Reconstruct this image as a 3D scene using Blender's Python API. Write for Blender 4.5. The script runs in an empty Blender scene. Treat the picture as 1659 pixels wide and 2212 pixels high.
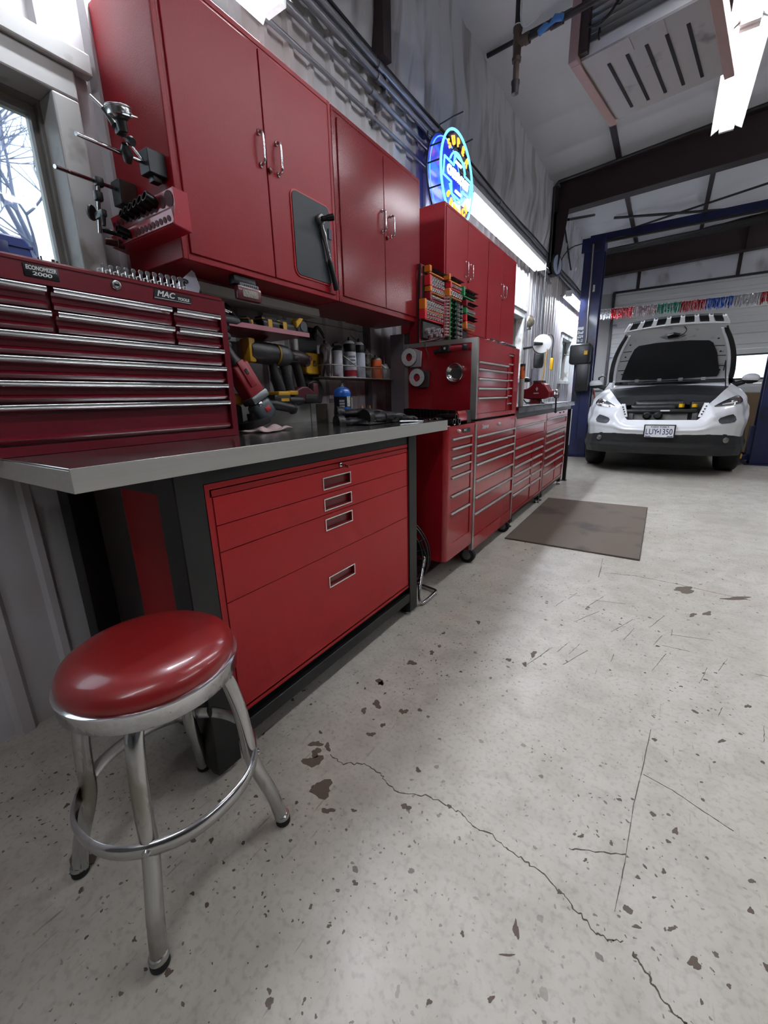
import bpy, bmesh, math, random
from mathutils import Vector, Matrix
PI = math.pi
S = bpy.context.scene
COL = S.collection
rnd = random.Random(7)

# ---------------------------------------------------------------- materials
def lin(c):
    return tuple((x/12.92 if x <= 0.04045 else ((x+0.055)/1.055)**2.4) for x in c)
MATS = {}
def mat(name, rgb, rough=0.5, metal=0.0, coat=0.0, emit=0.0, var=0.0, vscale=8.0, bump=0.0, bscale=60.0, dark=None, dth=0.6, stretch=None, coatr=.08, alpha=None, trans=0.0, spec=0.5, rvar=0.0):
    """procedural principled material; rgb is sRGB 0-255"""
    if name in MATS: return MATS[name]
    m = bpy.data.materials.new(name); m.use_nodes = True
    nt = m.node_tree; N = nt.nodes; L = nt.links
    b = N['Principled BSDF']
    c = lin([x/255 for x in rgb])
    b.inputs['Base Color'].default_value = (*c, 1)
    b.inputs['Roughness'].default_value = rough
    b.inputs['Metallic'].default_value = metal
    b.inputs['Coat Weight'].default_value = coat
    b.inputs['Coat Roughness'].default_value = coatr
    b.inputs['Specular IOR Level'].default_value = spec
    if trans: b.inputs['Transmission Weight'].default_value = trans
    if emit:
        b.inputs['Emission Color'].default_value = (*c, 1)
        b.inputs['Emission Strength'].default_value = emit
    if var or bump or dark or rvar:
        tc = N.new('ShaderNodeTexCoord'); mp = N.new('ShaderNodeMapping')
        L.new(tc.outputs['Object'], mp.inputs['Vector'])
        if stretch: mp.inputs['Scale'].default_value = stretch
        nz = N.new('ShaderNodeTexNoise'); nz.inputs['Scale'].default_value = vscale; nz.inputs['Detail'].default_value = 3
        L.new(mp.outputs[0], nz.inputs['Vector'])
        if var or dark:
            mx = N.new('ShaderNodeMix'); mx.data_type = 'RGBA'
            d = lin([x/255 for x in dark]) if dark else tuple(max(0, x*(1-var)) for x in c)
            mx.inputs[6].default_value = (*c, 1); mx.inputs[7].default_value = (*d, 1)
            if dark:
                cr = N.new('ShaderNodeMapRange'); cr.inputs['From Min'].default_value = dth-0.06; cr.inputs['From Max'].default_value = dth+0.06
                L.new(nz.outputs['Fac'], cr.inputs['Value']); L.new(cr.outputs[0], mx.inputs[0])
            else: L.new(nz.outputs['Fac'], mx.inputs[0])
            L.new(mx.outputs[2], b.inputs['Base Color'])
        if rvar:
            mr = N.new('ShaderNodeMapRange'); mr.inputs['From Min'].default_value = .3; mr.inputs['From Max'].default_value = .7
            mr.inputs['To Min'].default_value = max(0, rough-rvar); mr.inputs['To Max'].default_value = rough+rvar
            L.new(nz.outputs['Fac'], mr.inputs['Value']); L.new(mr.outputs[0], b.inputs['Roughness'])
        if bump:
            n2 = N.new('ShaderNodeTexNoise'); n2.inputs['Scale'].default_value = bscale; n2.inputs['Detail'].default_value = 2
            L.new(mp.outputs[0], n2.inputs['Vector'])
            bp = N.new('ShaderNodeBump'); bp.inputs['Strength'].default_value = bump; bp.inputs['Distance'].default_value = 0.01
            L.new(n2.outputs['Fac'], bp.inputs['Height']); L.new(bp.outputs[0], b.inputs['Normal'])
    MATS[name] = m
    return m

RED   = mat('cabinet red paint', (152,12,28), .42, coat=.05, spec=.28, bump=.10, bscale=260, var=.12, vscale=3, coatr=.30)
REDT  = mat('textured red paint', (156,12,26), .38, spec=.3, coat=.5, bump=1.0, bscale=300, var=.15, vscale=3, coatr=.18)
REDB  = mat('bench drawer red', (176,28,34), .38, coat=.06, spec=.35, bump=.05, bscale=300, var=.06, vscale=2)
REDC  = mat('chest dark red', (120,22,38), .26, coat=.4, var=.15, vscale=4)
REDR  = mat('roll cab red', (164,24,36), .24, coat=.4, var=.1, vscale=3)
REDIN = mat('drawer side red', (120,14,24), .35, coat=.2)
GAP   = mat('dark gap', (12,8,10), .8)
CHROME= mat('chrome', (225,225,228), .12, 1.0, rvar=.06, vscale=30)
WORN  = mat('worn chrome', (188,188,188), .2, 1.0, rvar=.12, vscale=14, dark=(150,146,138), dth=.62, stretch=(1,1,.4))
PULL  = mat('aluminium pull', (215,214,212), .34, .55)
BRT   = mat('bright socket steel', (214,214,214), .26, .6)
STEEL = mat('brushed stainless', (206,206,200), .36, .55, var=.2, vscale=5, bump=.05, bscale=90, stretch=(20,.6,20))
GALV  = mat('galvanised pipe', (150,150,158), .38, .7, var=.25, vscale=20)
BLK   = mat('black painted steel', (22,23,24), .38, var=.2, vscale=6)
BLKR  = mat('black rubber', (20,20,21), .65, var=.3, vscale=20)
BLKP  = mat('black plastic', (26,27,29), .42)
GRYP  = mat('grey plastic', (72,78,82), .42)
SOCK  = mat('black impact steel', (28,28,30), .3, .6)
WHITE = mat('white enamel', (225,228,230), .35)
YEL   = mat('yellow plastic', (222,170,20), .4)
LID   = mat('reflector white', (235,238,240), .4)

# ---------------------------------------------------------------- mesh builder
class MB:
    def __init__(s): s.bm = bmesh.new(); s.M = Matrix.Identity(4)
    def _v(s, p): return s.bm.verts.new(s.M @ Vector(p))
    def box(s, x0, x1, y0, y1, z0, z1, M=None):
        c = [(x, y, z) for x in (x0, x1) for y in (y0, y1) for z in (z0, z1)]
        if M is not None: c = [M @ Vector(p) for p in c]
        v = [s._v(p) for p in c]
        for f in ((0,1,3,2),(4,6,7,5),(0,4,5,1),(2,3,7,6),(0,2,6,4),(1,5,7,3)):
            try: s.bm.faces.new([v[i] for i in f])
            except ValueError: pass
        return s
    def quad(s, *p):
        s.bm.faces.new([s._v(q) for q in p]); return s
    def poly_ext(s, pts, vec):
        """closed polygon (list of 3D) extruded by vec"""
        vec = Vector(vec); a = [s._v(p) for p in pts]; b = [s._v(Vector(p)+vec) for p in pts]
        n = len(pts)
        s.bm.faces.new(a[::-1]); s.bm.faces.new(b)
        for i in range(n): s.bm.faces.new([a[i], a[(i+1)%n], b[(i+1)%n], b[i]])
        return s
    def rings(s, rings, cap=True, closed=True):
        R = [[s._v(p) for p in r] for r in rings]
        n = len(R[0])
        for a, b in zip(R, R[1:]):
            for i in range(n if closed else n-1):
                j = (i+1) % n
                try: s.bm.faces.new([a[i], a[j], b[j], b[i]])
                except ValueError: pass
        if cap and closed:
            s.bm.faces.new(R[0][::-1]); s.bm.faces.new(R[-1])
        return s
    def cyl(s, p0, p1, r0, r1=None, n=20):
        r1 = r0 if r1 is None else r1
        p0 = Vector(p0); p1 = Vector(p1); d = (p1-p0).normalized()
        u = d.orthogonal().normalized(); w = d.cross(u)
        mk = lambda p, r: [p + u*math.cos(2*PI*i/n)*r + w*math.sin(2*PI*i/n)*r for i in range(n)]
        return s.rings([mk(p0, r0), mk(p1, r1)])
    def lathe(s, prof, o=(0,0,0), ax=(0,0,1), n=28):
        """prof list of (radius, height along ax)"""
        o = Vector(o); d = Vector(ax).normalized(); u = d.orthogonal().normalized(); w = d.cross(u)
        return s.rings([[o + d*h + (u*math.cos(2*PI*i/n) + w*math.sin(2*PI*i/n))*max(r, 1e-5) for i in range(n)] for r, h in prof])
    def tube(s, pts, r, n=10, closed=False, smooth=0):
        P = [Vector(p) for p in pts]
        for _ in range(smooth):
            Q = [P[0]] if not closed else []
            for i in range(len(P)-(0 if closed else 1)):
                a, b = P[i], P[(i+1)%len(P)]; Q += [a*.75+b*.25, a*.25+b*.75]
            if not closed: Q.append(P[-1])
            P = Q
        m = len(P); rr = r if isinstance(r, (list, tuple)) else None
        T = []
        for i in range(m):
            if closed: t = P[(i+1)%m]-P[i-1]
            else: t = P[min(i+1, m-1)]-P[max(i-1, 0)]
            T.append(t.normalized() if t.length > 1e-9 else Vector((0,0,1)))
        u = T[0].orthogonal().normalized(); R = []
        for i in range(m):
            u = (u - T[i]*u.dot(T[i])); u = u.normalized() if u.length > 1e-6 else T[i].orthogonal().normalized()
            w = T[i].cross(u); q = (rr[min(i, len(rr)-1)] if rr else r)
            R.append([P[i] + (u*math.cos(2*PI*k/n) + w*math.sin(2*PI*k/n))*q for k in range(n)])
        if closed: R.append(R[0]); return s.rings(R, cap=False)
        return s.rings(R)
    def torus(s, c, ax, R, r, n=32, m=10):
        c = Vector(c); d = Vector(ax).normalized(); u = d.orthogonal().normalized(); w = d.cross(u)
        return s.tube([c + (u*math.cos(2*PI*i/n)+w*math.sin(2*PI*i/n))*R for i in range(n)], r, m, closed=True)
    def ball(s, c, r, n=16, sc=(1,1,1)):
        c = Vector(c); k = n//2
        return s.rings([[c + Vector((math.sin(PI*j/k)*math.cos(2*PI*i/n)*r*sc[0], math.sin(PI*j/k)*math.sin(2*PI*i/n)*r*sc[1], math.cos(PI*j/k)*r*sc[2])) for i in range(n)] for j in [0.02]+list(range(1, k))+[k-0.02]])
    def grid(s, f, nu, nv):
        V = [[s._v(f(i/nu, j/nv)) for j in range(nv+1)] for i in range(nu+1)]
        for i in range(nu):
            for j in range(nv): s.bm.faces.new([V[i][j], V[i+1][j], V[i+1][j+1], V[i][j+1]])
        return s
    def rbox(s, x0, x1, y0, y1, z0, z1, r=.01, seg=3, M=None):
        """box with every edge rounded"""
        b = bmesh.new(); bmesh.ops.create_cube(b, size=1)
        for v in b.verts: v.co = Vector(((x0+x1)/2+v.co.x*(x1-x0), (y0+y1)/2+v.co.y*(y1-y0), (z0+z1)/2+v.co.z*(z1-z0)))
        bmesh.ops.bevel(b, geom=list(b.edges), offset=r, segments=seg, profile=.5, affect='EDGES')
        if M is not None: bmesh.ops.transform(b, matrix=M, verts=b.verts)
        mp = {v: s._v(v.co) for v in b.verts}
        for f in b.faces:
            try: s.bm.faces.new([mp[v] for v in f.verts])
            except ValueError: pass
        b.free(); return s
    def mesh(s, name, m, smooth=None, off=None):
        if off is not None: bmesh.ops.translate(s.bm, vec=-Vector(off), verts=s.bm.verts)
        bmesh.ops.recalc_face_normals(s.bm, faces=s.bm.faces)
        me = bpy.data.meshes.new(name); s.bm.to_mesh(me); s.bm.free()
        me.materials.append(m)
        if smooth is not None:
            for p in me.polygons: p.use_smooth = True
            me.set_sharp_from_angle(angle=math.radians(smooth))
        return me

def tag(o, label, cat, group=None):
    o['label'] = label; o['category'] = cat
    if group: o['group'] = group
    return o
def thing(name, label, cat, loc=(0,0,0), rz=0.0, group=None, rot=None):
    o = bpy.data.objects.new(name, None); COL.objects.link(o)
    o.location = loc; o.rotation_euler = rot if rot else (0, 0, rz); o.empty_display_size = .05
    return tag(o, label, cat, group)
def part(t, name, mb, m, smooth=35, w=False, label=None, bev=0, stuff=False):
    """child mesh. w=True: geometry was given in world coordinates (t unrotated)"""
    off = None
    if w:
        off = Vector(t.location); p = t.parent
        while p: off += p.location; p = p.parent
    me = mb.mesh(name, m, smooth, off) if isinstance(mb, MB) else mb
    o = bpy.data.objects.new(name, me); COL.objects.link(o); o.parent = t
    if label: o['label'] = label
    if stuff: o['kind'] = 'stuff'
    if bev:
        md = o.modifiers.new('b', 'BEVEL'); md.width = bev; md.segments = 2; md.limit_method = 'ANGLE'
    return o
def single(name, mb, m, label, cat, group=None, smooth=35, bev=0, loc=(0,0,0), rz=0, kind=None):
    me = mb.mesh(name, m, smooth)
    o = bpy.data.objects.new(name, me); COL.objects.link(o); o.location = loc; o.rotation_euler.z = rz
    if label: tag(o, label, cat, group)
    if kind: o['kind'] = kind
    if bev:
        md = o.modifiers.new('b', 'BEVEL'); md.width = bev; md.segments = 2; md.limit_method = 'ANGLE'
    return o
def struct(name, mb, m, smooth=None, parent=None):
    me = mb.mesh(name, m, smooth); o = bpy.data.objects.new(name, me); COL.objects.link(o)
    if parent: o.parent = parent
    else: o['kind'] = 'structure'
    return o
def dup(r0, loc=None, rz=None, label=None, group=None, scale=None):
    r = r0.copy(); COL.objects.link(r)
    if loc is not None: r.location = loc
    if rz is not None: r.rotation_euler.z = rz
    if scale is not None: r.scale = scale
    if label: r['label'] = label
    if group: r['group'] = group
    for ch in list(r0.children):
        c = ch.copy(); COL.objects.link(c); c.parent = r
        for g in list(ch.children):
            d = g.copy(); COL.objects.link(d); d.parent = c
    return r
def text(t, name, s, size, M, m, ext=.0006, font_scale=(1,1), shear=0, align='CENTER', bold=0, space=1.0):
    """raised lettering as a mesh part; M places the text plane (x right, y up, z out)"""
    cu = bpy.data.curves.new(name, 'FONT'); cu.body = s; cu.size = size; cu.extrude = ext
    cu.align_x = align; cu.align_y = 'CENTER'; cu.shear = shear; cu.offset = bold; cu.space_character = space
    tmp = bpy.data.objects.new('tmp', cu); COL.objects.link(tmp)
    dg = bpy.context.evaluated_depsgraph_get(); dg.update()
    me = bpy.data.meshes.new_from_object(tmp.evaluated_get(dg))
    bpy.data.objects.remove(tmp); bpy.data.curves.remove(cu)
    me.transform(M @ Matrix.Diagonal((font_scale[0], font_scale[1], 1, 1)))
    me.materials.clear(); me.materials.append(m)
    o = bpy.data.objects.new(name, me); COL.objects.link(o); o.parent = t
    return o
def frameM(o, xr, up):
    """matrix with origin o, local x = xr, y = up"""
    x = Vector(xr).normalized(); y = Vector(up); y = (y - x*y.dot(x)).normalized(); z = x.cross(y)
    return Matrix(((x.x, y.x, z.x, o[0]), (x.y, y.y, z.y, o[1]), (x.z, y.z, z.z, o[2]), (0,0,0,1)))
# ---------------------------------------------------------------- floor
def floor_mat():
    m = bpy.data.materials.new('painted concrete'); m.use_nodes = True
    nt = m.node_tree; N = nt.nodes; L = nt.links; b = N['Principled BSDF']
    tc = N.new('ShaderNodeTexCoord')
    def noise(sc, det=5, dist=0):
        n = N.new('ShaderNodeTexNoise'); n.inputs['Scale'].default_value = sc; n.inputs['Detail'].default_value = det
        n.inputs['Distortion'].default_value = dist; L.new(tc.outputs['Object'], n.inputs['Vector']); return n.outputs['Fac']
    def rng(v, a, c, lo=0., hi=1.):
        r = N.new('ShaderNodeMapRange'); r.inputs['From Min'].default_value = a; r.inputs['From Max'].default_value = c
        r.inputs['To Min'].default_value = lo; r.inputs['To Max'].default_value = hi; L.new(v, r.inputs['Value']); return r.outputs[0]
    def mix(f, a, c):
        x = N.new('ShaderNodeMix'); x.data_type = 'RGBA'
        L.new(f, x.inputs[0])
        for i, v in ((6, a), (7, c)):
            if isinstance(v, tuple): x.inputs[i].default_value = (*lin([q/255 for q in v]), 1)
            else: L.new(v, x.inputs[i])
        return x.outputs[2]
    def mul(a, c):
        x = N.new('ShaderNodeMath'); x.operation = 'MULTIPLY'; L.new(a, x.inputs[0]); L.new(c, x.inputs[1]); return x.outputs[0]
    c = mix(rng(noise(1.3, 4), .35, .7), (196, 192, 181), (178, 173, 161))
    c = mix(rng(noise(9, 3, .6), .42, .68, 0, .5), c, (158, 152, 140))
    c = mix(rng(noise(70, 2), .5, .75, 0, .35), c, (118, 112, 100))
    c = mix(rng(noise(2.1, 3), .62, .74, 0, .22), c, (178, 132, 120))       # reddish dust
    v = N.new('ShaderNodeTexVoronoi'); v.inputs['Scale'].default_value = 26; v.inputs['Randomness'].default_value = 1
    mp = N.new('ShaderNodeMapping'); ds = N.new('ShaderNodeVectorMath'); ds.operation = 'ADD'
    nz = N.new('ShaderNodeTexNoise'); nz.inputs['Scale'].default_value = 60; L.new(tc.outputs['Object'], nz.inputs['Vector'])
    sc = N.new('ShaderNodeVectorMath'); sc.operation = 'SCALE'; sc.inputs[3].default_value = .02; L.new(nz.outputs['Color'], sc.inputs[0])
    L.new(tc.outputs['Object'], ds.inputs[0]); L.new(sc.outputs[0], ds.inputs[1]); L.new(ds.outputs[0], v.inputs['Vector'])
    sep = N.new('ShaderNodeSeparateColor'); L.new(v.outputs['Color'], sep.inputs[0])
    size = rng(sep.outputs[0], .45, 1., 0., .22)
    lt = N.new('ShaderNodeMath'); lt.operation = 'LESS_THAN'; L.new(v.outputs['Distance'], lt.inputs[0]); L.new(size, lt.inputs[1])
    gate = rng(noise(.9, 3), .36, .52)
    c = mix(mul(lt.outputs[0], gate), c, (84, 72, 62))
    v2 = N.new('ShaderNodeTexVoronoi'); v2.inputs['Scale'].default_value = 75; L.new(ds.outputs[0], v2.inputs['Vector'])
    sp2 = N.new('ShaderNodeSeparateColor'); L.new(v2.outputs['Color'], sp2.inputs[0])
    l2 = N.new('ShaderNodeMath'); l2.operation = 'LESS_THAN'; L.new(v2.outputs['Distance'], l2.inputs[0]); L.new(rng(sp2.outputs[1], .55, 1., 0., .3), l2.inputs[1])
    c = mix(mul(l2.outputs[0], rng(noise(1.7, 3), .35, .6)), c, (90, 79, 68))
    # scuffs
    mp.inputs['Scale'].default_value = (40, 3, 1); mp.inputs['Rotation'].default_value = (0, 0, .5); L.new(tc.outputs['Object'], mp.inputs['Vector'])
    ns = N.new('ShaderNodeTexNoise'); ns.inputs['Scale'].default_value = 3; ns.inputs['Detail'].default_value = 3; L.new(mp.outputs[0], ns.inputs['Vector'])
    c = mix(mul(rng(ns.outputs['Fac'], .66, .72, 0, .6), rng(noise(1.1, 2), .5, .6)), c, (104, 96, 86))
    L.new(c, b.inputs['Base Color'])
    L.new(rng(noise(5, 3), .3, .7, .34, .56), b.inputs['Roughness'])
    b.inputs['Specular IOR Level'].default_value = .42
    bp = N.new('ShaderNodeBump'); bp.inputs['Strength'].default_value = .25; bp.inputs['Distance'].default_value = .004
    L.new(noise(60, 3), bp.inputs['Height']); L.new(bp.outputs[0], b.inputs['Normal'])
    return m
floor = struct('floor', MB().box(-1.9, 6, -4, 11.7, -.1, 0), floor_mat())
CR1 = [(-0.733, 0.772), (-0.68, 0.77), (-0.624, 0.804), (-0.568, 0.801), (-0.53, 0.78), (-0.484, 0.776), (-0.419, 0.808), (-0.352, 0.813), (-0.318, 0.811), (-0.271, 0.794), (-0.228, 0.8), (-0.188, 0.788), (-0.152, 0.783), (-0.104, 0.776), (-0.063, 0.758), (-0.024, 0.74), (0.012, 0.719), (0.038, 0.721), (0.062, 0.734)]
CR2 = [(0.078, 0.723), (0.103, 0.703), (0.117, 0.688), (0.148, 0.663), (0.164, 0.663)]
CR3 = [(0.092, 1.402), (0.075, 1.211), (0.061, 1.075), (0.053, 0.901), (0.043, 0.78)]
CR4 = [(-0.219, 2.956), (-0.205, 2.614)]
CR5 = [(-0.175, 2.705), (-0.024, 2.742), (0.163, 2.733), (0.358, 2.697), (0.5, 2.683)]
CR6 = [(-0.064, 0.864), (-0.01, 0.89), (0.054, 0.924)]
CR7 = [(0.079, 1.197), (0.148, 1.18), (0.217, 1.149), (0.274, 1.126)]
CHIPS = [(-0.6791, 0.6708, 0.028, 0.0174, -0.0155, 0.0176), (-0.7639, 0.7275, 0.0227, 0.014, -0.0147, 0.0161), (-0.7784, 0.7565, 0.0116, 0.0072, -0.0114, 0.0127), (-0.8015, 0.7822, 0.0159, 0.0098, -0.008, 0.0088), (-0.6227, 0.6299, 0.0132, 0.0082, -0.0054, 0.0063), (-0.7358, 1.0329, 0.0125, 0.0076, -0.01, 0.0149), (-0.7573, 0.9825, 0.0088, 0.0054, -0.0067, 0.0093), (-0.6373, 1.0509, 0.0104, 0.0064, -0.0065, 0.011), (-0.6737, 0.9071, 0.0105, 0.0065, -0.0056, 0.0081), (-0.4504, 0.7499, 0.0106, 0.0066, -0.0042, 0.0072), (-0.4778, 0.8684, 0.0058, 0.0036, -0.0038, 0.0071), (-0.1237, 0.6389, 0.005, 0.0032, -0.0043, 0.0148), (0.1792, 0.7686, 0.0093, 0.0059, 0.0005, 0.0115), (0.1532, 1.0511, 0.0048, 0.003, 0.0002, 0.0131), (-0.0422, 0.9136, 0.0054, 0.0034, -0.0007, 0.0046), (-0.1325, 0.5113, 0.0053, 0.0034, -0.0013, 0.0037), (-0.7488, 1.3102, 0.0134, 0.0081, -0.0088, 0.0156), (-0.7958, 1.1419, 0.0116, 0.007, -0.0096, 0.0145), (-0.7863, 1.1377, 0.0077, 0.0047, -0.0076, 0.0115), (0.2153, 2.6634, 0.0533, 0.031, 0.0012, 0.0433), (0.4407, 2.6746, 0.063, 0.0368, 0.0021, 0.0205), (0.3019, 2.4074, 0.0142, 0.0084, 0.0018, 0.028), (0.2418, 2.3554, 0.0142, 0.0084, 0.0008, 0.0204), (-0.3369, 1.6289, 0.0104, 0.0062, -0.0053, 0.0213), (-0.3491, 1.5398, 0.009, 0.0054, -0.0032, 0.0117), (-0.4131, 1.5355, 0.0082, 0.0049, -0.0036, 0.0119), (-0.7092, 1.4175, 0.0085, 0.0051, -0.0058, 0.0115), (-0.7622, 0.7929, 0.0079, 0.0048, -0.0091, 0.0106), (-0.6633, 0.9606, 0.0067, 0.0041, -0.005, 0.0076), (-0.8219, 0.826, 0.0049, 0.003, -0.0042, 0.0047), (-0.4558, 0.5305, 0.0056, 0.0035, -0.0028, 0.0038), (-0.4538, 0.4372, 0.0041, 0.0026, -0.002, 0.0023), (0.1424, 0.8082, 0.0059, 0.0037, 0.0, 0.0046), (0.0802, 0.8816, 0.0044, 0.0028, -0.0002, 0.0041), (0.0828, 0.7751, 0.007, 0.0044, -0.0002, 0.0034), (-0.2138, 0.5733, 0.003, 0.0019, -0.0019, 0.0045), (-0.1263, 0.589, 0.0096, 0.0061, -0.0007, 0.0022), (0.0831, 0.7206, 0.0047, 0.003, -0.0002, 0.003), (0.1295, 0.9267, 0.0044, 0.0028, -0.0, 0.0057), (-0.2256, 0.4476, 0.0036, 0.0023, -0.0021, 0.0041), (0.2309, 0.7627, 0.0031, 0.002, 0.0004, 0.0045), (-0.5633, 0.667, 0.0053, 0.0033, -0.003, 0.0039), (-0.6302, 1.759, 0.0096, 0.0057, -0.0049, 0.013), (-0.7326, 1.583, 0.0069, 0.0041, -0.0043, 0.0091), (0.2829, 0.9341, 0.0051, 0.0032, 0.001, 0.008), (0.3699, 1.6964, 0.0083, 0.0051, 0.0013, 0.0108), (-0.0246, 0.8594, 0.0034, 0.0022, -0.0005, 0.0035), (-0.0626, 0.7576, 0.0032, 0.002, -0.0012, 0.0059), (-0.3518, 0.8123, 0.0053, 0.0033, -0.0021, 0.0046), (0.2789, 1.4615, 0.009, 0.0056, 0.0007, 0.0086), (0.1872, 0.7099, 0.0022, 0.0014, 0.0002, 0.0046)]
BARE = mat('bare concrete', (104, 91, 80), .8, var=.25, vscale=60)
CRK = mat('crack', (88, 80, 70), .9)
mb = MB()
for k, (cx, cy, ax, ay, bx, by) in enumerate(CHIPS):
    n = 18; r = random.Random(k); q = []
    ph = [r.uniform(0, 6.28) for _ in range(4)]
    for i in range(n):
        t = 2*PI*i/n; s = 1 + .28*math.sin(2*t+ph[0]) + .2*math.sin(3*t+ph[1]) + .14*math.sin(5*t+ph[2]) + r.uniform(-.1, .1)
        q.append((cx + s*(ax*math.cos(t)+bx*math.sin(t)), cy + s*(ay*math.cos(t)+by*math.sin(t)), 0))
    mb.poly_ext(q, (0, 0, .0006))
o = struct('bare_patch', mb, BARE, parent=floor); o['kind'] = 'stuff'; o['label'] = 'brown bare spots where floor paint has chipped away'
mb = MB()
def crack(P, wd, jit, seed, sub=6):
    r = random.Random(seed); Q = []
    for a, c in zip(P, P[1:]):
        for i in range(sub):
            t = i/sub; Q.append((a[0]*(1-t)+c[0]*t + r.uniform(-jit, jit), a[1]*(1-t)+c[1]*t + r.uniform(-jit, jit)))
    Q.append(P[-1])
    for a, c in zip(Q, Q[1:]):
        d = Vector((c[0]-a[0], c[1]-a[1], 0)); 
        if d.length < 1e-6: continue
        nn = Vector((-d.y, d.x, 0)).normalized()*wd*r.uniform(.35, 1)
        a3, c3 = Vector((*a, 0)), Vector((*c, 0))
        mb.poly_ext([a3-nn, c3-nn, c3+nn, a3+nn], (0, 0, .0007))
crack(CR1, .0016, .004, 1); crack(CR2, .002, .003, 2); crack(CR3, .0011, .0006, 3); crack(CR4, .002, .002, 4)
crack(CR5, .0018, .001, 5); crack(CR6, .0016, .003, 6); crack(CR7, .0012, .001, 7)
rr = random.Random(5)
for i in range(26):                                   # scratch marks
    x, y = rr.uniform(-.35, .45), rr.uniform(1.5, 2.3); a = rr.choice((1.2, 1.35, .1)) + rr.uniform(-.15, .15); l = rr.uniform(.05, .2)
    crack([(x, y), (x+math.cos(a)*l, y+math.sin(a)*l)], .0011, .0012, 20+i)
o = struct('crack', mb, CRK, parent=floor); o['kind'] = 'stuff'; o['label'] = 'thin cracks and scratches in the floor'

# ---------------------------------------------------------------- walls
WX = -1.69
WALLM = mat('white ribbed metal wall', (205, 203, 206), .33, .0, coat=.15, dark=(188, 178, 178), dth=.56, vscale=2.2, bump=.05, bscale=20, stretch=(1, 1, .35))
TRIM = mat('window trim paint', (206, 208, 206), .45, dark=(150, 146, 136), dth=.6, vscale=7)
FRM = mat('window frame grime', (150, 146, 140), .5, var=.35, vscale=12)
WINS = [(-.45, .832, 1.2, 2.035), (4.95, 5.95, 1.25, 2.07), (8.35, 9.3, 1.28, 2.08)]
def ribbed(mb, y0, y1, z0, z1):
    P = .1525; t = .022; pts = [(y0, 0)]
    k = math.floor(y0/P)-1
    while k*P < y1 + P:
        c = k*P + .005
        big = (k % 2 == 0)
        h = t if big else t*.75; a = .030 if big else .022; bq = .016 if big else .010
        for yy, d in ((c-a, 0), (c-bq, h), (c+bq, h), (c+a, 0)):
            if y0 < yy < y1: pts.append((yy, d))
        k += 1
    pts.append((y1, 0))
    back = WX - .03
    A = [mb._v((WX + d, y, z0)) for y, d in pts]; B = [mb._v((WX + d, y, z1)) for y, d in pts]
    for i in range(len(pts)-1): mb.bm.faces.new([A[i], A[i+1], B[i+1], B[i]])
    mb.box(back-.1, WX-.002, y0, y1, z0, z1)
mb = MB(); ys = -4.0
for a, c, z0, z1 in WINS:
    ribbed(mb, ys, a, 0, 2.92); ribbed(mb, a, c, 0, z0); ribbed(mb, a, c, z1, 2.92); ys = c
ribbed(mb, ys, 11.5, 0, 2.92)
struct('wall_left', mb, WALLM)
INS = mat('vinyl insulation facing', (206, 206, 212), .36, coat=.15, bump=1.0, bscale=6, vscale=2.5, stretch=(1, 2.6, .45), dark=(160, 156, 158), dth=.58)
INSC = mat('ceiling insulation facing', (214, 214, 218), .5, bump=.25, bscale=5, var=.1, vscale=2, stretch=(1.6, .8, 1))
def zc(x): return 3.91 + .08*(x+1.69)
# upper wall: draped, folded insulation
def insf(u, v):
    y = -4 + 15.5*u; z = 2.88 + 1.06*v
    d = .022*math.sin(y*9 + 2.2*math.sin(z*3 + y)) + .014*math.sin(y*23 + z*6) + .01*math.sin(y*41 - z*4 + 2*math.sin(y*3)) + .03*math.sin(v*PI)
    return (WX + .012 + d*(.35 + .65*math.sin(min(1, v*1.2)*PI)), y, z)
mb = MB().grid(insf, 620, 22); mb.box(WX-.13, WX-.03, -4, 11.5, 2.921, 3.95)
struct('wall_left_upper', mb, INS, 60)
mb = MB()
def cf(u, v):
    y = -4 + 15.5*u; x = -1.69 + 7.7*v
    s = y/.70; f = s - math.floor(s)
    return (x, y, zc(x) - .028*math.sin(PI*f)**.6 - .006*math.sin(x*13+y*7)*math.sin(PI*f))
mb.grid(cf, 440, 60); mb.poly_ext([(-1.8, -4, zc(-1.8)+.02), (6, -4, zc(6)+.02), (6, -4, zc(6)+.1), (-1.8, -4, zc(-1.8)+.1)], (0, 15.6, 0))
struct('ceiling', mb, INSC, 70)
PLAIN = mat('plain wall', (176, 176, 174), .6); DIM = mat('dim clad wall', (110, 112, 114), .6)
struct('wall_right', MB().box(6, 6.1, -4, 11.7, 0, 4.7), DIM)
struct('wall_back', MB().box(-1.8, 6, -4.1, -4, 0, 4.7), DIM)

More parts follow.
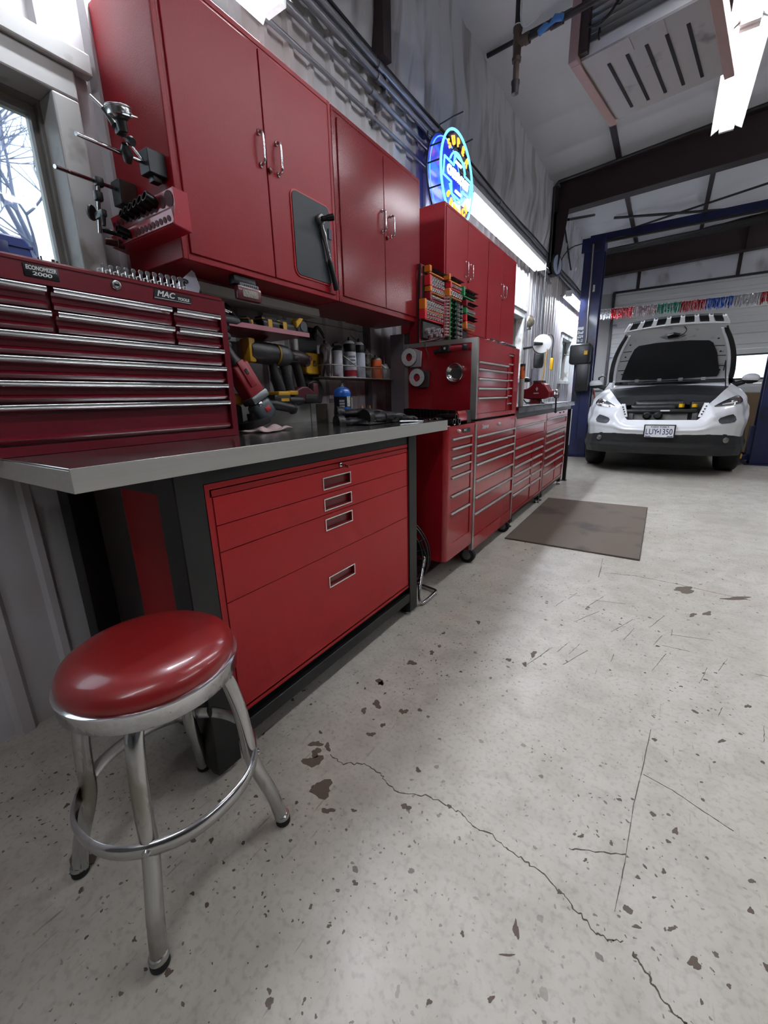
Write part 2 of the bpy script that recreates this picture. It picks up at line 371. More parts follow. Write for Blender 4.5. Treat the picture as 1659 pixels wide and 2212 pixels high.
# windows
GLASS = mat('window glass', (235, 245, 250), .02, trans=1.0)
def window(i, a, c, z0, z1):
    fr = MB()                                          # jambs, head, sill built in depth
    fr.box(WX-.13, WX+.03, c-.075, c, z0+.03, z1-.05); fr.box(WX-.13, WX+.03, a, a+.06, z0+.03, z1-.05)
    fr.box(WX-.13, WX+.03, a, c, z1-.05, z1+.03); fr.box(WX-.13, WX+.045, a-.02, c+.02, z0-.03, z0+.03)
    fr.box(WX+.005, WX+.045, a-.06, c+.05, z1+.031, z1+.09)
    o = struct('window_%d' % i, fr, TRIM); 
    md = o.modifiers.new('b', 'BEVEL'); md.width = .006; md.segments = 2
    s = MB(); x0, x1 = WX-.125, WX-.085
    for y0, y1 in ((c-.098, c-.074), (a+.05, a+.09)): s.box(x0, x1, y0, y1, z0+.03, z1-.05)
    s.box(x0, x1, a+.09, c-.098, z1-.085, z1-.05); s.box(x0, x1, a+.09, c-.098, z0+.03, z0+.08)
    s.box(x1, x1+.025, c-.084, c-.074, z0+.03, z1-.05); s.box(x1, x1+.025, a+.05, c-.084, z1-.06, z1-.05)
    struct('sash', s, FRM, parent=o)
    struct('pane', MB().box(WX-.108, WX-.104, a+.08, c-.095, z0+.06, z1-.08), GLASS, parent=o)
for i, q in enumerate(WINS): window(i+1, *q)

# far wall with the sectional door
DOORM = mat('sectional door skin', (196, 197, 196), .42, bump=.08, bscale=60, var=.08, vscale=2)
FW = 11.4
mb = MB(); mb.box(-1.8, -1.24, FW, FW+.12, 0, 4.1); mb.box(-1.24, 3.5, FW+.02, FW+.12, 3.2, 4.4); mb.box(3.5, 6.1, FW, FW+.12, 0, 4.7); mb.box(-1.24, 6.1, FW+.08, FW+.12, 4.0, 4.9)
struct('wall_far', mb, PLAIN)
def insf2(u, v):
    x = -1.69 + 7.6*u; z = 3.2 + (zc(x)-3.2+.03)*v
    return (x, FW - .012 - .03*math.sin(PI*v)*(1+.6*math.sin(x*7+2*math.sin(z*6))) - .012*math.sin(x*19+z*9), z)
struct('wall_far_insulation', MB().grid(insf2, 160, 14), INS, 60)
mb = MB(); dz = [0.0, .52, 1.18, 1.85, 2.52, 3.19]
for i, (z0, z1) in enumerate(zip(dz, dz[1:])):
    x0, x1 = -1.24, 3.5
    if i == 2:      # section with windows
        wins = [(-.98, -.35), (-.18, .45), (.93, 1.58), (1.85, 2.5), (2.7, 3.3)]
        xs = x0
        for a, c in wins: mb.box(xs, a, FW, FW+.05, z0+.004, z1); xs = c
        mb.box(xs, x1, FW, FW+.05, z0+.004, z1)
        for a, c in wins: mb.box(a, c, FW, FW+.05, z0+.004, z0+.11); mb.box(a, c, FW, FW+.05, z1-.13, z1)
    else:
        mb.box(x0, x1, FW, FW+.05, z0+.004, z1)
        h = (z1-z0)
        for k in (0.12, .42, .72):
            zz = z0 + h*k; mb.poly_ext([(x0, FW, zz), (x0, FW-.012, zz+.015), (x0, FW-.012, zz+h*.19), (x0, FW, zz+h*.21)], (x1-x0, 0, 0))
dr = struct('door_1', mb, DOORM)
struct('window_panes', MB().box(-1.0, 3.35, FW+.02, FW+.025, 1.28, 1.74), GLASS, parent=dr)
mb = MB()
for a, c in wins:
    mb.box(a-.02, c+.02, FW-.012, FW, 1.26, 1.285); mb.box(a-.02, c+.02, FW-.012, FW, 1.722, 1.75); mb.box(a-.02, a, FW-.012, FW, 1.26, 1.75); mb.box(c, c+.02, FW-.012, FW, 1.26, 1.75)
struct('window_frame', mb, mat('black window bead', (40, 40, 42), .5), parent=dr)
mb = MB()
for z in dz[1:-1]:
    mb.box(-1.22, -1.12, FW-.03, FW, z-.03, z+.03); mb.cyl((-1.23, FW-.04, z), (-1.14, FW-.04, z), .012); mb.box(1.68, 1.74, FW-.03, FW, z-.04, z+.04)
struct('hinge', mb, GALV, parent=dr)
DKRED = mat('dark primer beam', (46, 30, 32), .55, var=.3, vscale=4)
tr = MB(); tr.box(-1.26, -1.21, FW-.08, FW-.02, 0, 3.2); tr.box(-1.26, 3.5, FW-.03, FW, 3.185, 3.225)
struct('trim_1', tr, mat('black door track', (34, 33, 35), .5))
tr = MB()
for x in (-.80, .875, 2.5): tr.box(x-.03, x+.03, FW-.06, FW-.01, 3.2, zc(x))
struct('trim_2', tr, DKRED)

# steel frames: tapered rafters with columns
def beam(y, name, zb0, zb1):
    mb = MB(); t = .012; fw = .09
    zt = lambda x: zc(x) - .035
    X = (-1.6, 6.0); sl = (zb1-zb0)
    zb = lambda x: zb0 + sl*(x+1.45)
    mb.poly_ext([(X[0], y-t/2, zb(X[0])), (X[1], y-t/2, zb(X[1])), (X[1], y-t/2, zt(X[1])), (X[0], y-t/2, zt(X[0]))], (0, t, 0))
    for f in (zb, zt): mb.poly_ext([(X[0], y-fw, f(X[0])), (X[1], y-fw, f(X[1])), (X[1], y-fw, f(X[1])+.014), (X[0], y-fw, f(X[0])+.014)], (0, 2*fw, 0))
    mb.poly_ext([(-1.66, y-fw, 2.75), (-1.54, y-fw, 2.75), (-1.44, y-fw, zb(-1.44)), (-1.66, y-fw, zb(-1.44))], (0, .012, 0))
    mb.box(-1.665, -1.60, y-fw, y+fw, 2.75, 3.85)
    for x in (.9, 2.6): mb.box(x-.006, x+.006, y-fw, y+fw, zb(x), zt(x))
    struct(name, mb, DKRED)
beam(7.1, 'trim_3', 3.53, 3.57); beam(11.0, 'trim_4', 3.47, 3.50); 
struct('trim_5', MB().box(-1.67, -1.58, 2.505, 2.59, 2.95, 3.9), DKRED)
mb = MB()
for x in (-.87, .17, 1.6):
    for y0, y1 in ((5.35, 7.02), (7.2, 10.95)): mb.box(x-.03, x+.03, y0, y1, zc(x)-.055, zc(x)-.02)
struct('trim_6', mb, DKRED)
mb = MB()                                              # bracing and rods at the far corner
mb.cyl((-1.5, 7.3, 3.5), (-1.35, 8.5, 3.88), .018); mb.cyl((-1.62, 7.3, 3.75), (-1.62, 8.4, 3.1), .012)
mb.cyl((-1.1, 8.9, 3.9), (1.9, 10.2, 3.85), .02); mb.cyl((-1.2, 9.6, 3.85), (1.2, 9.0, 3.98), .016)
for k in range(4): mb.cyl((-1.45, 9.6+.28*k, 3.62+.05*k), (2.4, 9.9+.28*k, 3.78+.05*k), .018)
struct('trim_7', mb, BLK)
mb = MB(); mb.tube([(-1.64, 4.26, 3.87), (-.9, 4.25, 3.90), (1.5, 4.2, 4.08)], .017); mb.tube([(-1.60, 6.78, 2.85), (-1.60, 6.78, 3.75), (-1.55, 6.78, 3.80), (-.9, 6.75, 3.84), (1.5, 6.7, 4.03)], .018)
struct('trim_8', mb, BLK, 40)

# conduits along the wall
r = random.Random(3)
for k, (z, rad, x, y1) in enumerate([(2.668, .011, -1.655, 7.2), (2.778, .016, -1.645, 7.3), (2.873, .017, -1.64, 11.2), (2.926, .019, -1.635, 11.2)]):
    mb = MB(); y0 = 1.62 if k == 0 else -4
    mb.tube([(x, y0 + (y1-y0)*i/14, z + r.uniform(-.003, .003)) for i in range(15)], rad, 10)
    for i in range(1, 7):
        yy = y0 + (y1-y0)*i/7; mb.cyl((x, yy, z), (x, yy+.05, z), rad*1.3); mb.box(x-.03, x, yy+.1, yy+.125, z-rad*2.2, z+rad*2.2)
    if k == 0: mb.tube([(x, 1.62, z), (x, 1.585, z+.01), (x, 1.575, z+.06), (x, 1.57, 3.2)], rad)
    struct('trim_%d' % (9+k), mb, GALV, 40)
mb = MB(); mb.tube([(-1.63, -4+.5*i, 2.965+.012*math.sin(i*1.3)) for i in range(31)], .009, 8, smooth=1)
mb.tube([(-1.64, 6.9, 2.95), (-1.63, 7.4, 2.9), (-1.6, 7.9, 3.3), (-1.35, 8.02, 3.36)], .008, 8, smooth=2)
struct('trim_13', mb, BLK, 60)
mb = MB()
for y in (6.35, 6.55, 6.75): mb.cyl((-1.655, y, 1.3 if y < 6.6 else 0.3), (-1.655, y, 2.66), .012)
mb.cyl((-1.65, 5.98, 1.3), (-1.65, 5.98, 2.66), .009)
mb.box(-1.67, -1.60, 6.45, 6.6, 1.25, 1.42)
struct('trim_14', mb, GALV, 40)
mb = MB(); mb.box(-1.695, -1.66, 2.36, 2.40, 0.95, 2.28); mb.box(-1.52, -1.42, 2.42, 2.425, .94, 1.45)
struct('trim_15', mb, GALV, 40)

# ---------------------------------------------------------------- lamps
TUBE = mat('lit fluorescent tube', (235, 243, 255), .4, emit=1.0)
TUBE.node_tree.nodes['Principled BSDF'].inputs['Emission Strength'].default_value = 105.0
TUBE2 = mat('lit ceiling tube', (248, 249, 255), .4, emit=30.0); TUBE3 = mat('lit short tube', (244, 247, 255), .4, emit=520.0)
def strip(label, x, y0, z, ln, w2=.085, group='fluorescent strip lights', cat='ceiling light', hang=False, bare=False, tm=None, tubes=(-.035, .035), skew=0):
    t = thing('fluorescent_light', label, cat, (x, y0, z), group=group)
    mb = MB(); mb.box(-.045, .045, 0, ln, .028, .075)
    if bare: mb = MB().box(-.02, .02, 0, ln, .03, .05)
    else: mb.poly_ext([(-w2, 0, -.012), (-w2, 0, -.009), (-.045, 0, .031), (.045, 0, .031), (w2, 0, -.009), (w2, 0, -.012), (.045, 0, .027), (-.045, 0, .027)], (0, ln, 0))
    part(t, 'reflector', mb, LID, None)
    for s in tubes: part(t, 'tube', MB().cyl((s, .03, .008), (s, ln-.03, .008), .0135, n=14), tm or (TUBE2 if hang else TUBE))
    for yy in (0, ln-.03): part(t, 'lamp_holder', MB().box(-.05, .05, yy, yy+.03, -.012, .03), WHITE)
    if hang:
        for yy in (.25, ln-.25): part(t, 'chain', MB().cyl((0, yy, .07), (0, yy, zc(x)-z-.02), .004, n=6), GALV)
    else:
        for yy in (.3, ln/2, ln-.3): part(t, 'bracket', MB().box(-.192, 0, yy, yy+.03, .07, .078), GALV)
    return t
strip('lit strip light above the nearest tall red wall cabinet, cut by the photo top', -1.497, .90, 2.575, .68, tm=TUBE3, tubes=(.027,))
strip('lit strip light above far red wall cabinets behind the neon sign', -1.497, 3.55, 2.575, 2.44)
strip('lit strip light on the left wall seen past the blue lift post', -1.497, 7.75, 2.575, 2.44)
strip('lit overhead strip light, near one of the hanging pair right of heater', .15, 1.48, 3.2, 2.44, .105, hang=True)
strip('lit overhead strip light, far one of the hanging pair right of heater', .15, 3.94, 3.2, 1.28, .105, hang=True)
for x, y in ((.15, -2.6), (2.9, .8), (2.6, 4.6), (2.8, 8.2)):  # extra bare strips added outside the frame as fill light
    strip('added unseen overhead strip light giving fill light', x, y, 3.35, 2.44, .105, hang=True, bare=True, group='added overhead fill lights out of view')
# ---------------------------------------------------------------- stool
SEATRED = mat('seat vinyl', (152, 36, 36), .30, coat=.5, var=.12, vscale=5, coatr=.1)
def stool():
    C = Vector((-.86, .375, 0))
    t = thing('shop_stool', 'round red vinyl shop stool with four bent chrome legs', 'stool', C)
    mb = MB().lathe([(0, .500), (.150, .500), (.162, .512), (.1685, .528), (.168, .545), (.160, .560), (.143, .571), (.11, .578), (.06, .581), (0, .582)], n=64)
    part(t, 'seat', mb, SEATRED, 60)
    mb = MB().lathe([(.155, .484), (.166, .486), (.1725, .492), (.172, .515), (.1755, .522), (.1755, .527), (.170, .530), (.160, .528), (.155, .50)], n=64)
    part(t, 'seat_rim', mb, CHROME, 50)
    part(t, 'swivel_plate', MB().lathe([(0, .455), (.05, .455), (.11, .478), (.155, .486), (0, .487)], n=32), WORN)
    prof = [(.09, .478), (.120, .478), (.137, .468), (.147, .45), (.156, .41), (.165, .36), (.171, .28), (.173, .235), (.180, .20), (.196, .15), (.210, .11), (.219, .075), (.226, .04), (.231, .012)]
    for fx, fy in ((-.693, .212), (-1.016, .204), (-.701, .545), (-1.03, .538)):
        d = Vector((fx, fy, 0)) - C; d.normalize()
        lg = part(t, 'leg', MB().tube([d*r + Vector((0, 0, z)) for r, z in prof], .0165, 16, smooth=2), WORN, 60)
        part(lg, 'foot_tip', MB().lathe([(.0, -.0), (.0155, 0), (.0185, .004), (.0185, .020), (.0165, .023)], d*.2325, n=20), BLKR)
        part(lg, 'foot_cap', MB().lathe([(.0165, .020), (.019, .0205), (.0192, .026), (.017, .030)], d*.2315, n=20), WORN)
        part(lg, 'bolt', MB().lathe([(0, 0), (.006, 0), (.009, .003), (.009, .006), (.006, .010), (0, .011)][::-1], d*.186 + Vector((0, 0, .235)), d, n=12), WORN)
    ds = [(Vector((a, b, 0)) - C) for a, b in ((-.693, .212), (-.701, .545), (-1.03, .538), (-1.016, .204))]
    for a, b in zip(ds, ds[1:]+ds[:1]):
        a = a.normalized()*.186; b = b.normalized()*.186; R = []
        mid = (a+b)/2; out = mid.normalized(); n = 22
        for i in range(n+1):
            u = i/n; bow = .052*(1-(2*u-1)**4)*1.0
            p = a*(1-u)+b*u + out*bow*(.55+.45*math.sin(PI*u))
            o_ = out
            sec = [(-.002, -.017), (.003, -.0155), (.0065, -.008), (.0075, 0), (.0065, .008), (.003, .0155), (-.002, .017), (.001, .010), (.0025, 0), (.001, -.010)]
            nd = (p*Vector((1, 1, 0))).normalized()
            R.append([p + nd*q + Vector((0, 0, .235+h)) for q, h in sec])
        part(t, 'foot_ring', MB().rings(R), WORN, 50)
stool()

# ---------------------------------------------------------------- workbench
def rect_ring(mb, x0, x1, y0, y1, z0, z1, b):
    mb.box(x0, x1, y0, y0+b, z0, z1); mb.box(x0, x1, y1-b, y1, z0, z1)
    mb.box(x0, x1, y0+b, y1-b, z1-b, z1); mb.box(x0, x1, y0+b, y1-b, z0, z0+b)
def workbench():
    t = thing('workbench', 'steel topped workbench with black legs and red drawers, behind the stool', 'workbench', (-1.3, 1.16, 0))
    mb = MB(); mb.box(-1.665, -.9205, .3255, 2.0015, .944, .948); mb.box(-1.66, -.93, .336, 1.99, .938, .944); mb.box(-1.655, -.935, .34, 1.985, .901, .937)
    part(t, 'worktop', mb, mat('polished bench steel', (190, 190, 188), .15, .92, rvar=.07, vscale=3, bump=.03, bscale=12), 30, True, bev=.0015, label='stainless steel worktop')
    fb = MB(); fb.box(-.925, -.92, .325, 2.002, .899, .9478); fb.box(-1.665, -.925, .325, .329, .899, .9435); fb.box(-1.665, -.925, 1.998, 2.002, .899, .9435)
    part(t, 'edge_band', fb, STEEL, 30, True, bev=.001)
    part(t, 'backsplash', MB().box(-1.668, -1.655, .70, 1.90, .948, 1.046), STEEL, 30, True)
    for x0, x1 in ((-1.03, -.948), (-1.652, -1.575)):
        for y0, y1 in ((.534, .612), (1.65, 1.722)):
            lg = part(t, 'leg', MB().box(x0, x1, y0, y1, .015, .899), BLK, 30, True, bev=.003)
            part(lg, 'foot_pad', MB().lathe([(.008, .03), (.008, .016), (.028, .013), (.034, .008), (.034, 0), (0, 0)][::-1], ((x0+x1)/2, (y0+y1)/2, 0), n=24), WORN, 40, True)
    mb = MB(); 
    part(t, 'front_rail', MB().box(-1.0, -.955, .612, 1.65, .862, .899), BLK, 30, True)
    part(t, 'bottom_rail', MB().box(-1.01, -.950, .612, 1.65, .074, .120), BLK, 30, True, bev=.002)
    part(t, 'side_rail', MB().box(-1.575, -1.03, .545, .60, .84, .899), BLK, 30, True)
    part(t, 'side_rail', MB().box(-1.575, -1.03, .56, .60, .074, .12), BLK, 30, True)
    part(t, 'side_rail', MB().box(-1.575, -1.03, 1.66, 1.71, .84, .899), BLK, 30, True)
    part(t, 'shelf_panel', MB().box(-1.36, -.985, .612, 1.65, .120, .150), BLK, 30, True)
    mb = MB(); mb.box(-1.395, -.972, .617, 1.663, .152, .860); rect_ring(mb, -.972, -.955, .617, 1.663, .152, .860, .018)
    mb.box(-.972, -.955, .63, 1.65, .825, .845); mb.box(-.972, -.955, .63, 1.65, .165, .212)
    part(t, 'drawer_cabinet', mb, REDB, 30, True, label='red drawer cabinet under the worktop')
    for z0, z1, pz in ((.7475, .823, .7815), (.6725, .745, .7065), (.5215, .670, .6335), (.214, .519, .414)):
        y0, y1, h = 1.064, 1.214, .019; a, b = .6365, 1.6345
        mb = MB(); x0, x1 = -.968, -.952
        mb.box(x0, x1, a, y0, z0, z1); mb.box(x0, x1, y1, b, z0, z1); mb.box(x0, x1, y0, y1, pz+h, z1); mb.box(x0, x1, y0, y1, z0, pz-h)
        d = part(t, 'drawer', mb, REDB, 30, True)
        c = MB(); c.box(-.966, -.9645, y0, y1, pz-h, pz+h); c.box(-.966, -.952, y0, y0+.002, pz-h, pz+h); c.box(-.966, -.952, y1-.002, y1, pz-h, pz+h); c.box(-.966, -.952, y0, y1, pz+h-.002, pz+h); c.box(-.966, -.952, y0, y1, pz-h, pz-h+.002)
        part(d, 'pull_recess', c, REDIN, None, True)
        f = MB(); rect_ring(f, -.9525, -.9495, y0-.003, y1+.003, pz-h-.003, pz+h+.003, .004); part(d, 'pull_frame', f, CHROME, None, True)
    l = part(t, 'lock', MB().lathe([(0, 0), (.008, 0), (.008, .005), (.005, .007), (0, .007)], (-.955, 1.164, .835), (1, 0, 0), n=16), WORN, 40, True)
    mb = MB(); mb.box(-.948, -.925, 1.163, 1.165, .832, .839); mb.box(-.930, -.916, 1.163, 1.165, .826, .836); part(l, 'key', mb, WORN, None, True)
workbench()

# ---------------------------------------------------------------- drawers helper (cabinets facing +x)
def add_drawer(t, x, y0, y1, z0, z1, m, pull=True, pm=PULL, ph=.016, lip=True):
    """z1 = top of drawer where the pull runs, z0 = bottom"""
    mb = MB(); xi = x-.016
    if lip:
        s = [(xi, z0+.003), (xi+.006, z0+.003), (xi+.011, z0+.012), (xi+.003, z0+.02), (xi+.003, z1-.02), (xi+.010, z1-.012), (xi+.010, z1-.004), (xi, z1-.004)]
        mb.poly_ext([(a, y0+.003, b) for a, b in s], (0, y1-y0-.006, 0))
    else: mb.box(xi, xi+.012, y0+.003, y1-.003, z0+.003, z1-.003)
    d = part(t, 'drawer', mb, m, 30, True)
    if pull:
        s = [(xi+.004, z1-.004), (xi+.016, z1-.002), (xi+.0235, z1-.004), (xi+.025, z1-ph*.6), (xi+.021, z1-ph), (xi+.017, z1-ph-.001), (xi+.018, z1-ph*.6), (xi+.008, z1-.009)]
        part(d, 'pull', MB().poly_ext([(a, y0+.004, b) for a, b in s], (0, y1-y0-.008, 0)), pm, 50, True)
    return d
def carcass(t, x0, x1, y0, y1, z0, z1, m, openings, name='body'):
    """box with front face built round the drawer openings (list of y0,y1,z0,z1 spanning ranges)"""
    mb = MB(); xr = x1-.02
    mb.box(x0, xr, y0, y1, z0, z1)
    ys = sorted({y0, y1} | {a for o in openings for a in o[:2]})
    for a, b in zip(ys, ys[1:]):
        col = sorted([(o[2], o[3]) for o in openings if o[0] <= a+1e-6 and o[1] >= b-1e-6])
        zz = z0
        for c, d in col:
            if c > zz+1e-5: mb.box(xr, x1, a, b, zz, c)
            zz = max(zz, d)
        if z1 > zz+1e-5: mb.box(xr, x1, a, b, zz, z1)
    return part(t, name, mb, m, 30, True)

BADGE = mat('black badge', (18, 18, 22), .35)
LETW = mat('silver lettering', (225, 225, 225), .35, .3)
# ---------------------------------------------------------------- dark red top chest on the bench
def bench_chest():
    t = thing('tool_chest', 'dark red top tool chest with chrome drawer strips on workbench', 'tool chest', (-1.42, .645, .948))
    X = -1.27; y0, y1, z0, z1 = .300, .988, .949, 1.398
    op = [(.325, .966, .972, 1.342)]
    carcass(t, -1.575, X, y0, y1, z0, z1-.012, REDC, op, 'case')
    mb = MB(); mb.poly_ext([(-1.578, y0, z1-.012), (X+.003, y0, z1-.012), (X+.003, y0, z1-.006), (X-.006, y0, z1), (-1.578, y0, z1)], (0, y1-y0-.012, 0))
    part(t, 'lid', mb, REDC, 30, True)
    zs = [1.342, 1.288, 1.236]
    for a, b in zip(zs, zs[1:]):
        add_drawer(t, X, .325, .486, b, a, REDC, pm=CHROME); add_drawer(t, X, .492, .799, b, a, REDC, pm=CHROME); add_drawer(t, X, .806, .966, b, a, REDC, pm=CHROME)
    zs = [1.236, 1.181, 1.126, 1.071, .974]
    for a, b in zip(zs, zs[1:]): add_drawer(t, X, .325, .966, b, a, REDC, pm=CHROME)
    l = part(t, 'lock', MB().lathe([(0, 0), (.011, 0), (.0125, .003), (.011, .006), (.008, .0065), (.007, .005), (0, .005)], (X, .647, 1.372), (1, 0, 0), n=24), WORN, 40, True)
    part(l, 'keyway', MB().box(X+.005, X+.0058, .641, .653, 1.3695, 1.3745), GAP, None, True)
    b = part(t, 'badge', MB().rbox(X-.001, X+.0025, .446, .516, 1.354, 1.382, .002, 2), BADGE, 40, True)
    off = Vector(t.location)
    def txt(par, s, y, z, size, fs=(1, 1), sh=0, bold=0, m=LETW, x=X+.0026, sp=1.0):
        p = Vector((x, y, z)) - off
        return text(par, 'lettering', s, size, frameM(p, (0, 1, 0), (0, 0, 1)), m, .0004, fs, sh, bold=bold, space=sp)
    txt(b, 'ECONOMIZER', .481, 1.3738, .0118, (.80, 1.05), .1, .0003)
    txt(b, '2000', .481, 1.3622, .013, (1.5, .85), .1, .0003)
    b = part(t, 'badge', MB().poly_ext([(X-.001, .746, 1.3555), (X-.001, .863, 1.3575), (X-.001, .866, 1.377), (X-.001, .752, 1.3825)], (.0035, 0, 0)), BADGE, 40, True)
    txt(b, 'MAC', .783, 1.3712, .0215, (1.15, 1), .3, .0006); txt(b, 'TOOLS', .838, 1.3665, .0105, (1.1, 1), .2, .0004)
    part(b, 'underline', MB().box(X+.0025, X+.003, .748, .862, 1.3585, 1.3597), LETW, None, True)
bench_chest()

# ---------------------------------------------------------------- wall cabinets
def pull_handle(d, x, y, z0, z1, m=CHROME):
    r = .0045
    p = [(x, y, z1), (x+.014, y, z1-.001), (x+.021, y, z1-.006), (x+.022, y, z1-.03), (x+.022, y, (z0+z1)/2), (x+.022, y, z0+.03), (x+.021, y, z0+.006), (x+.014, y, z0+.001), (x, y, z0)]
    mb = MB().tube(p, [r*1.5]+[r]*2+[r*1.2]+[r]*30, 10, smooth=2); mb.ball((x+.002, y, z1), .008, 10, (.6, 1, 1.3)); mb.ball((x+.002, y, z0), .008, 10, (.6, 1, 1.3))
    part(d, 'handle', mb, m, 60, True)
def wall_cabinet(label, y0, y1, z0, z1, doors, door_z, m, hz, hy, lock, xf=-1.35, xb=-1.685, frame=False):
    t = thing('wall_cabinet', label, 'cabinet', (-1.5, (y0+y1)/2, z0), group=None)
    mb = MB(); mb.box(xb, xf-.002, y0, y1, z0, z1)
    part(t, 'body', mb, m, 30, True, bev=.004)
    mb = MB(); rect_ring(mb, xf-.004, xf, y0, y1, z0, z1, .017)
    part(t, 'face_frame', mb, m, 30, True, bev=.0015)
    part(t, 'top_panel', MB().box(xb+.004, xf-.012, y0+.006, y1-.006, z1, z1+.002), mat('added grey bounce damper', (120, 116, 112), .8), None, True, label='added grey bounce damper panel')  # grey sheet added on the unseen top to cut red light bouncing upward
    for (a, b), hyk in zip(doors, hy):
        d = part(t, 'door', MB().box(xf-.003, xf+.004, a+.0025, b-.0025, door_z[0], door_z[1]), m, 30, True, bev=.002)
        pull_handle(d, xf+.004, hyk, hz[0], hz[1])
    part(t, 'lock', MB().lathe([(0, 0), (.010, 0), (.010, .008), (.006, .011), (0, .011)], (xf+.003, lock[0], lock[1]), (1, 0, 0), n=14), mat('red lock', (110, 16, 22), .3, coat=.4), 40, True)
    return t
c1 = wall_cabinet('nearest red two-door wall cabinet, with a black magnetic pad and ratchet on its door', .915, 1.703, 1.512, 2.282, [(.940, 1.306), (1.306, 1.680)], (1.533, 2.256), RED, (1.898, 1.998), (1.279, 1.364), (1.318, 1.895))
c2 = wall_cabinet('red wall cabinet next to the nearest one, its door tops glaring with light', 1.706, 2.502, 1.512, 2.280, [(1.738, 2.109), (2.109, 2.480)], (1.54, 2.247), REDT, (1.902, 1.998), (2.090, 2.174), (2.13, 1.885))
c3 = wall_cabinet('red two-door wall cabinet directly behind the socket board', 2.842, 3.648, 1.515, 2.284, [(2.862, 3.231), (3.231, 3.628)], (1.535, 2.262), RED, (1.912, 2.008), (3.20, 3.293), (3.25, 1.89), xf=-1.348)
c4 = wall_cabinet('farthest red wall cabinet, beside the strip light and second window', 3.650, 4.442, 1.515, 2.284, [(3.672, 4.028), (4.028, 4.42)], (1.535, 2.262), RED, (1.92, 2.01), (4.012, 4.102), (4.05, 1.895), xf=-1.348)
# magnetic pad with the ratchet
t = thing('magnetic_pad', 'black magnetic tool pad with red border on the cabinet door', 'tool pad', (-1.34, 1.54, 1.57))
def rrect(y0, y1, z0, z1, r, n=6):
    P = []
    for cy, cz, a in ((y1-r, z1-r, 0), (y0+r, z1-r, 90), (y0+r, z0+r, 180), (y1-r, z0+r, 270)):
        for i in range(n+1):
            w_ = math.radians(a + 90*i/n); P.append((cy+r*math.cos(w_), cz+r*math.sin(w_)))
    return P
part(t, 'border', MB().poly_ext([(-1.346, y, z) for y, z in rrect(1.415, 1.656, 1.563, 1.878, .03)], (.004, 0, 0)), mat('pad border red', (196, 40, 44), .4), 30, True)
part(t, 'pad', MB().poly_ext([(-1.343, y, z) for y, z in rrect(1.421, 1.650, 1.569, 1.872, .026)], (.004, 0, 0)), mat('pad rubber', (44, 50, 54), .55), 30, True)
part(t, 'tab', MB().box(-1.340, -1.335, 1.632, 1.652, 1.75, 1.79), mat('pad tab', (40, 44, 74), .5), 30, True)
t = thing('ratchet', 'chrome flex head ratchet with a black grip and socket on the magnetic pad', 'ratchet', (-1.325, 1.6, 1.68))
a, b = Vector((-1.328, 1.572, 1.805)), Vector((-1.322, 1.655, 1.545))
part(t, 'head', MB().lathe([(0, -.012), (.018, -.012), (.021, -.006), (.021, .006), (.018, .012), (0, .012)], a, (1, 0, 0), n=24), WORN, 40, True)
part(t, 'handle', MB().tube([a, a.lerp(b, .12), a.lerp(b, .2), a.lerp(b, .3), a.lerp(b, .55)], [.010, .009, .012, .0085, .008], 12), WORN, 50, True)
part(t, 'grip', MB().tube([a.lerp(b, .55), a.lerp(b, .6), a.lerp(b, .8), a.lerp(b, .97), b], [.009, .0125, .0115, .0135, .012], 12), BLKP, 50, True)
part(t, 'socket', MB().lathe([(0, 0), (.011, 0), (.011, .02), (.013, .022), (.013, .05), (.009, .05), (.009, .04), (0, .04)], (-1.318, 1.576, 1.807), (1, .55, .1), n=16), SOCK, 40, True)

# ---------------------------------------------------------------- roll cabinets
def caster(t, x, y, z, swivel=0, small=False):
    c = MB(); R = .052
    c.cyl((x, y-.018, R), (x, y+.018, R), R, n=28); w_ = part(t, 'caster', c, BLKR, 40, True)
    part(w_, 'hub', MB().cyl((x, y-.020, R), (x, y+.020, R), .03, n=20), mat('grey caster hub', (120, 120, 118), .4), 40, True)
    f = MB(); f.box(x-.018, x+.018, y-.026, y-.022, R-.012, z-.004); f.box(x-.018, x+.018, y+.022, y+.026, R-.012, z-.004); f.box(x-.035, x+.035, y-.03, y+.03, z-.005, z)
    part(w_, 'fork', f, GALV, 30, True)
def side_locker():
    t = thing('side_locker', 'narrow red side locker with seven drawers between bench and roll cabinet', 'tool cabinet', (-1.2, 2.22, .15))
    X = -.935; zs = [.846, .793, .741, .690, .633, .528, .427, .235]
    mb = MB(); P = []
    for i in range(7):
        a_ = math.radians(90*i/6); P.append((X-.03+.03*math.sin(a_), 2.030+.03-.03*math.cos(a_)))
    mb.poly_ext([(-1.50, 2.030, .15)] + [(x, y, .15) for x, y in P] + [(X, 2.088, .15), (X-.02, 2.088, .15), (X-.02, 2.420, .15), (-1.50, 2.420, .15)], (0, 0, .76))
    mb.box(X-.02, X, 2.088, 2.420, .15, .24); mb.box(X-.02, X, 2.088, 2.420, .846, .91); mb.box(X-.02, X, 2.376, 2.420, .24, .846)
    part(t, 'body', mb, REDR, 30, True)
    for a_, b_ in zip(zs, zs[1:]): add_drawer(t, X, 2.090, 2.374, b_, a_, REDR, lip=False, ph=.013)
    part(t, 'lock', MB().lathe([(0, 0), (.010, 0), (.010, .008), (.006, .014), (0, .014)], (X, 2.176, .879), (1, 0, 0), n=16), PULL, 40, True)
    b_ = part(t, 'badge', MB().box(X, X+.002, 2.235, 2.345, .865, .888), BADGE, 30, True)
    text(b_, 'lettering', 'MAC', .018, frameM(Vector((X+.0022, 2.27, .877))-Vector(t.location), (0, 1, 0), (0, 0, 1)), LETW, .0003, (1.1, 1), .3, bold=.0004)
side_locker()
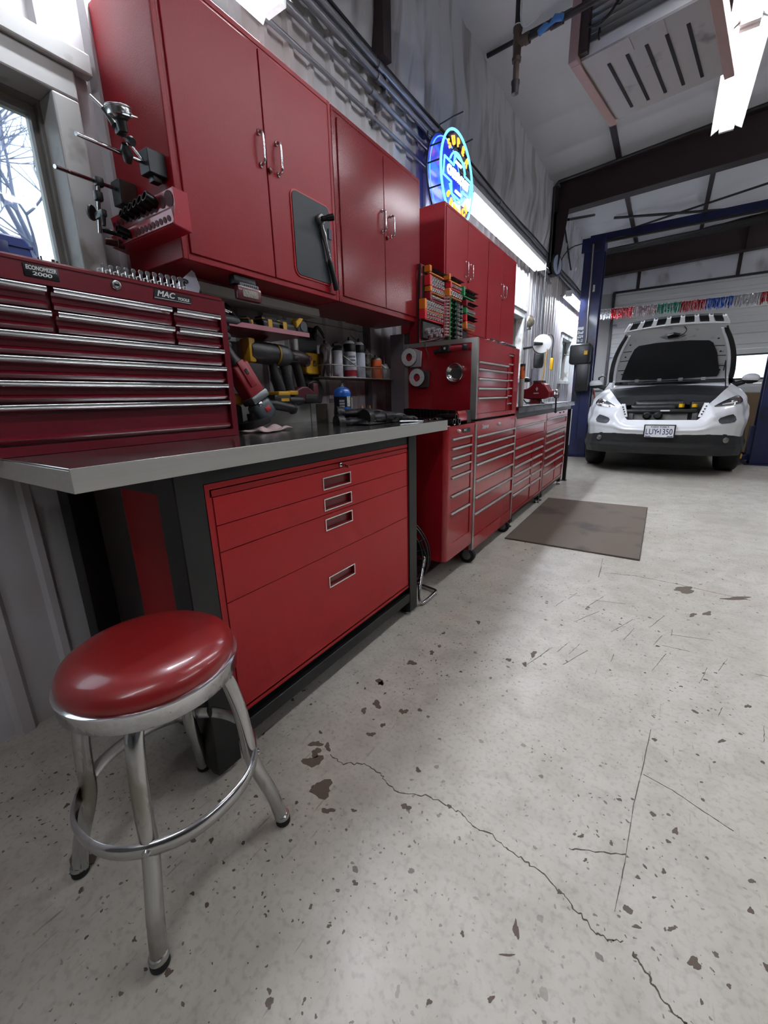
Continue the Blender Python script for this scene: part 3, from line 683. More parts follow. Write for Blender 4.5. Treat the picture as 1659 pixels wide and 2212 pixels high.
STR = mat('stainless trim', (176, 174, 170), .35, .6, var=.2, vscale=10)
def roll_cab():
    t = thing('roll_cabinet', 'tall red roll cabinet with seven wide drawers under the upper chest', 'tool cabinet', (-1.25, 2.85, 0))
    X = -.935; zs = [.829, .773, .713, .656, .553, .445, .339, .180]
    carcass(t, -1.52, X, 2.425, 3.270, .095, .915, REDR, [(2.455, 3.243, .180, .829)], 'body')
    for a_, b_ in zip(zs, zs[1:]): add_drawer(t, X, 2.456, 3.242, b_, a_, REDR, lip=False, ph=.015)
    for y in (2.424, 3.246): part(t, 'corner_trim', MB().box(X-.02, X+.004, y, y+.025, .10, .90), STR, 30, True)
    part(t, 'lock', MB().lathe([(0, 0), (.010, 0), (.010, .008), (.006, .014), (0, .014)], (X, 2.859, .877), (1, 0, 0), n=16), PULL, 40, True)
    text(t, 'lettering', 'Snap-on', .038, frameM(Vector((X+.001, 2.60, .876))-Vector(t.location), (0, 1, 0), (0, 0, 1)), LETW, .001, (.95, 1), .25, bold=.0006)
    for x in (-.975, -1.45):
        for y in (2.462, 3.2): caster(t, x, y, .097)
roll_cab()
def upper_chest():
    t = thing('tool_chest', 'red upper tool chest with steel edging and magnetic gauges on its side', 'tool chest', (-1.17, 2.85, .917))
    X = -.94; zs = [1.263, 1.222, 1.168, 1.113, 1.056, .958]
    zr = [1.341, 1.281, 1.225, 1.172, 1.118, 1.065, 1.012, .958]
    mb = MB(); mb.box(-1.32, -.99, 2.47, 3.24, .917, .93); part(t, 'skid', mb, BLK, 30, True)
    carcass(t, -1.40, X, 2.432, 3.275, .93, 1.385, REDR, [(2.455, 3.030, .958, 1.263), (3.040, 3.165, .958, 1.341)], 'body')
    for a_, b_ in zip(zs, zs[1:]): add_drawer(t, X, 2.457, 3.028, b_, a_, REDR, lip=False, ph=.013)
    for a_, b_ in zip(zr, zr[1:]): add_drawer(t, X-.012, 3.042, 3.163, b_, a_, REDR, lip=False, ph=.012)
    part(t, 'lid_edge', MB().box(-1.405, X+.004, 2.428, 2.436, 1.362, 1.387), STR, 30, True)
    part(t, 'edge_trim', MB().box(X-.032, X+.004, 2.428, 2.434, .93, 1.362), STR, 30, True)
    part(t, 'edge_trim', MB().box(-1.425, -1.395, 2.426, 2.436, .93, 1.387), STR, 30, True)
    part(t, 'edge_trim', MB().box(X, X+.004, 2.434, 2.450, .93, 1.385), STR, 30, True)
upper_chest()
def bench_cab(label, y0, cols, n):
    t = thing('roll_cabinet', label, 'tool cabinet', (-1.27, y0+.5, 0))
    X = -.95; y1 = y0+1.035; W_ = y1-y0
    a0, a1, b1 = y0+.02, y0+.565, y0+.96
    zs = [.664, .588, .511, .438, .362, .276, .130]
    if n: zs = [.672, .60, .523, .448, .37, .278, .130]
    zt = [.826, .722] if not n else [.834, .76]
    ops = [(a0, y1-.035, zt[1], zt[0]), (a0, a1, .13, zs[0]), (a1+.015, b1, .13, zs[0])]
    if n: ops = [(a0, y1-.035, zt[1], zt[0]), (a0, y1-.035, .684, .712), (a0, a1, .13, zs[0]), (a1+.015, b1, .13, zs[0])]
    carcass(t, -1.60, X, y0, y1, .113, .885, REDR, ops, 'body')
    for o in ops[:(2 if n else 1)]: add_drawer(t, X, o[0]+.002, o[1]-.002, o[2], o[3], REDR, lip=False, ph=.02)
    for a_, b_ in zip(zs, zs[1:]):
        add_drawer(t, X, a0+.002, a1-.002, b_, a_, REDR, lip=False, ph=.02); add_drawer(t, X, a1+.017, b1-.002, b_, a_, REDR, lip=False, ph=.02)
    part(t, 'base_frame', MB().box(-1.59, X-.004, y0+.005, y1-.005, .088, .113), BLK, 30, True)
    part(t, 'corner_post', MB().box(X-.02, X+.003, y0-.006, y0+.006, .12, .885), STR, 30, True)
    for x in (-.985, -1.55):
        for y in ((y0+.04, y1-.05)):
            mb = MB(); mb.box(x-.03, x+.03, y-.03, y+.03, .04, .088); f = part(t, 'foot', mb, BLK, 30, True)
            part(f, 'foot_plate', MB().lathe([(0, 0), (.035, 0), (.035, .006), (.012, .012), (.012, .045), (0, .045)], (x, y, 0), n=16), WORN, 40, True)
    if n:
        for y in (y0+.62, y0+.82): part(t, 'lock', MB().cyl((X, y, .868), (X+.008, y, .868), .008, n=12), BLK, 40, True)
bench_cab('red multi-drawer cabinet under the vise bench, beside the tall roll cabinet', 3.312, None, 0)
bench_cab('farthest red multi-drawer cabinet, at the bench end near the lift post', 4.362, None, 1)
t = thing('vise_bench_top', 'long stainless worktop carrying the red bench vise', 'worktop', (-1.3, 4.4, .885))
mb = MB(); mb.box(-1.66, -.925, 3.29, 5.69, .972, .976); mb.box(-.929, -.925, 3.29, 5.69, .93, .976); mb.box(-1.66, -.93, 3.295, 5.685, .95, .972); mb.box(-1.66, -.925, 5.686, 5.69, .93, .976)
part(t, 'top', mb, mat('vise bench steel', (150, 152, 154), .22, 1.0, rvar=.08, vscale=4), 30, True)
part(t, 'sub_frame', MB().box(-1.62, -.96, 3.31, 5.66, .886, .95), BLK, 30, True)
for x in (-.965, -1.62):
    lg = part(t, 'leg', MB().box(x-.02, x+.02, 5.62, 5.66, .01, .886), BLK, 30, True)
    part(lg, 'cover_strip', MB().box(x+.02, x+.024, 5.615, 5.655, .45, .885), WHITE, None, True)
    part(lg, 'foot_plate', MB().box(x-.03, x+.03, 5.60, 5.67, 0, .01), BLK, None, True)

# ---------------------------------------------------------------- mat on the floor
t = thing('floor_mat', 'worn brown rubber floor mat lying beside the roll cabinets', 'mat', (-.45, 3.79, 0))
MATM = mat('worn brown mat', (86, 78, 70), .75, dark=(66, 58, 52), dth=.55, vscale=3.5, bump=.5, bscale=320)
mb = MB(); mb.poly_ext([(-.905, 3.035, 0), (-.012, 3.018, 0), (-.016, 4.545, 0), (-.913, 4.535, 0)], (0, 0, .009))
part(t, 'rubber_sheet', mb, MATM, 30, True, bev=.003)
mb = MB(); mb.poly_ext([(-.902, 3.038, .009), (-.018, 3.022, .009), (-.022, 4.54, .009), (-.908, 4.53, .009)], (0, 0, .002))
part(t, 'top_surface', mb, mat('mat top', (104, 92, 80), .7, dark=(74, 66, 60), dth=.6, vscale=2.6, bump=.6, bscale=380), 30, True)
# ---------------------------------------------------------------- white car with its hood open
CARW = mat('white car paint', (238, 240, 243), .22, coat=.6)
CARB = mat('black bumper plastic', (34, 36, 38), .55, var=.2, vscale=15)
DARK = mat('engine bay dark', (20, 20, 22), .5, var=.3, vscale=12)
DGLS = mat('dark car glass', (16, 20, 24), .06, coat=.5)
LENS = mat('headlamp lens', (90, 84, 82), .1, .4, coat=1.0)
HOODI = mat('hood inner grey white', (186, 188, 188), .42, var=.12, vscale=5, dark=(120, 118, 116), dth=.66)
CX = -.018
def car():
    t = thing('car', 'white SUV with raised hood and front licence plate, parked between lift posts', 'car', (CX, 8.3, 0))
    # front clip columns: bottom, top (half car)
    Bc = [(0, 6.225, .55), (.2, 6.235, .55), (.36, 6.26, .552), (.43, 6.285, .553), (.52, 6.33, .552), (.64, 6.42, .545), (.75, 6.54, .53), (.83, 6.69, .508), (.875, 6.86, .49), (.90, 6.99, .60), (.905, 7.12, .72), (.905, 7.35, .78), (.905, 7.60, .70), (.905, 7.75, .45)]
    Tc = [(0, 6.30, .722), (.2, 6.31, .722), (.365, 6.33, .722), (.405, 6.37, .76), (.455, 6.45, .90), (.53, 6.66, .965), (.60, 6.92, 1.03), (.655, 7.14, 1.075), (.69, 7.30, 1.10), (.71, 7.42, 1.12), (.725, 7.52, 1.135), (.735, 7.60, 1.145), (.745, 7.70, 1.155), (.75, 7.80, 1.16)]
    def SG(name, par, keys, o0, o1, m, sx, fn=None):
        """patch following the body skin; keys = (column, v low, v high)"""
        fn = fn or (lambda c, v, o: F(c, v, o, sx)); R = []
        for (c0, l0, h0), (c1, l1, h1) in zip(keys, keys[1:]):
            for i in range(5 if (c1, l1, h1) != keys[-1] else 6):
                k = i/5; c, l, h = c0+(c1-c0)*k, l0+(l1-l0)*k, h0+(h1-h0)*k
                R.append([fn(c, l+(h-l)*j/5, o1) for j in range(6)] + [fn(c, l+(h-l)*j/5, o0) for j in range(5, -1, -1)])
        return part(par, name, MB().rings(R), m, 40, True)
    def F(c, v, off=0.0, sx=1):
        i = min(int(c), len(Bc)-2); f = c - i
        b = Vector(Bc[i]).lerp(Vector(Bc[i+1]), f); tp = Vector(Tc[i]).lerp(Vector(Tc[i+1]), f)
        s = v**3.6
        p = Vector((b.x*(1-s)+tp.x*s, b.y*(1-s)+tp.y*s, b.z*(1-v)+tp.z*v))
        bul = math.sin(PI*v)*.018 + .012*math.exp(-((v-.30)/.08)**2) - .016*math.exp(-((v-.46)/.10)**2)*min(1, max(0, (c-3.5)))
        out = Vector((b.x*.9, -(1.1-b.x), 0)); out.normalize()
        p += out*(bul + off); p.x = CX + sx*p.x
        return p
    for sx in (-1, 1):
        part(t, 'front_clip', MB().grid(lambda u, v: F(u*13, v, 0, sx), 78, 18), CARW, 50, True, label='white bumper and fender half')
        hl = SG('headlight', t, [(4.35, .868, .885), (4.9, .80, .885), (5.8, .725, .865), (6.8, .70, .85), (7.7, .715, .84), (8.05, .745, .80)], -.006, .008, mat('headlamp black surround', (28, 28, 30), .2, coat=.8), sx)
        SG('lens', hl, [(4.9, .825, .862), (5.8, .75, .845), (6.8, .72, .832), (7.6, .735, .82)], .006, .012, LENS, sx)
        SG('light_strip', hl, [(5.0, .835, .845), (5.9, .765, .785), (6.5, .745, .77)], .011, .014, WHITE, sx)
        part(hl, 'bulb_reflector', MB().ball(F(6.0, .79, .006, sx), .018, 12), CHROME, 60, True)
        SG('turn_signal', hl, [(6.9, .745, .82), (7.5, .75, .81)], .011, .014, mat('amber lens', (150, 96, 66), .15, coat=1), sx)
        SG('air_intake', t, [(4.45, .37, .46), (4.6, .33, .51), (5.2, .32, .525), (5.7, .33, .52), (5.95, .38, .45)], -.004, .006, mat('intake mesh', (52, 54, 58), .35, coat=.3, bump=.6, bscale=160), sx)
        # bracket left by the open grille
        a, b = F(2.9, 1, 0, sx), F(4.1, 1, 0, sx)
        part(t, 'grille_bracket', MB().poly_ext([a, a+Vector((-sx*.03, .02, 0)), b+Vector((-sx*.045, .02, 0)), b], (0, .03, .012)), CARW, 30, True)
        for k in range(4):
            q = a.lerp(b, .2+.2*k) + Vector((-sx*.012, -.004, .004)); part(t.children[-1] if k == 0 else t.children[-1], 'bolt', MB().cyl(q, q+Vector((0, -.006, 0)), .009, n=10), CARB, 40, True)
        # lower black bumper
        L = [(0, 6.34, .295), (.3, 6.36, .295), (.5, 6.40, .29), (.66, 6.48, .285), (.78, 6.62, .28), (.86, 6.80, .265), (.895, 6.97, .262), (.905, 7.02, .30)]
        U = [(0, 6.222, .553), (.3, 6.245, .553), (.5, 6.315, .556), (.66, 6.435, .552), (.78, 6.595, .525), (.86, 6.79, .503), (.895, 6.975, .56), (.905, 7.0, .61)]
        def G(c, v, off=0):
            i = min(int(c), 6); f = c-i
            b = Vector(L[i]).lerp(Vector(L[i+1]), f); u_ = Vector(U[i]).lerp(Vector(U[i+1]), f); p = b.lerp(u_, v)
            out = Vector((b.x*.9, -(1.1-b.x), 0)).normalized()
            p += out*(.012*math.sin(PI*v) + .022*math.exp(-((v-.38)/.12)**2) + off); p.x = CX+sx*p.x; return p
        lb = part(t, 'lower_bumper', MB().grid(lambda u, v: G(u*7, v), 50, 14), CARB, 50, True)
        SG('grille_opening', lb, [(0, .60, .90), (1.2, .60, .90), (1.75, .62, .88), (2.0, .70, .80)], -.003, .003, mat('mesh opening', (12, 12, 14), .6, bump=.8, bscale=200), sx, lambda c, v, o: G(c, v, o))
        part(lb, 'fog_recess', MB().lathe([(0, 0), (.050, 0), (.048, .006), (0, .004)], G(3.05, .74, .0), (sx*.5, -1, 0), n=24), mat('fog recess', (22, 22, 24), .5), 40, True)
        part(lb, 'fog_lamp', MB().lathe([(0, 0), (.034, 0), (.034, .012), (.022, .018), (0, .02)], G(3.05, .74, .004), (sx*.5, -1, 0), n=24), mat('fog lens', (130, 128, 124), .12, .5, coat=1), 40, True)
        # wheels
        for yc in (7.33, 10.03):
            x0 = CX+sx*.80
            wv = part(t, 'wheel', MB().lathe([(.22, -.118), (.33, -.118), (.352, -.10), (.362, -.07), (.364, 0), (.362, .07), (.352, .10), (.33, .118), (.22, .118)], (x0, yc, .364), (1, 0, 0), n=40), BLKR, 40, True)
            part(wv, 'rim', MB().lathe([(0, .06), (.06, .07), (.10, .05), (.21, .09), (.225, .1), (.225, -.1), (0, -.1)], (x0, yc, .364), (sx, 0, 0), n=30), GALV, 40, True)
        # mirrors
        m_ = part(t, 'mirror', MB().ball((CX+sx*.99, 8.0, 1.215), .1, 20, (1.02, .8, .66)), CARW, 60, True)
        mb = MB(); mb.ball((CX+sx*.985, 8.005, 1.19), .095, 18, (1.0, .82, .52)); part(m_, 'mirror_base', mb, CARB, 60, True)
        part(m_, 'mirror_arm', MB().cyl((CX+sx*.93, 8.0, 1.17), (CX+sx*.80, 7.98, 1.13), .03, .04), CARB, 40, True)
    # body behind the fenders, cabin and glass
    secs = []
    for y, zb, wr, zr, ws in ((7.68, .30, .70, 1.15, .905), (7.80, .26, .70, 1.165, .91), (8.55, .25, .58, 1.62, .915), (9.2, .25, .57, 1.68, .915), (10.1, .26, .56, 1.66, .91), (10.75, .32, .54, 1.50, .89), (10.98, .40, .60, 1.05, .85)):
        zs_ = min(1.06, zr-.05)
        P = [(-ws*.96, zb), (-ws, .6), (-ws*.995, zs_-.08), (-ws*.93, zs_+.02), (-wr-.04, zr-.03), (-wr+.06, zr), (wr-.06, zr), (wr+.04, zr-.03), (ws*.93, zs_+.02), (ws*.995, zs_-.08), (ws, .6), (ws*.96, zb)]
        secs.append([(CX+x, y, z) for x, z in P])
    part(t, 'cabin', MB().rings(secs), CARW, 45, True)
    part(t, 'windshield', MB().poly_ext([(CX-.70, 7.79, 1.175), (CX+.70, 7.79, 1.175), (CX+.55, 8.50, 1.615), (CX-.55, 8.50, 1.615)], (0, -.012, .012)), DGLS, 30, True)
    for sx in (-1, 1): part(t, 'side_window', MB().poly_ext([(CX+sx*.862, 8.1, 1.10), (CX+sx*.862, 10.3, 1.10), (CX+sx*.60, 10.1, 1.58), (CX+sx*.62, 8.7, 1.58)], (sx*.015, 0, .01)), DGLS, 30, True)
    # engine bay
    eb = MB(); eb.box(CX-.58, CX+.58, 6.60, 7.68, .30, .62); part(t, 'engine_bay', eb, DARK, 30, True)
    bay = t.children[-1]
    for sx in (-1, 1): part(bay, 'inner_fender', MB().poly_ext([(CX+sx*.50, 6.48, .6), (CX+sx*.50, 6.48, .86), (CX+sx*.62, 7.1, 1.03), (CX+sx*.70, 7.62, 1.10), (CX+sx*.70, 7.62, .6)], (sx*.03, 0, 0)), DARK, 30, True)
    part(bay, 'radiator', MB().box(CX-.30, CX+.27, 6.50, 6.53, .62, .805), mat('radiator fins', (128, 128, 124), .4, .6, bump=.6, bscale=220), 30, True)
    part(bay, 'core_support', MB().rbox(CX-.40, CX+.36, 6.46, 6.56, .80, .845, .012), DARK, 40, True)
    part(bay, 'core_support', MB().rbox(CX-.46, CX+.40, 6.42, 6.50, .60, .70, .012), DARK, 40, True)
    for sx in (-1, 1): part(bay, 'support_strut', MB().box(CX+sx*.34-.025, CX+sx*.34+.025, 6.47, 6.53, .62, .82), mat('strut grey', (88, 88, 88), .5), 30, True)
    for dx in (-.16, -.04): part(bay, 'horn', MB().lathe([(0, 0), (.045, 0), (.05, .02), (.03, .04), (0, .04)], (CX+dx, 6.49, .77), (0, -1, 0), n=18), DARK, 40, True)
    part(bay, 'air_duct', MB().rbox(CX-.36, CX+.14, 6.56, 6.86, .82, .90, .03), BLKP, 40, True)
    part(bay, 'engine_cover', MB().rbox(CX-.34, CX+.24, 6.86, 7.30, .80, .95, .05), BLKP, 40, True)
    part(bay, 'battery', MB().rbox(CX+.30, CX+.56, 6.85, 7.15, .78, .93, .02), DARK, 40, True)
    part(bay, 'oil_cap', MB().cyl((CX+.20, 6.74, .86), (CX+.20, 6.74, .905), .03), YEL, 40, True)
    part(bay, 'fluid_cap', MB().cyl((CX+.34, 6.78, .86), (CX+.34, 6.78, .90), .03), YEL, 40, True)
    part(bay, 'label', MB().box(CX-.02, CX+.08, 6.455, 6.459, .822, .838), WHITE, 30, True)
    part(bay, 'cowl', MB().rings([[(CX-.72, y, z), (CX-.36, y, z+.03), (CX, y, z+.04), (CX+.36, y, z+.03), (CX+.72, y, z), (CX+.72, y, z-.1), (CX-.72, y, z-.1)] for y, z in ((7.30, .98), (7.45, 1.06), (7.62, 1.10), (7.80, 1.14))]), mat('cowl plastic', (36, 38, 41), .5), 40, True)
    part(bay, 'wiper', MB().tube([(CX-.5, 7.72, 1.19), (CX-.1, 7.70, 1.195), (CX+.3, 7.72, 1.20)], .012, 8), BLK, 40, True)
    # hood
    def Hd(u, v, off=0.0):
        hw = [.745, .742, .73, .712, .685, .65, .61, .56, .53][min(8, int(v*8))]; k = v*8-int(v*8)
        nx = [.745, .742, .73, .712, .685, .65, .61, .56, .53][min(8, int(v*8)+1)]; hw = hw*(1-k)+nx*k
        y = 7.73 - .72*v + .02*math.sin(PI*v); z = 1.225 + .635*v + .03*math.sin(PI*v) + .035*(1-u*u)*v - .005*u*u
        return Vector((CX+hw*u, y - .66*off, z - .75*off))
    def patch(name, par, poly, o0, o1, m, lab=None):
        return part(par, name, MB().rings([[Hd(u, v, o_) for u, v in poly] for o_ in (o0, o1)]), m, 30, True, label=lab)
    mb = MB().grid(lambda u, v: Hd(2*u-1, v, -.03-.02*(1-(2*u-1)**2)), 24, 16)
    hd = part(t, 'hood', mb, CARW, 60, True)
    mb2 = MB().grid(lambda u, v: Hd(2*u-1, v, 0.0), 24, 16); part(hd, 'inner_panel', mb2, HOODI, 60, True, label='grey-white hood underside')
    for sx in (-1, 1):
        part(hd, 'edge_seal', MB().rings([[Hd(sx*a, v, o_) for a, o_ in ((.955, .004), (1.0, .004), (1.035, -.01), (1.03, -.04), (.98, -.03))] for v in [i/14 for i in range(0, 14)]]), BLKR, 50, True)
        part(hd, 'inner_rim', MB().rings([[Hd(sx*a, v, o_) for a, o_ in ((.90, .0), (.905, .014), (.95, .014), (.955, .0))] for v in [i/14 for i in range(0, 14)]]), CARW, 50, True)
        for v in (.22, .40, .58): patch('slot', hd, [(sx*.72, v), (sx*.88, v), (sx*.88, v+.012), (sx*.72, v+.012)], .001, .003, GAP)
        for v in (.15, .48, .72): part(hd, 'hole', MB().cyl(Hd(sx*.80, v, .0), Hd(sx*.80, v, .003), .012, n=12), GAP, 40, True)
        part(hd, 'hinge', MB().tube([Hd(sx*.93, .04, .02), (CX+sx*.71, 7.76, 1.14), (CX+sx*.70, 7.66, 1.06)], .018, 8), CARW, 40, True)
    part(hd, 'gas_strut', MB().tube([Hd(.86, .16, .02), Hd(.88, .34, .03), (CX+.66, 7.2, 1.05)], .007, 8), BLK, 40, True)
    patch('insulation_pad', hd, [(-.80, .05), (-.79, .12), (-.72, .45), (-.68, .62), (-.62, .68), (-.3, .70), (.3, .70), (.64, .685), (.70, .64), (.75, .45), (.80, .12), (.78, .05), (.4, .035), (0, .03), (-.4, .035)], .001, .012, mat('hood insulation pad', (12, 13, 16), .85, bump=.3, bscale=120))
    for u in (-.52, -.13, .22, .58):
        patch('clip', hd, [(u-.035, .0), (u+.035, .0), (u+.035, .045), (u-.035, .045)], .005, .018, HOODI)
    part(hd, 'latch', MB().rings([[Hd(a, v, .022) for a, v in ((-.09, .78), (.09, .79), (.11, .83), (.0, .86), (-.11, .83))], [Hd(a, v, .0) for a, v in ((-.11, .77), (.11, .78), (.13, .84), (.0, .87), (-.13, .84))]]), BLK, 30, True)
    part(hd, 'release_cable', MB().tube([Hd(.08, .80, .02), Hd(.2, .84, .02), Hd(.26, .92, .02), Hd(.2, .98, .02)], .005, 6, smooth=2), BLK, 50, True)
    patch('grease_stain', hd, [(-.28, .80), (-.1, .74), (.1, .74), (.26, .80), (.12, .85), (-.12, .85)], .0005, .0012, mat('sooty smudge', (120, 120, 118), .6, dark=(160, 160, 158), dth=.45, vscale=14))
    # grille bar with seven openings at the hood's leading edge
    def Gr(x, h, o_=0.0):   # x in metres, h 0..1 up
        w_ = .555 - .05*h
        return Vector((CX + x*w_, 7.015 - .085*h - .02*(1-x*x) - .03*o_, 1.868 + .075*h + .035*(1-x*x) - .05*o_))
    g = MB(); g.grid(lambda u, v: Gr(2*u-1, -.45+.45*v, -.2), 20, 3)
    part(hd, 'front_lip', g, CARW, 60, True)
    xs = [-1 + 2*(i)/7 for i in range(8)]
    gb = part(hd, 'grille_bar', MB().rings([[Gr(-1+2*i/24, h, o_) for h, o_ in ((-.1, .15), (.10, .25), (.10, -.2), (-.1, -.2))] for i in range(25)]), CARW, 50, True)
    part(gb, 'top_edge', MB().rings([[Gr(-.98+1.96*i/24, h, o_) for h, o_ in ((.92, .0), (1.0, .0), (1.0, -.3), (.92, -.3))] for i in range(25)]), GRYP, 50, True)
    for i in range(7):
        a, b = xs[i], xs[i+1]
        part(gb, 'opening', MB().rings([[Gr(a+.055 if i else a+.07, .08, o_), Gr(b-.055 if i < 6 else b-.09, .08, o_), Gr(b-.045 if i < 6 else b-.02, .95, o_), Gr(a+.045 if i else a+.02, .95, o_)] for o_ in (-.5, -.1)]), mat('grille opening black', (14, 14, 16), .4), None, True)
        part(gb, 'opening_trim', MB().tube([Gr(a+.06, .10, .0), Gr(b-.06, .10, .0), Gr(b-.05, .5, 0)], .004, 6), CHROME, 40, True)
    for i, x in enumerate(xs):
        w2 = .045 if 0 < i < 7 else .04
        xx = x if 0 < i < 7 else x*.985
        part(gb, 'divider', MB().rings([[Gr(xx-w2, h, .2), Gr(xx+w2, h, .2), Gr(xx+w2, h, -.3), Gr(xx-w2, h, -.3)] for h in (0, .5, 1.0)]), CARW, 30, True)
    # licence plate
    P = Vector((CX, 6.195, .590))
    pf = part(t, 'licence_plate', MB().rbox(P.x-.165, P.x+.165, P.y, P.y+.03, P.z-.082, P.z+.082, .006, 2), BLKP, 40, True)
    part(pf, 'plate_face', MB().box(P.x-.150, P.x+.150, P.y-.002, P.y+.001, P.z-.068, P.z+.070), mat('plate white', (226, 228, 230), .35), None, True)
    NAVY = mat('plate navy', (26, 34, 84), .4)
    off = Vector(t.location)
    M = lambda dx, dz: frameM(Vector((P.x+dx, P.y-.0025, P.z+dz))-off, (1, 0, 0), (0, 0, 1))
    text(pf, 'lettering', 'LUY', .098, M(-.080, -.006), NAVY, .0008, (.74, 1.0), bold=.0005); text(pf, 'lettering', '1350', .098, M(.066, -.006), NAVY, .0008, (.74, 1.0), bold=.0005)
    text(pf, 'lettering', 'NEW YORK', .030, M(0, .053), NAVY, .0006, (.95, 1), bold=.0005)
    part(pf, 'emblem', MB().poly_ext([(P.x-.026, P.y-.003, P.z-.012), (P.x-.004, P.y-.003, P.z-.012), (P.x-.002, P.y-.003, P.z+.004), (P.x-.012, P.y-.003, P.z+.010)], (0, .002, 0)), NAVY, None, True)
    for sx in (-1, 1):
        part(pf, 'screw', MB().cyl((P.x+sx*.087, P.y-.006, P.z+.057), (P.x+sx*.087, P.y, P.z+.057), .006, n=10), BLK, 40, True)
        part(pf, 'plate_scenery', MB().poly_ext([(P.x+sx*.143, P.y-.003, P.z-.064), (P.x+sx*.143, P.y-.003, P.z-.052), (P.x+sx*.115, P.y-.003, P.z-.057), (P.x+sx*.095, P.y-.003, P.z-.053), (P.x+sx*.08, P.y-.003, P.z-.064)], (0, .002, 0)), NAVY, None, True)
car()

# ---------------------------------------------------------------- two-post lift
BLUE = mat('lift blue paint', (24, 34, 78), .42, coat=.1, vscale=5, dark=(16, 22, 44), dth=.62)
def lift():
    t = thing('two_post_lift', 'dark blue two-post car lift with overhead beam around the white car', 'car lift', (0, 8.1, 0))
    for s, x0, x1 in ((1, -1.36, -1.075), (-1, 1.425, 1.135)):
        mb = MB(); a, b = x0, x1; d = .012*s
        mb.poly_ext([(a, 7.98, 0), (b, 7.98, 0), (b, 8.02, 0), (b-d*2, 8.02, 0), (b-d*2, 7.992, 0), (a+d, 7.992, 0), (a+d, 8.228, 0), (b-d*2, 8.228, 0), (b-d*2, 8.20, 0), (b, 8.20, 0), (b, 8.24, 0), (a, 8.24, 0)], (0, 0, 3.36))
        p = part(t, 'post', mb, BLUE, 30, True)
        part(p, 'post_rib', MB().box(min(a+.11*s, a+.135*s), max(a+.11*s, a+.135*s), 7.968, 7.982, .3, 3.3), BLUE, 30, True)
        part(p, 'base_plate', MB().box(min(a, b)-.06, max(a, b)+.06, 7.92, 8.32, 0, .018), BLUE, 30, True)
        c = part(t, 'carriage', MB().box(min(b-.10*s, b+.05*s), max(b-.10*s, b+.05*s), 8.02, 8.2, .06, .55), BLUE, 30, True)
        for dy in (-.55, .75):
            ar = part(c, 'lift_arm', MB().poly_ext([(b, 8.05, .075), (b, 8.17, .075), (b+.22*s, 8.11+dy+.05, .075), (b+.22*s, 8.11+dy-.05, .075)], (0, 0, .07)), BLUE, 30, True)
            part(c, 'arm_pad', MB().cyl((b+.20*s, 8.11+dy, .14), (b+.20*s, 8.11+dy, .20), .05), YEL, 40, True)
    mb = MB(); mb.box(-1.30, 1.40, 8.05, 8.17, 3.345, 3.45)
    part(t, 'overhead_beam', mb, BLUE, 30, True, bev=.004)
    part(t, 'sway_bar', MB().cyl((-1.15, 7.99, 3.31), (1.1, 7.99, 3.31), .018), BLK, 40, True)
    part(t, 'beam_end', MB().box(-1.40, -1.07, 7.97, 8.25, 3.20, 3.40), BLUE, 30, True)
    pu = part(t, 'power_unit', MB().rbox(-1.425, -1.105, 7.78, 7.975, 1.53, 1.85, .05), BLKP, 40, True)
    part(pu, 'fluid_tank', MB().rbox(-1.30, -1.105, 7.80, 7.97, 1.10, 1.54, .02), BLKP, 40, True)
    part(pu, 'label', MB().box(-1.195, -1.145, 7.774, 7.779, 1.67, 1.73), YEL, None, True)
    part(pu, 'lever', MB().cyl((-1.42, 7.85, 1.685), (-1.49, 7.83, 1.685), .005, n=8), BLK, 40, True)
    part(pu, 'lever_knob', MB().ball((-1.495, 7.83, 1.685), .014, 10), BLK, 60, True)
    part(t, 'cable', MB().tube([(-1.235, 7.955, 3.30), (-1.225, 7.955, 2.8), (-1.215, 7.955, 2.2), (-1.205, 7.95, 1.95), (-1.21, 7.93, 1.86)], .011, 8, smooth=1), mat('grey cable', (150, 146, 140), .5), 50, True)
    part(t, 'hose', MB().tube([(-1.12, 8.0, 3.34), (-1.05, 8.0, 3.3), (-.9, 8.0, 3.36), (-.7, 8.02, 3.33)], .010, 8, smooth=2), BLK, 50, True)
    for k in range(4): part(t, 'warning_decal', MB().box(-1.352, -1.265, 7.975, 7.979, 1.885+.062*k, 1.932+.062*k), mat('decal white', (205, 208, 210), .5, dark=(60, 64, 80), dth=.56, vscale=60), None, True)
    part(t, 'decal', MB().box(-1.185, -1.155, 7.964, 7.967, 2.62, 2.72), mat('decal white', (205, 208, 210), .5), None, True)
lift()

# tinsel fringe: one garland with its coloured sections as parts
t = thing('tinsel_garland', 'foil fringe garland in red, silver, green and blue across the garage door', 'garland', (0, 9.5, 2.55))
part(t, 'string', MB().tube([(-1.66, 9.5, 2.60), (-1.05, 9.5, 2.585), (-.3, 9.5, 2.565), (.8, 9.5, 2.56), (1.9, 9.5, 2.59)], .006, 6), WHITE, 50, True)
foil = dict(red=mat('red foil', (206, 30, 44), .25, .4, var=.5, vscale=60), silver=mat('silver foil', (215, 215, 218), .2, .5, var=.5, vscale=60), green=mat('green foil', (20, 150, 112), .25, .4, var=.5, vscale=60), blue=mat('blue foil', (20, 90, 196), .25, .4, var=.4, vscale=60), pink=mat('pale silver foil', (205, 182, 182), .25, .5, var=.5, vscale=60))
xs = [-1.62, -1.40, -1.06, -.70, -.322, .03, .378, .735, 1.085, 1.44, 1.8]; cs = ['red', 'silver', 'red', 'pink', 'green', 'red', 'blue', 'silver', 'red', 'green']
r = random.Random(11)
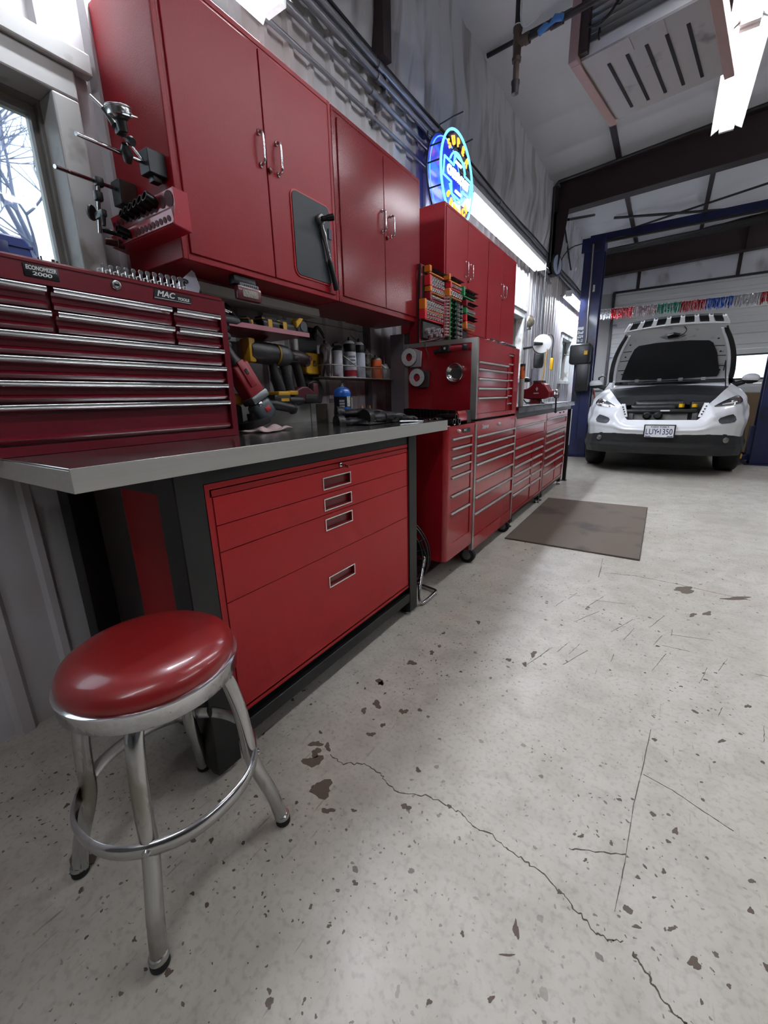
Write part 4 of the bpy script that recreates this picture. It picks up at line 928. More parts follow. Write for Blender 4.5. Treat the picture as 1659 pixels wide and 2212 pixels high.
for a, b, c in zip(xs, xs[1:], cs):
    mb = MB(); n = 44
    for i in range(n):
        x = a + (b-a)*(i+.5)/n; w_ = (b-a)/n*1.05; zt = 2.585 - .02*(x+1.05)/1.5 if x < .4 else 2.563; L_ = .17*r.uniform(.82, 1.12); y = 9.5 + r.uniform(-.012, .012); sl = r.uniform(-.02, .02); tw = r.uniform(-.9, .9)
        for q in range(4):
            z0_, z1_ = zt - L_*q/4, zt - L_*(q+1)/4; dy = .008*math.sin(tw*q*2+i)
            mb.poly_ext([(x-w_/2+sl*q/4, y+dy, z0_), (x+w_/2+sl*q/4, y-dy, z0_), (x+w_/2+sl*(q+1)/4, y+dy, z1_), (x-w_/2+sl*(q+1)/4, y-dy, z1_)], (0, .0006, 0))
    part(t, 'foil_fringe', mb, foil[c], None, True, label=c.replace('pink', 'pale silver')+' foil fringe', stuff=True)

# things round the lift
t = thing('plywood_sheet', 'brown plywood sheet standing behind the right front of the white car', 'board', (1.4, 9.5, 0))
part(t, 'sheet', MB().box(1.05, 1.95, 9.48, 9.50, 0, 1.005), mat('brown board', (136, 112, 82), .6, var=.15, vscale=3), 30, True)
t = thing('air_hose', 'coiled red-brown air hose hanging behind the left lift post', 'hose', (-1.2, 9.0, .7))
for k in range(6):
    rx, rz_ = .075-.005*k, .24-.012*k
    part(t, 'coil', MB().tube([(-1.20+.006*k+rx*math.cos(a_*PI/10), 9.0+.014*k, .93+rz_*math.sin(a_*PI/10)-.01*k) for a_ in range(20)], .011, 8, closed=True), mat('red brown rubber hose', (122, 58, 46), .5), 60, True)
part(t, 'wall_hook', MB().tube([(-1.2, 9.12, 1.2), (-1.2, 8.98, 1.17), (-1.2, 8.98, 1.2)], .01, 8), BLK, 50, True)
t = thing('storage_bin', 'blue plastic bin on low shelf between lift post and car', 'bin', (-1.2, 9.2, .45))
part(t, 'tub', MB().poly_ext([(-1.36, 9.1, .45), (-1.03, 9.1, .45), (-1.01, 9.1, .66), (-1.38, 9.1, .66)], (0, .3, 0)), mat('blue plastic', (40, 128, 188), .4), 30, True)
part(t, 'rim', MB().box(-1.39, -1.0, 9.09, 9.41, .655, .675), mat('blue plastic', (40, 128, 188), .4), 30, True)
t = thing('low_shelf', 'low grey shelf with white cartons behind the blue lift post', 'shelf', (-1.2, 9.3, 0))
part(t, 'shelf_board', MB().box(-1.45, -.98, 9.08, 9.45, .42, .45), GALV, 30, True)
part(t, 'shelf_board', MB().box(-1.45, -.98, 9.08, 9.45, .08, .11), GALV, 30, True)
for x in (-1.43, -1.0):
    for y in (9.1, 9.43): part(t, 'leg', MB().box(x-.015, x+.015, y-.015, y+.015, 0, .42), GALV, 30, True)
single('carton', MB().box(-1.36, -1.04, 9.12, 9.4, .11, .36), mat('white carton', (196, 196, 192), .6, dark=(70, 84, 110), dth=.6, vscale=14), 'white printed carton on the low shelf behind the lift post', 'box', bev=.004)
t = thing('fire_extinguisher', 'pale round tank with black nozzle on wall behind lift post', 'extinguisher', (-1.13, 9.8, 1.1))
part(t, 'tank', MB().lathe([(0, 0), (.05, 0), (.065, .03), (.065, .10), (.045, .15), (.02, .17), (0, .17)], (-1.17, 9.7, 1.12)), mat('pale tank', (196, 200, 196), .35), 60, True)
part(t, 'nozzle', MB().tube([(-1.17, 9.7, 1.28), (-1.17, 9.7, 1.36), (-1.10, 9.68, 1.40), (-1.05, 9.68, 1.37)], .018, 8), BLK, 50, True)
part(t, 'bracket', MB().box(-1.30, -1.05, 9.68, 9.8, 1.085, 1.12), mat('grey bracket', (90, 90, 88), .5), 30, True)
single('grey_cabinet', MB().box(-1.66, -1.30, 9.7, 10.4, 0, 1.085), mat('grey cabinet paint', (150, 150, 146), .5), 'grey cabinet against the wall behind the left lift post', 'cabinet', bev=.004)

# ---------------------------------------------------------------- hanging heater in its wooden crate
def heater():
    rz_ = math.radians(-9.5)
    t = thing('hanging_heater', 'slotted grey hanging heater box in pinkish timber frame near the ceiling', 'heater', (-.33, 3.83, 3.1), rot=(0, 0, rz_))
    PINK = mat('pink primed timber', (172, 144, 140), .6, var=.15, vscale=5)
    GR = mat('heater sheet metal', (170, 168, 168), .45, .1, dark=(126, 122, 122), dth=.66, vscale=5)
    w2, l2, h = .325, .40, .62
    part(t, 'bottom_panel', MB().box(-w2, w2, -l2, l2, .0, .012), GR, 30)
    mb = MB()
    for i in range(5):
        x = -.20 + .105*i; part(t, 'slot', MB().box(x-.009, x+.009, -.26, .32, -.004, .0005), GAP, None)
    for x in (-.055, .12): part(t, 'seam', MB().box(x-.002, x+.002, -l2, -.27, -.003, .0), GR, None)
    part(t, 'side_panel', MB().box(-w2, -w2+.01, -l2+.06, l2, .012, h), GR, 30); part(t, 'side_panel', MB().box(w2-.01, w2, -l2+.06, l2, .012, h), GR, 30)
    part(t, 'back_panel', MB().box(-w2, w2, l2-.01, l2, .012, h), GR, 30); part(t, 'top_panel', MB().box(-w2, w2, -l2+.06, l2, h-.01, h), GR, 30)
    FIN = mat('aluminium louvre', (240, 242, 245), .4, .0, var=.3, vscale=6)
    for i in range(14):
        z = .06 + .04*i; part(t, 'louvre', MB().poly_ext([(-w2+.01, -l2+.10, z), (-w2+.01, -l2+.06, z+.012), (-w2+.01, -l2+.062, z+.016), (-w2+.01, -l2+.10, z+.028)], (2*w2-.02, 0, 0)), FIN, None)
    part(t, 'front_sheet', MB().box(-w2+.01, w2-.01, -l2+.10, -l2+.11, .012, h-.01), FIN, 30)
    part(t, 'lower_sheet', MB().box(-w2, w2, -l2-.002, -l2+.06, .0125, .07), FIN, 30)
    for sx in (-1, 1):
        part(t, 'timber_post', MB().box(sx*(w2+.03)-.028, sx*(w2+.03)+.028, -l2-.06, -l2-.01, -.012, h+.25), PINK, 30, bev=.003)
        part(t, 'timber_rail', MB().box(sx*(w2+.03)-.028, sx*(w2+.03)+.028, -l2-.01, l2+.05, -.012, .085), PINK, 30, bev=.003)
        part(t, 'timber_post', MB().box(sx*(w2+.03)-.028, sx*(w2+.03)+.028, l2, l2+.05, .085, h+.25), PINK, 30, bev=.003)
    part(t, 'timber_side', MB().box(w2+.03, w2+.055, -l2-.01, l2+.05, .085, .5), PINK, 30)
    part(t, 'dark_strut', MB().box(-w2+.0, -w2+.05, -l2-.05, -l2-.01, .012, .6), DKRED, 30)
    part(t, 'gas_valve', MB().rbox(.02, .13, -l2-.09, -l2-.0, .40, .50, .012), mat('valve grey', (76, 70, 70), .5, .4), 40)
    part(t, 'motor', MB().cyl((.16, -l2-.08, .40), (.16, -l2, .42), .05), BLK, 40)
    for i in range(5):
        r = random.Random(i); part(t, 'wire', MB().tube([(-.22+.07*i, -l2-.03, .55), (-.2+.06*i+r.uniform(-.03, .03), -l2-.07, .35), (-.15+.05*i+r.uniform(-.05, .05), -l2-.06, .18+.03*i), (-.1+.04*i, -l2-.08, .12+.02*i), (.0+.03*i, -l2-.05, .25), (.05, -l2-.05, .44)], .0035, 6, smooth=2), BLK, 60)
    part(t, 'wire', MB().tube([(-w2+.02, -l2-.04, .14), (-.18, -l2-.06, .10), (-.08, -l2-.06, .20), (-.02, -l2-.05, .34), (.02, -l2-.04, .45)], .007, 8, smooth=2), BLK, 60)
    for x, z in ((-.23, .30), (-.22, .10), (.2, .28)): part(t, 'hook', MB().tube([(x, -l2+.0, z), (x, -l2-.02, z+.01), (x, -l2-.025, z-.03), (x, -l2-.01, z-.04)], .006, 6), BLK, 50)
    return t
heater()
# gas pipe and tee
def pipework():
    t = thing('gas_pipe', 'rusty iron gas pipe with capped drip leg and blue valve left of heater', 'pipe', (-1.02, 3.16, 3.1))
    RUST = mat('rusty iron pipe', (96, 82, 74), .6, .3, var=.35, vscale=20)
    IRON = mat('dark iron pipe', (60, 56, 58), .45, .6, var=.4, vscale=30)
    p = Vector((-1.03, 3.17, 3.14)); o = p - Vector(t.location)
    part(t, 'riser', MB().cyl(o+Vector((0, 0, .05)), o+Vector((0, 0, .82)), .018), IRON, 40)
    part(t, 'tee', MB().lathe([(0, -.09), (.026, -.09), (.028, -.07), (.023, -.065), (.026, 0), (.023, .055), (.028, .06), (.028, .08), (0, .08)], o, (0, 0, 1), 20), RUST, 50)
    part(t, 'tee_outlet', MB().lathe([(.0, 0), (.024, 0), (.024, .045), (.029, .048), (.029, .075), (0, .075)], o, (1, -.12, 0), 20), RUST, 50)
    part(t, 'drip_leg', MB().cyl(o+Vector((0, 0, -.085)), o+Vector((0, 0, -.20)), .018), RUST, 40)
    part(t, 'end_cap', MB().lathe([(0, -.255), (.021, -.25), (.023, -.205), (.026, -.20), (.026, -.185), (0, -.18)], o, (0, 0, 1), 20), IRON, 50)
    part(t, 'branch', MB().tube([o+Vector((.07, -.008, 0)), o+Vector((.35, -.04, .0)), o+Vector((.75, -.09, 0))], .0175, 14), IRON, 50)
    part(t, 'coupling', MB().cyl(o+Vector((.20, -.024, 0)), o+Vector((.27, -.032, 0)), .026), IRON, 40)
    vv = part(t, 'valve', MB().cyl(o+Vector((.21, -.025, 0)), o+Vector((.21, -.075, -.035)), .012), IRON, 40)
    part(vv, 'handle', MB().tube([o+Vector((.15, -.085, -.055)), o+Vector((.19, -.08, -.03)), o+Vector((.21, -.08, -.035)), o+Vector((.24, -.08, -.015)), o+Vector((.28, -.085, -.03))], [.016, .018, .008, .018, .016], 12), mat('blue valve handle', (52, 110, 178), .4), 60, label='blue butterfly handle')
    part(t, 'white_wire', MB().tube([o+Vector((.02, -.02, .82)), o+Vector((.022, -.022, .3)), o+Vector((.018, -.024, .09)), o+Vector((.05, -.035, .035)), o+Vector((.11, -.04, .045)), o+Vector((.15, -.04, .075))], .0045, 8, smooth=2), WHITE, 60)
    part(t, 'tape_wrap', MB().cyl(o+Vector((0, 0, .055)), o+Vector((0, 0, .09)), .023), WHITE, 40)
pipework()
# ---------------------------------------------------------------- magnetic indicator stands on the cabinet side
MAGN = mat('magnet base grey', (38, 44, 48), .45)
RUSTB = mat('rusty magnet face', (74, 58, 50), .6, var=.4, vscale=40)
t = thing('dial_indicator_stand', 'magnetic stand with round dial gauge high on the red cabinet side', 'dial indicator', (-1.39, .885, 1.72))
part(t, 'magnetic_base', MB().box(-1.425, -1.375, .857, .914, 1.735, 1.797), MAGN, 30, True, bev=.002)
part(t, 'switch_knob', MB().rbox(-1.412, -1.385, .872, .90, 1.718, 1.737, .003, 2), BLKP, 30, True)
part(t, 'post', MB().cyl((-1.398, .862, 1.762), (-1.352, .655, 1.738), .0055, n=14), CHROME, 40, True)
part(t, 'post_clamp', MB().tube([(-1.385, .80, 1.738), (-1.372, .795, 1.752), (-1.362, .785, 1.757), (-1.352, .78, 1.765)], [.010, .015, .013, .008], 12), BLKP, 50, True)
part(t, 'arm', MB().cyl((-1.392, .850, 1.765), (-1.358, .775, 1.795), .0045, n=12), CHROME, 40, True)
part(t, 'arm_clamp', MB().rbox(-1.37, -1.345, .765, .79, 1.785, 1.81, .006, 2), BLKP, 40, True)
part(t, 'thumb_screw', MB().lathe([(0, 0), (.004, 0), (.004, .012), (.010, .013), (.012, .018), (.010, .026), (0, .026)], (-1.350, .785, 1.78), (.8, .2, -.5), n=14), BLKP, 40, True)
part(t, 'lever', MB().tube([(-1.362, .770, 1.80), (-1.372, .765, 1.82), (-1.385, .755, 1.845)], [.006, .011, .008], 10, smooth=1), BLKP, 50, True)
part(t, 'fine_rod', MB().cyl((-1.378, .758, 1.838), (-1.405, .735, 1.872), .0035, n=10), WORN, 40, True)
g = part(t, 'gauge_body', MB().lathe([(0, -.016), (.020, -.016), (.029, -.010), (.031, .003), (.029, .008), (0, .008)], (-1.322, .76, 1.822), (.18, -.2, 1), n=36), WORN, 40, True)
part(g, 'bezel', MB().torus(Vector((-1.322, .76, 1.822))+Vector((.18, -.2, 1)).normalized()*.008, (.18, -.2, 1), .029, .0035, 36, 8), WORN, 50, True)
part(g, 'dial_face', MB().lathe([(0, .0083), (.027, .0083), (.027, .0088), (0, .0088)], (-1.322, .76, 1.822), (.18, -.2, 1), n=30), WHITE, None, True)
part(g, 'back_lug', MB().lathe([(0, -.045), (.012, -.042), (.014, -.02), (.022, -.014), (0, -.014)], (-1.322, .76, 1.822), (.18, -.2, 1), n=18), BLKP, 40, True)
part(g, 'stem', MB().cyl((-1.292, .755, 1.806), (-1.258, .755, 1.79), .005, n=12), WORN, 40, True)
part(g, 'plunger', MB().cyl((-1.262, .755, 1.792), (-1.222, .75, 1.772), .0022, .0012, n=8), WORN, 40, True)
t = thing('dial_indicator_stand', 'magnetic stand with a rusty base and hanging clamps, lower on cabinet side', 'dial indicator', (-1.57, .885, 1.7))
mb = MB().box(-1.605, -1.556, .857, .914, 1.695, 1.765); b_ = part(t, 'magnetic_base', mb, MAGN, 30, True, bev=.002)
part(b_, 'rusty_face', MB().box(-1.5565, -1.5555, .860, .912, 1.70, 1.762), RUSTB, None, True)
part(t, 'switch_knob', MB().rbox(-1.59, -1.565, .872, .90, 1.678, 1.697, .003, 2), BLKP, 30, True)
part(t, 'post', MB().cyl((-1.575, .860, 1.738), (-1.500, .655, 1.706), .0055, n=14), WORN, 40, True)
part(t, 'post_clamp', MB().rbox(-1.552, -1.53, .775, .80, 1.712, 1.738, .006, 2), BLKP, 40, True)
part(t, 'hanging_rod', MB().tube([(-1.538, .785, 1.72), (-1.545, .780, 1.68), (-1.568, .778, 1.59)], .005, 10), WORN, 50, True)
part(t, 'clamp', MB().rbox(-1.555, -1.533, .768, .792, 1.672, 1.70, .006, 2), BLKP, 40, True)
part(t, 'thumb_wheel', MB().lathe([(0, 0), (.020, 0), (.022, .004), (.020, .010), (0, .010)], (-1.58, .775, 1.648), (-.75, -.5, .1), n=20), BLKP, 40, True)
part(t, 'clamp', MB().rbox(-1.565, -1.515, .768, .785, 1.624, 1.645, .005, 2), BLKP, 40, True)
part(t, 'tip', MB().tube([(-1.525, .775, 1.63), (-1.525, .773, 1.60)], [.008, .005], 8), BLKP, 40, True)

# socket tray on the cabinet side
TRAYR = mat('tray red', (178, 28, 48), .3, coat=.4)
t = thing('socket_tray', 'red magnetic two-tier socket tray stuck low on the cabinet side', 'socket tray', (-1.42, .89, 1.58))
def perf(name, x0, x1, ya, za, yb, zb, holes, rows=1):
    """perforated sheet seen face-on: plate with dark through holes as inset discs"""
    s = part(t, name, MB().poly_ext([(x0, ya, za), (x1, ya, za), (x1, yb, zb), (x0, yb, zb)], (0, -.0015, .0012)), TRAYR, 30, True)
    n = Vector((0, -(zb-za), (yb-ya))).normalized(); n = -n if n.y > 0 else n
    for hx, hr, v in holes:
        c = Vector((hx, ya+(yb-ya)*v, za+(zb-za)*v))
        part(s, 'hole', MB().lathe([(0, 0), (hr, 0), (hr, .0006), (0, .0006)], c + n*.0022, n, n=20), mat('tray hole', (72, 10, 20), .6), None, True)
    return s
H1 = [(-1.64+.0275*i*.9, .0075+.0012*i*.9, .5) for i in range(13)]; H1[-2] = (-1.352, .017, .5); H1[-1] = (-1.315, .021, .5)
perf('upper_tier', -1.655, -1.290, .872, 1.632, .866, 1.674, H1)
perf('lower_tier', -1.645, -1.285, .858, 1.578, .852, 1.614, [(-1.50+.0215*i, .0098-.0002*i, .5) for i in range(10)])
part(t, 'bottom_lip', MB().poly_ext([(-1.645, .850, 1.580), (-1.285, .850, 1.580), (-1.285, .912, 1.570), (-1.645, .912, 1.570)], (0, 0, .002)), TRAYR, 30, True)
part(t, 'ledge', MB().poly_ext([(-1.655, .875, 1.613), (-1.285, .875, 1.613), (-1.290, .868, 1.631), (-1.655, .868, 1.631)], (0, .002, 0)), TRAYR, 30, True)
part(t, 'end_plate', MB().poly_ext([(-1.288, .912, 1.568), (-1.288, .852, 1.578), (-1.288, .866, 1.63), (-1.288, .864, 1.676), (-1.288, .912, 1.674)], (.0018, 0, 0)), TRAYR, 30, True)
def deep_socket(r=.010, l=.06, ax=(0, -1, 0)):
    return MB().lathe([(0, 0), (r*.8, 0), (r*.85, l*.25), (r, l*.3), (r, l), (r*.75, l), (r*.7, l*.8), (0, l*.8)], (0, 0, 0), ax, n=16)
s0 = None
for i in range(6):
    loc = (-1.385-.034*i, .884, 1.652)
    if s0 is None: s0 = single('deep_socket', deep_socket(.0155, .052, (-.05, -.92, .28)), SOCK, 'black deep socket in the upper tier of cabinet-side tray', 'socket', 'black sockets in the upper tier of the cabinet-side tray', loc=loc)
    else: s0 = dup(s0, loc=loc, scale=(1-.05*i,)*3)
d0 = single('socket_adapter', deep_socket(.013, .05, (-.1, -.9, .2)), SOCK, 'black adapter at the right among those in the tray lower tier', 'socket', loc=(-1.53, .864, 1.596))
single('socket_adapter', MB().lathe([(0, 0), (.012, 0), (.012, .02), (.008, .025), (.007, .075), (0, .075)], (0, 0, 0), (-.4, -.85, .1), n=16), SOCK, 'black extension bit jutting left from the tray lower tier', 'socket', loc=(-1.555, .864, 1.600))
single('socket_adapter', MB().lathe([(0, 0), (.015, 0), (.015, .018), (.012, .02), (.011, .055), (0, .055)], (0, 0, 0), (-.3, -.9, .05), n=16), mat('worn brown steel', (90, 60, 56), .4, .6), 'brownish worn adapter at the low left corner of the socket tray', 'socket', loc=(-1.60, .866, 1.585))

# ---------------------------------------------------------------- on top of the bench chest
Zc = 1.398
t = thing('plastic_case', 'blue plastic case with handle standing on the dark red chest', 'case', (-1.45, .42, Zc))
CB = mat('case blue', (34, 62, 140), .38)
part(t, 'shell', MB().poly_ext([(-1.50, .24, Zc), (-1.50, .546, Zc), (-1.50, .535, 1.475), (-1.50, .525, 1.489), (-1.50, .24, 1.489)], (.05, 0, 0)), CB, 30, True, bev=.006)
part(t, 'seam', MB().box(-1.4505, -1.446, .24, .541, 1.462, 1.468), CB, 30, True)
part(t, 'latch', MB().rbox(-1.45, -1.438, .46, .487, 1.425, 1.47, .004, 2), mat('case latch', (24, 42, 104), .4), 30, True)
t = thing('wrench_rack', 'white plastic rack of upright wrenches along the chest lid front', 'wrench rack', (-1.32, .765, Zc))
part(t, 'rail', MB().box(-1.345, -1.305, .625, .895, Zc, Zc+.006), mat('white rack plastic', (226, 226, 224), .4), 30, True)
for i in range(13):
    y = .637 + .0205*i
    part(t, 'holder_clip', MB().tube([(-1.318, y-.007, Zc+.004), (-1.320, y-.006, Zc+.018), (-1.320, y+.001, Zc+.021), (-1.320, y+.006, Zc+.016), (-1.318, y+.007, Zc+.004)], .0016, 6), mat('white rack plastic', (226, 226, 224), .4), 50, True)
wr = thing('wrench', 'polished small wrench standing upright in the white rack', 'wrench', (-1.325, .65, Zc+.004), group='small wrenches standing in the white rack')
part(wr, 'shank', MB().box(-.001, .001, -.003, .003, 0, .022), CHROME, 30)
part(wr, 'end', MB().lathe([(0, -.0015), (.005, -.0015), (.006, 0), (.005, .0015), (0, .0015)], (0, .0, .026), (1, 0, 0), n=14), CHROME, 40)
for i in range(1, 12): dup(wr, (-1.327, .65+.0205*i, Zc+.004), scale=(1.5, 1.0+.05*i, 1+.04*i))
for k, (y, h, r) in enumerate(((.556, .055, .0035), (.549, .05, .0025), (.583, .052, .007), (.592, .05, .005), (.612, .042, .003), (.622, .050, .002))):
    single('drill_bit', MB().lathe([(0, 0), (r, 0), (r, h*.6), (r*.6, h*.65), (r*.55, h), (0, h)], (0, 0, 0), n=10), [SOCK, SOCK, RUSTB, RUSTB, BLK, BLK][k],
           ['thin dark punch right beside the blue case', 'shorter dark punch touching the blue case', 'thick brown steel punch before the window', 'brown punch just right of the thickest one', 'black pin standing over the brown leather disc', 'thinnest black pin near the window jamb'][k], 'punch', loc=(-1.45, y, Zc), rz=0)
single('leather_disc', MB().lathe([(0, 0), (.045, 0), (.045, .004), (.03, .009), (0, .010)], (-1.42, .615, Zc), n=28), mat('brown leather', (122, 90, 66), .6), 'brown round disc lying on the dark red chest', 'disc')
t = thing('paper_tag', 'white paper tag with wire tie standing at the chest lid end', 'tag', (-1.40, .95, Zc))
part(t, 'card', MB().poly_ext([(-1.42, .905, 1.435), (-1.42, .965, Zc+.005), (-1.42, 1.00, 1.43), (-1.42, 1.01, 1.455), (-1.42, .995, 1.498), (-1.42, .985, 1.504)], (.0012, 0, 0)), mat('paper', (214, 218, 236), .7), 30, True)
part(t, 'wire_tie', MB().tube([(-1.417, .935, 1.462), (-1.415, .95, 1.47), (-1.414, .965, 1.463), (-1.416, .955, 1.455), (-1.415, .945, 1.464), (-1.415, .95, 1.44)], .0022, 6, smooth=1), BLK, 50, True)
single('small_bottle_cap', MB().cyl((-1.36, .955, Zc-.012), (-1.36, .955, Zc+.012), .008, n=14), BLK, 'small black cap beside the paper tag on the chest', 'cap', bev=.001)

# screwdrivers racked on the chest's right side
RK = thing('tool_rack', 'dark tool rack on the far side of the bench chest holding rubber handles', 'rack', (-1.45, 1.0, 1.16))
part(RK, 'rack_plate', MB().box(-1.47, -1.41, .989, .996, 1.14, 1.40), BLK, 30, True)
hz = [1.336, 1.304, 1.273, 1.245, 1.218, 1.19, 1.165]
sd = thing('screwdriver', 'screwdriver with ribbed dark grey rubber handle racked beside chest', 'screwdriver', (-1.42, .997, 1.336), group='screwdrivers racked beside the chest')
part(sd, 'handle', MB().lathe([(0, .060), (.009, .062), (.0125, .068), (.0135, .08), (.0125, .088), (.0135, .096), (.0135, .108), (.010, .114), (0, .116)][:], (0, 0, 0), (0, 1, 0), n=18), mat('rubber handle grey', (58, 64, 66), .55), 50)
part(sd, 'shaft', MB().cyl((0, 0, 0), (0, .062, 0), .0035, n=10), CHROME, 40)
for i, z in enumerate(hz[1:]): dup(sd, (-1.42, .997-.002*(i % 2), z))
t = thing('screwdriver', 'largest dark grey handled driver, topmost beside the chest', 'screwdriver', (-1.42, .997, 1.368))
part(t, 'handle', MB().lathe([(0, .07), (.013, .072), (.018, .082), (.0165, .10), (.019, .115), (.019, .15), (.014, .162), (0, .165)], (0, 0, 0), (0, 1, -.05), n=20), mat('rubber handle grey', (58, 64, 66), .55), 50)
part(t, 'shaft', MB().cyl((0, 0, 0), (0, .072, -.003), .005, n=10), CHROME, 40)
t = thing('pliers', 'small chrome cutters lying on top of the racked handles', 'pliers', (-1.42, 1.07, 1.395))
part(t, 'jaw', MB().ball((-1.42, 1.082, 1.407), .009, 12, (1, 1.4, .7)), CHROME, 50, True)
for s in (-1, 1): part(t, 'handle', MB().tube([(-1.42, 1.085, 1.403), (-1.42+s*.006, 1.10, 1.396), (-1.42+s*.010, 1.125, 1.390)], .0035, 8, smooth=1), CHROME, 50, True)

# ---------------------------------------------------------------- under the wall cabinet
t = thing('unlit_light', 'unlit white strip light mounted under the red wall cabinets', 'light fixture', (-1.53, 1.38, 1.47))
part(t, 'housing', MB().poly_ext([(-1.60, 1.055, 1.512), (-1.515, 1.055, 1.512), (-1.49, 1.055, 1.495), (-1.485, 1.055, 1.462), (-1.60, 1.055, 1.462)], (0, .66, 0)), mat('cream enamel', (214, 216, 214), .4), 30, True)
part(t, 'diffuser', MB().box(-1.595, -1.49, 1.065, 1.705, 1.456, 1.462), mat('cream diffuser', (170, 170, 164), .5), 30, True)
t = thing('work_light', 'small dark red clip-on work light hanging under the cabinet edge', 'work light', (-1.36, 1.18, 1.47))
part(t, 'clip', MB().rbox(-1.395, -1.362, 1.115, 1.215, 1.480, 1.511, .004, 2), BLKP, 30, True)
part(t, 'back_shell', MB().rbox(-1.385, -1.355, 1.132, 1.222, 1.458, 1.487, .004, 2), GRYP, 30, True)
h_ = part(t, 'lamp_housing', MB().rbox(-1.375, -1.350, 1.118, 1.228, 1.428, 1.475, .006, 2), mat('lamp dark red', (92, 26, 36), .35, coat=.3), 30, True)
part(h_, 'lens', MB().rbox(-1.352, -1.347, 1.137, 1.209, 1.437, 1.463, .002, 2), mat('dull lens', (150, 144, 132), .3, bump=.5, bscale=200), 30, True)
for i in range(7): part(h_, 'vent', MB().box(-1.362, -1.3545, 1.152+.009*i, 1.156+.009*i, 1.4755, 1.482), GAP, None, True)

# red shelf with batteries
t = thing('wall_shelf', 'narrow red metal shelf on the wall above the cordless tools', 'shelf', (-1.53, 1.32, 1.35))
part(t, 'tray', MB().box(-1.655, -1.40, 1.10, 1.535, 1.343, 1.347), REDT, 30, True)
part(t, 'front_lip', MB().poly_ext([(-1.402, 1.10, 1.340), (-1.402, 1.535, 1.340), (-1.402, 1.535, 1.358), (-1.402, 1.16, 1.358), (-1.402, 1.135, 1.346), (-1.402, 1.10, 1.346)], (.003, 0, 0)), mat('worn pink edge', (178, 120, 128), .35, coat=.3), 30, True)
part(t, 'brace', MB().poly_ext([(-1.655, 1.40, 1.343), (-1.52, 1.40, 1.343), (-1.655, 1.40, 1.28)], (0, .004, 0)), REDT, 30, True)
t = thing('wall_post', 'shiny round steel post rising behind the red shelf', 'post', (-1.60, 1.64, .95))
part(t, 'tube', MB().cyl((-1.60, 1.635, 1.047), (-1.60, 1.635, 1.36), .022, n=24), STEEL, 40, True)
single('backing_board', MB().box(-1.655, -1.645, 1.70, 1.86, 1.06, 1.44), mat('black board', (34, 37, 40), .5), 'black square board with bright screws on the wall by the yellow charger', 'board', bev=.002)
DY = mat('tool yellow', (206, 158, 34), .42, var=.1, vscale=20); DKG = mat('tool black', (30, 31, 33), .5, var=.2, vscale=20)
bt = thing('battery_pack', 'yellow and black cordless tool battery on the red shelf', 'battery', (-1.47, 1.36, 1.348))
part(bt, 'case', MB().poly_ext([(-.035, -.06, 0), (.035, -.06, 0), (.035, -.06, .035), (.028, -.06, .045), (-.028, -.06, .045), (-.035, -.06, .035)], (0, .115, 0)), DKG, 30, bev=.004)
part(bt, 'yellow_band', MB().box(-.0358, .0362, -.035, -.012, .003, .047), DY, 30, bev=.002)
part(bt, 'yellow_band', MB().box(-.030, .030, -.062, -.045, .046, .050), DY, 30, bev=.002)
part(bt, 'terminal', MB().box(-.022, .022, -.055, .03, .045, .060), DKG, 30, bev=.002)
bt['label'] = 'double yellow and black battery in the middle of the red shelf'
dup(bt, (-1.47, 1.445, 1.348), label='yellow and black battery next to the tape measure on the shelf')
dup(bt, (-1.48, 1.255, 1.347), rz=.5, label='yellow and black battery at the near end of the red shelf', scale=(.8, .8, .8))
t = thing('tape_measure', 'yellow and black tape measure at the far end of the red shelf', 'tape measure', (-1.45, 1.525, 1.348))
part(t, 'case', MB().poly_ext([(-1.47, 1.49, 1.348), (-1.47, 1.56, 1.348), (-1.47, 1.565, 1.375), (-1.47, 1.55, 1.41), (-1.47, 1.515, 1.42), (-1.47, 1.49, 1.408)], (.04, 0, 0)), DKG, 30, True, bev=.006)
part(t, 'yellow_top', MB().poly_ext([(-1.471, 1.485, 1.405), (-1.471, 1.487, 1.375), (-1.471, 1.515, 1.40), (-1.471, 1.535, 1.422), (-1.471, 1.510, 1.424)], (.044, 0, 0)), DY, 30, True, bev=.004)
part(t, 'reel_disc', MB().cyl((-1.432, 1.533, 1.388), (-1.427, 1.533, 1.388), .022, n=20), GRYP, 40, True)
t = thing('scraper', 'black scraper with pale blade leaning on the red shelf', 'scraper', (-1.55, 1.2, 1.36))
part(t, 'blade', MB().poly_ext([(-1.55, 1.14, 1.425), (-1.55, 1.15, 1.432), (-1.55, 1.26, 1.375), (-1.55, 1.25, 1.360)], (.004, 0, 0)), GALV, 30, True)
part(t, 'handle', MB().tube([(-1.56, 1.19, 1.44), (-1.55, 1.215, 1.438), (-1.54, 1.235, 1.41), (-1.53, 1.255, 1.38), (-1.53, 1.27, 1.35)], [.005, .012, .016, .014, .012], 12, smooth=1), DKG, 50, True)

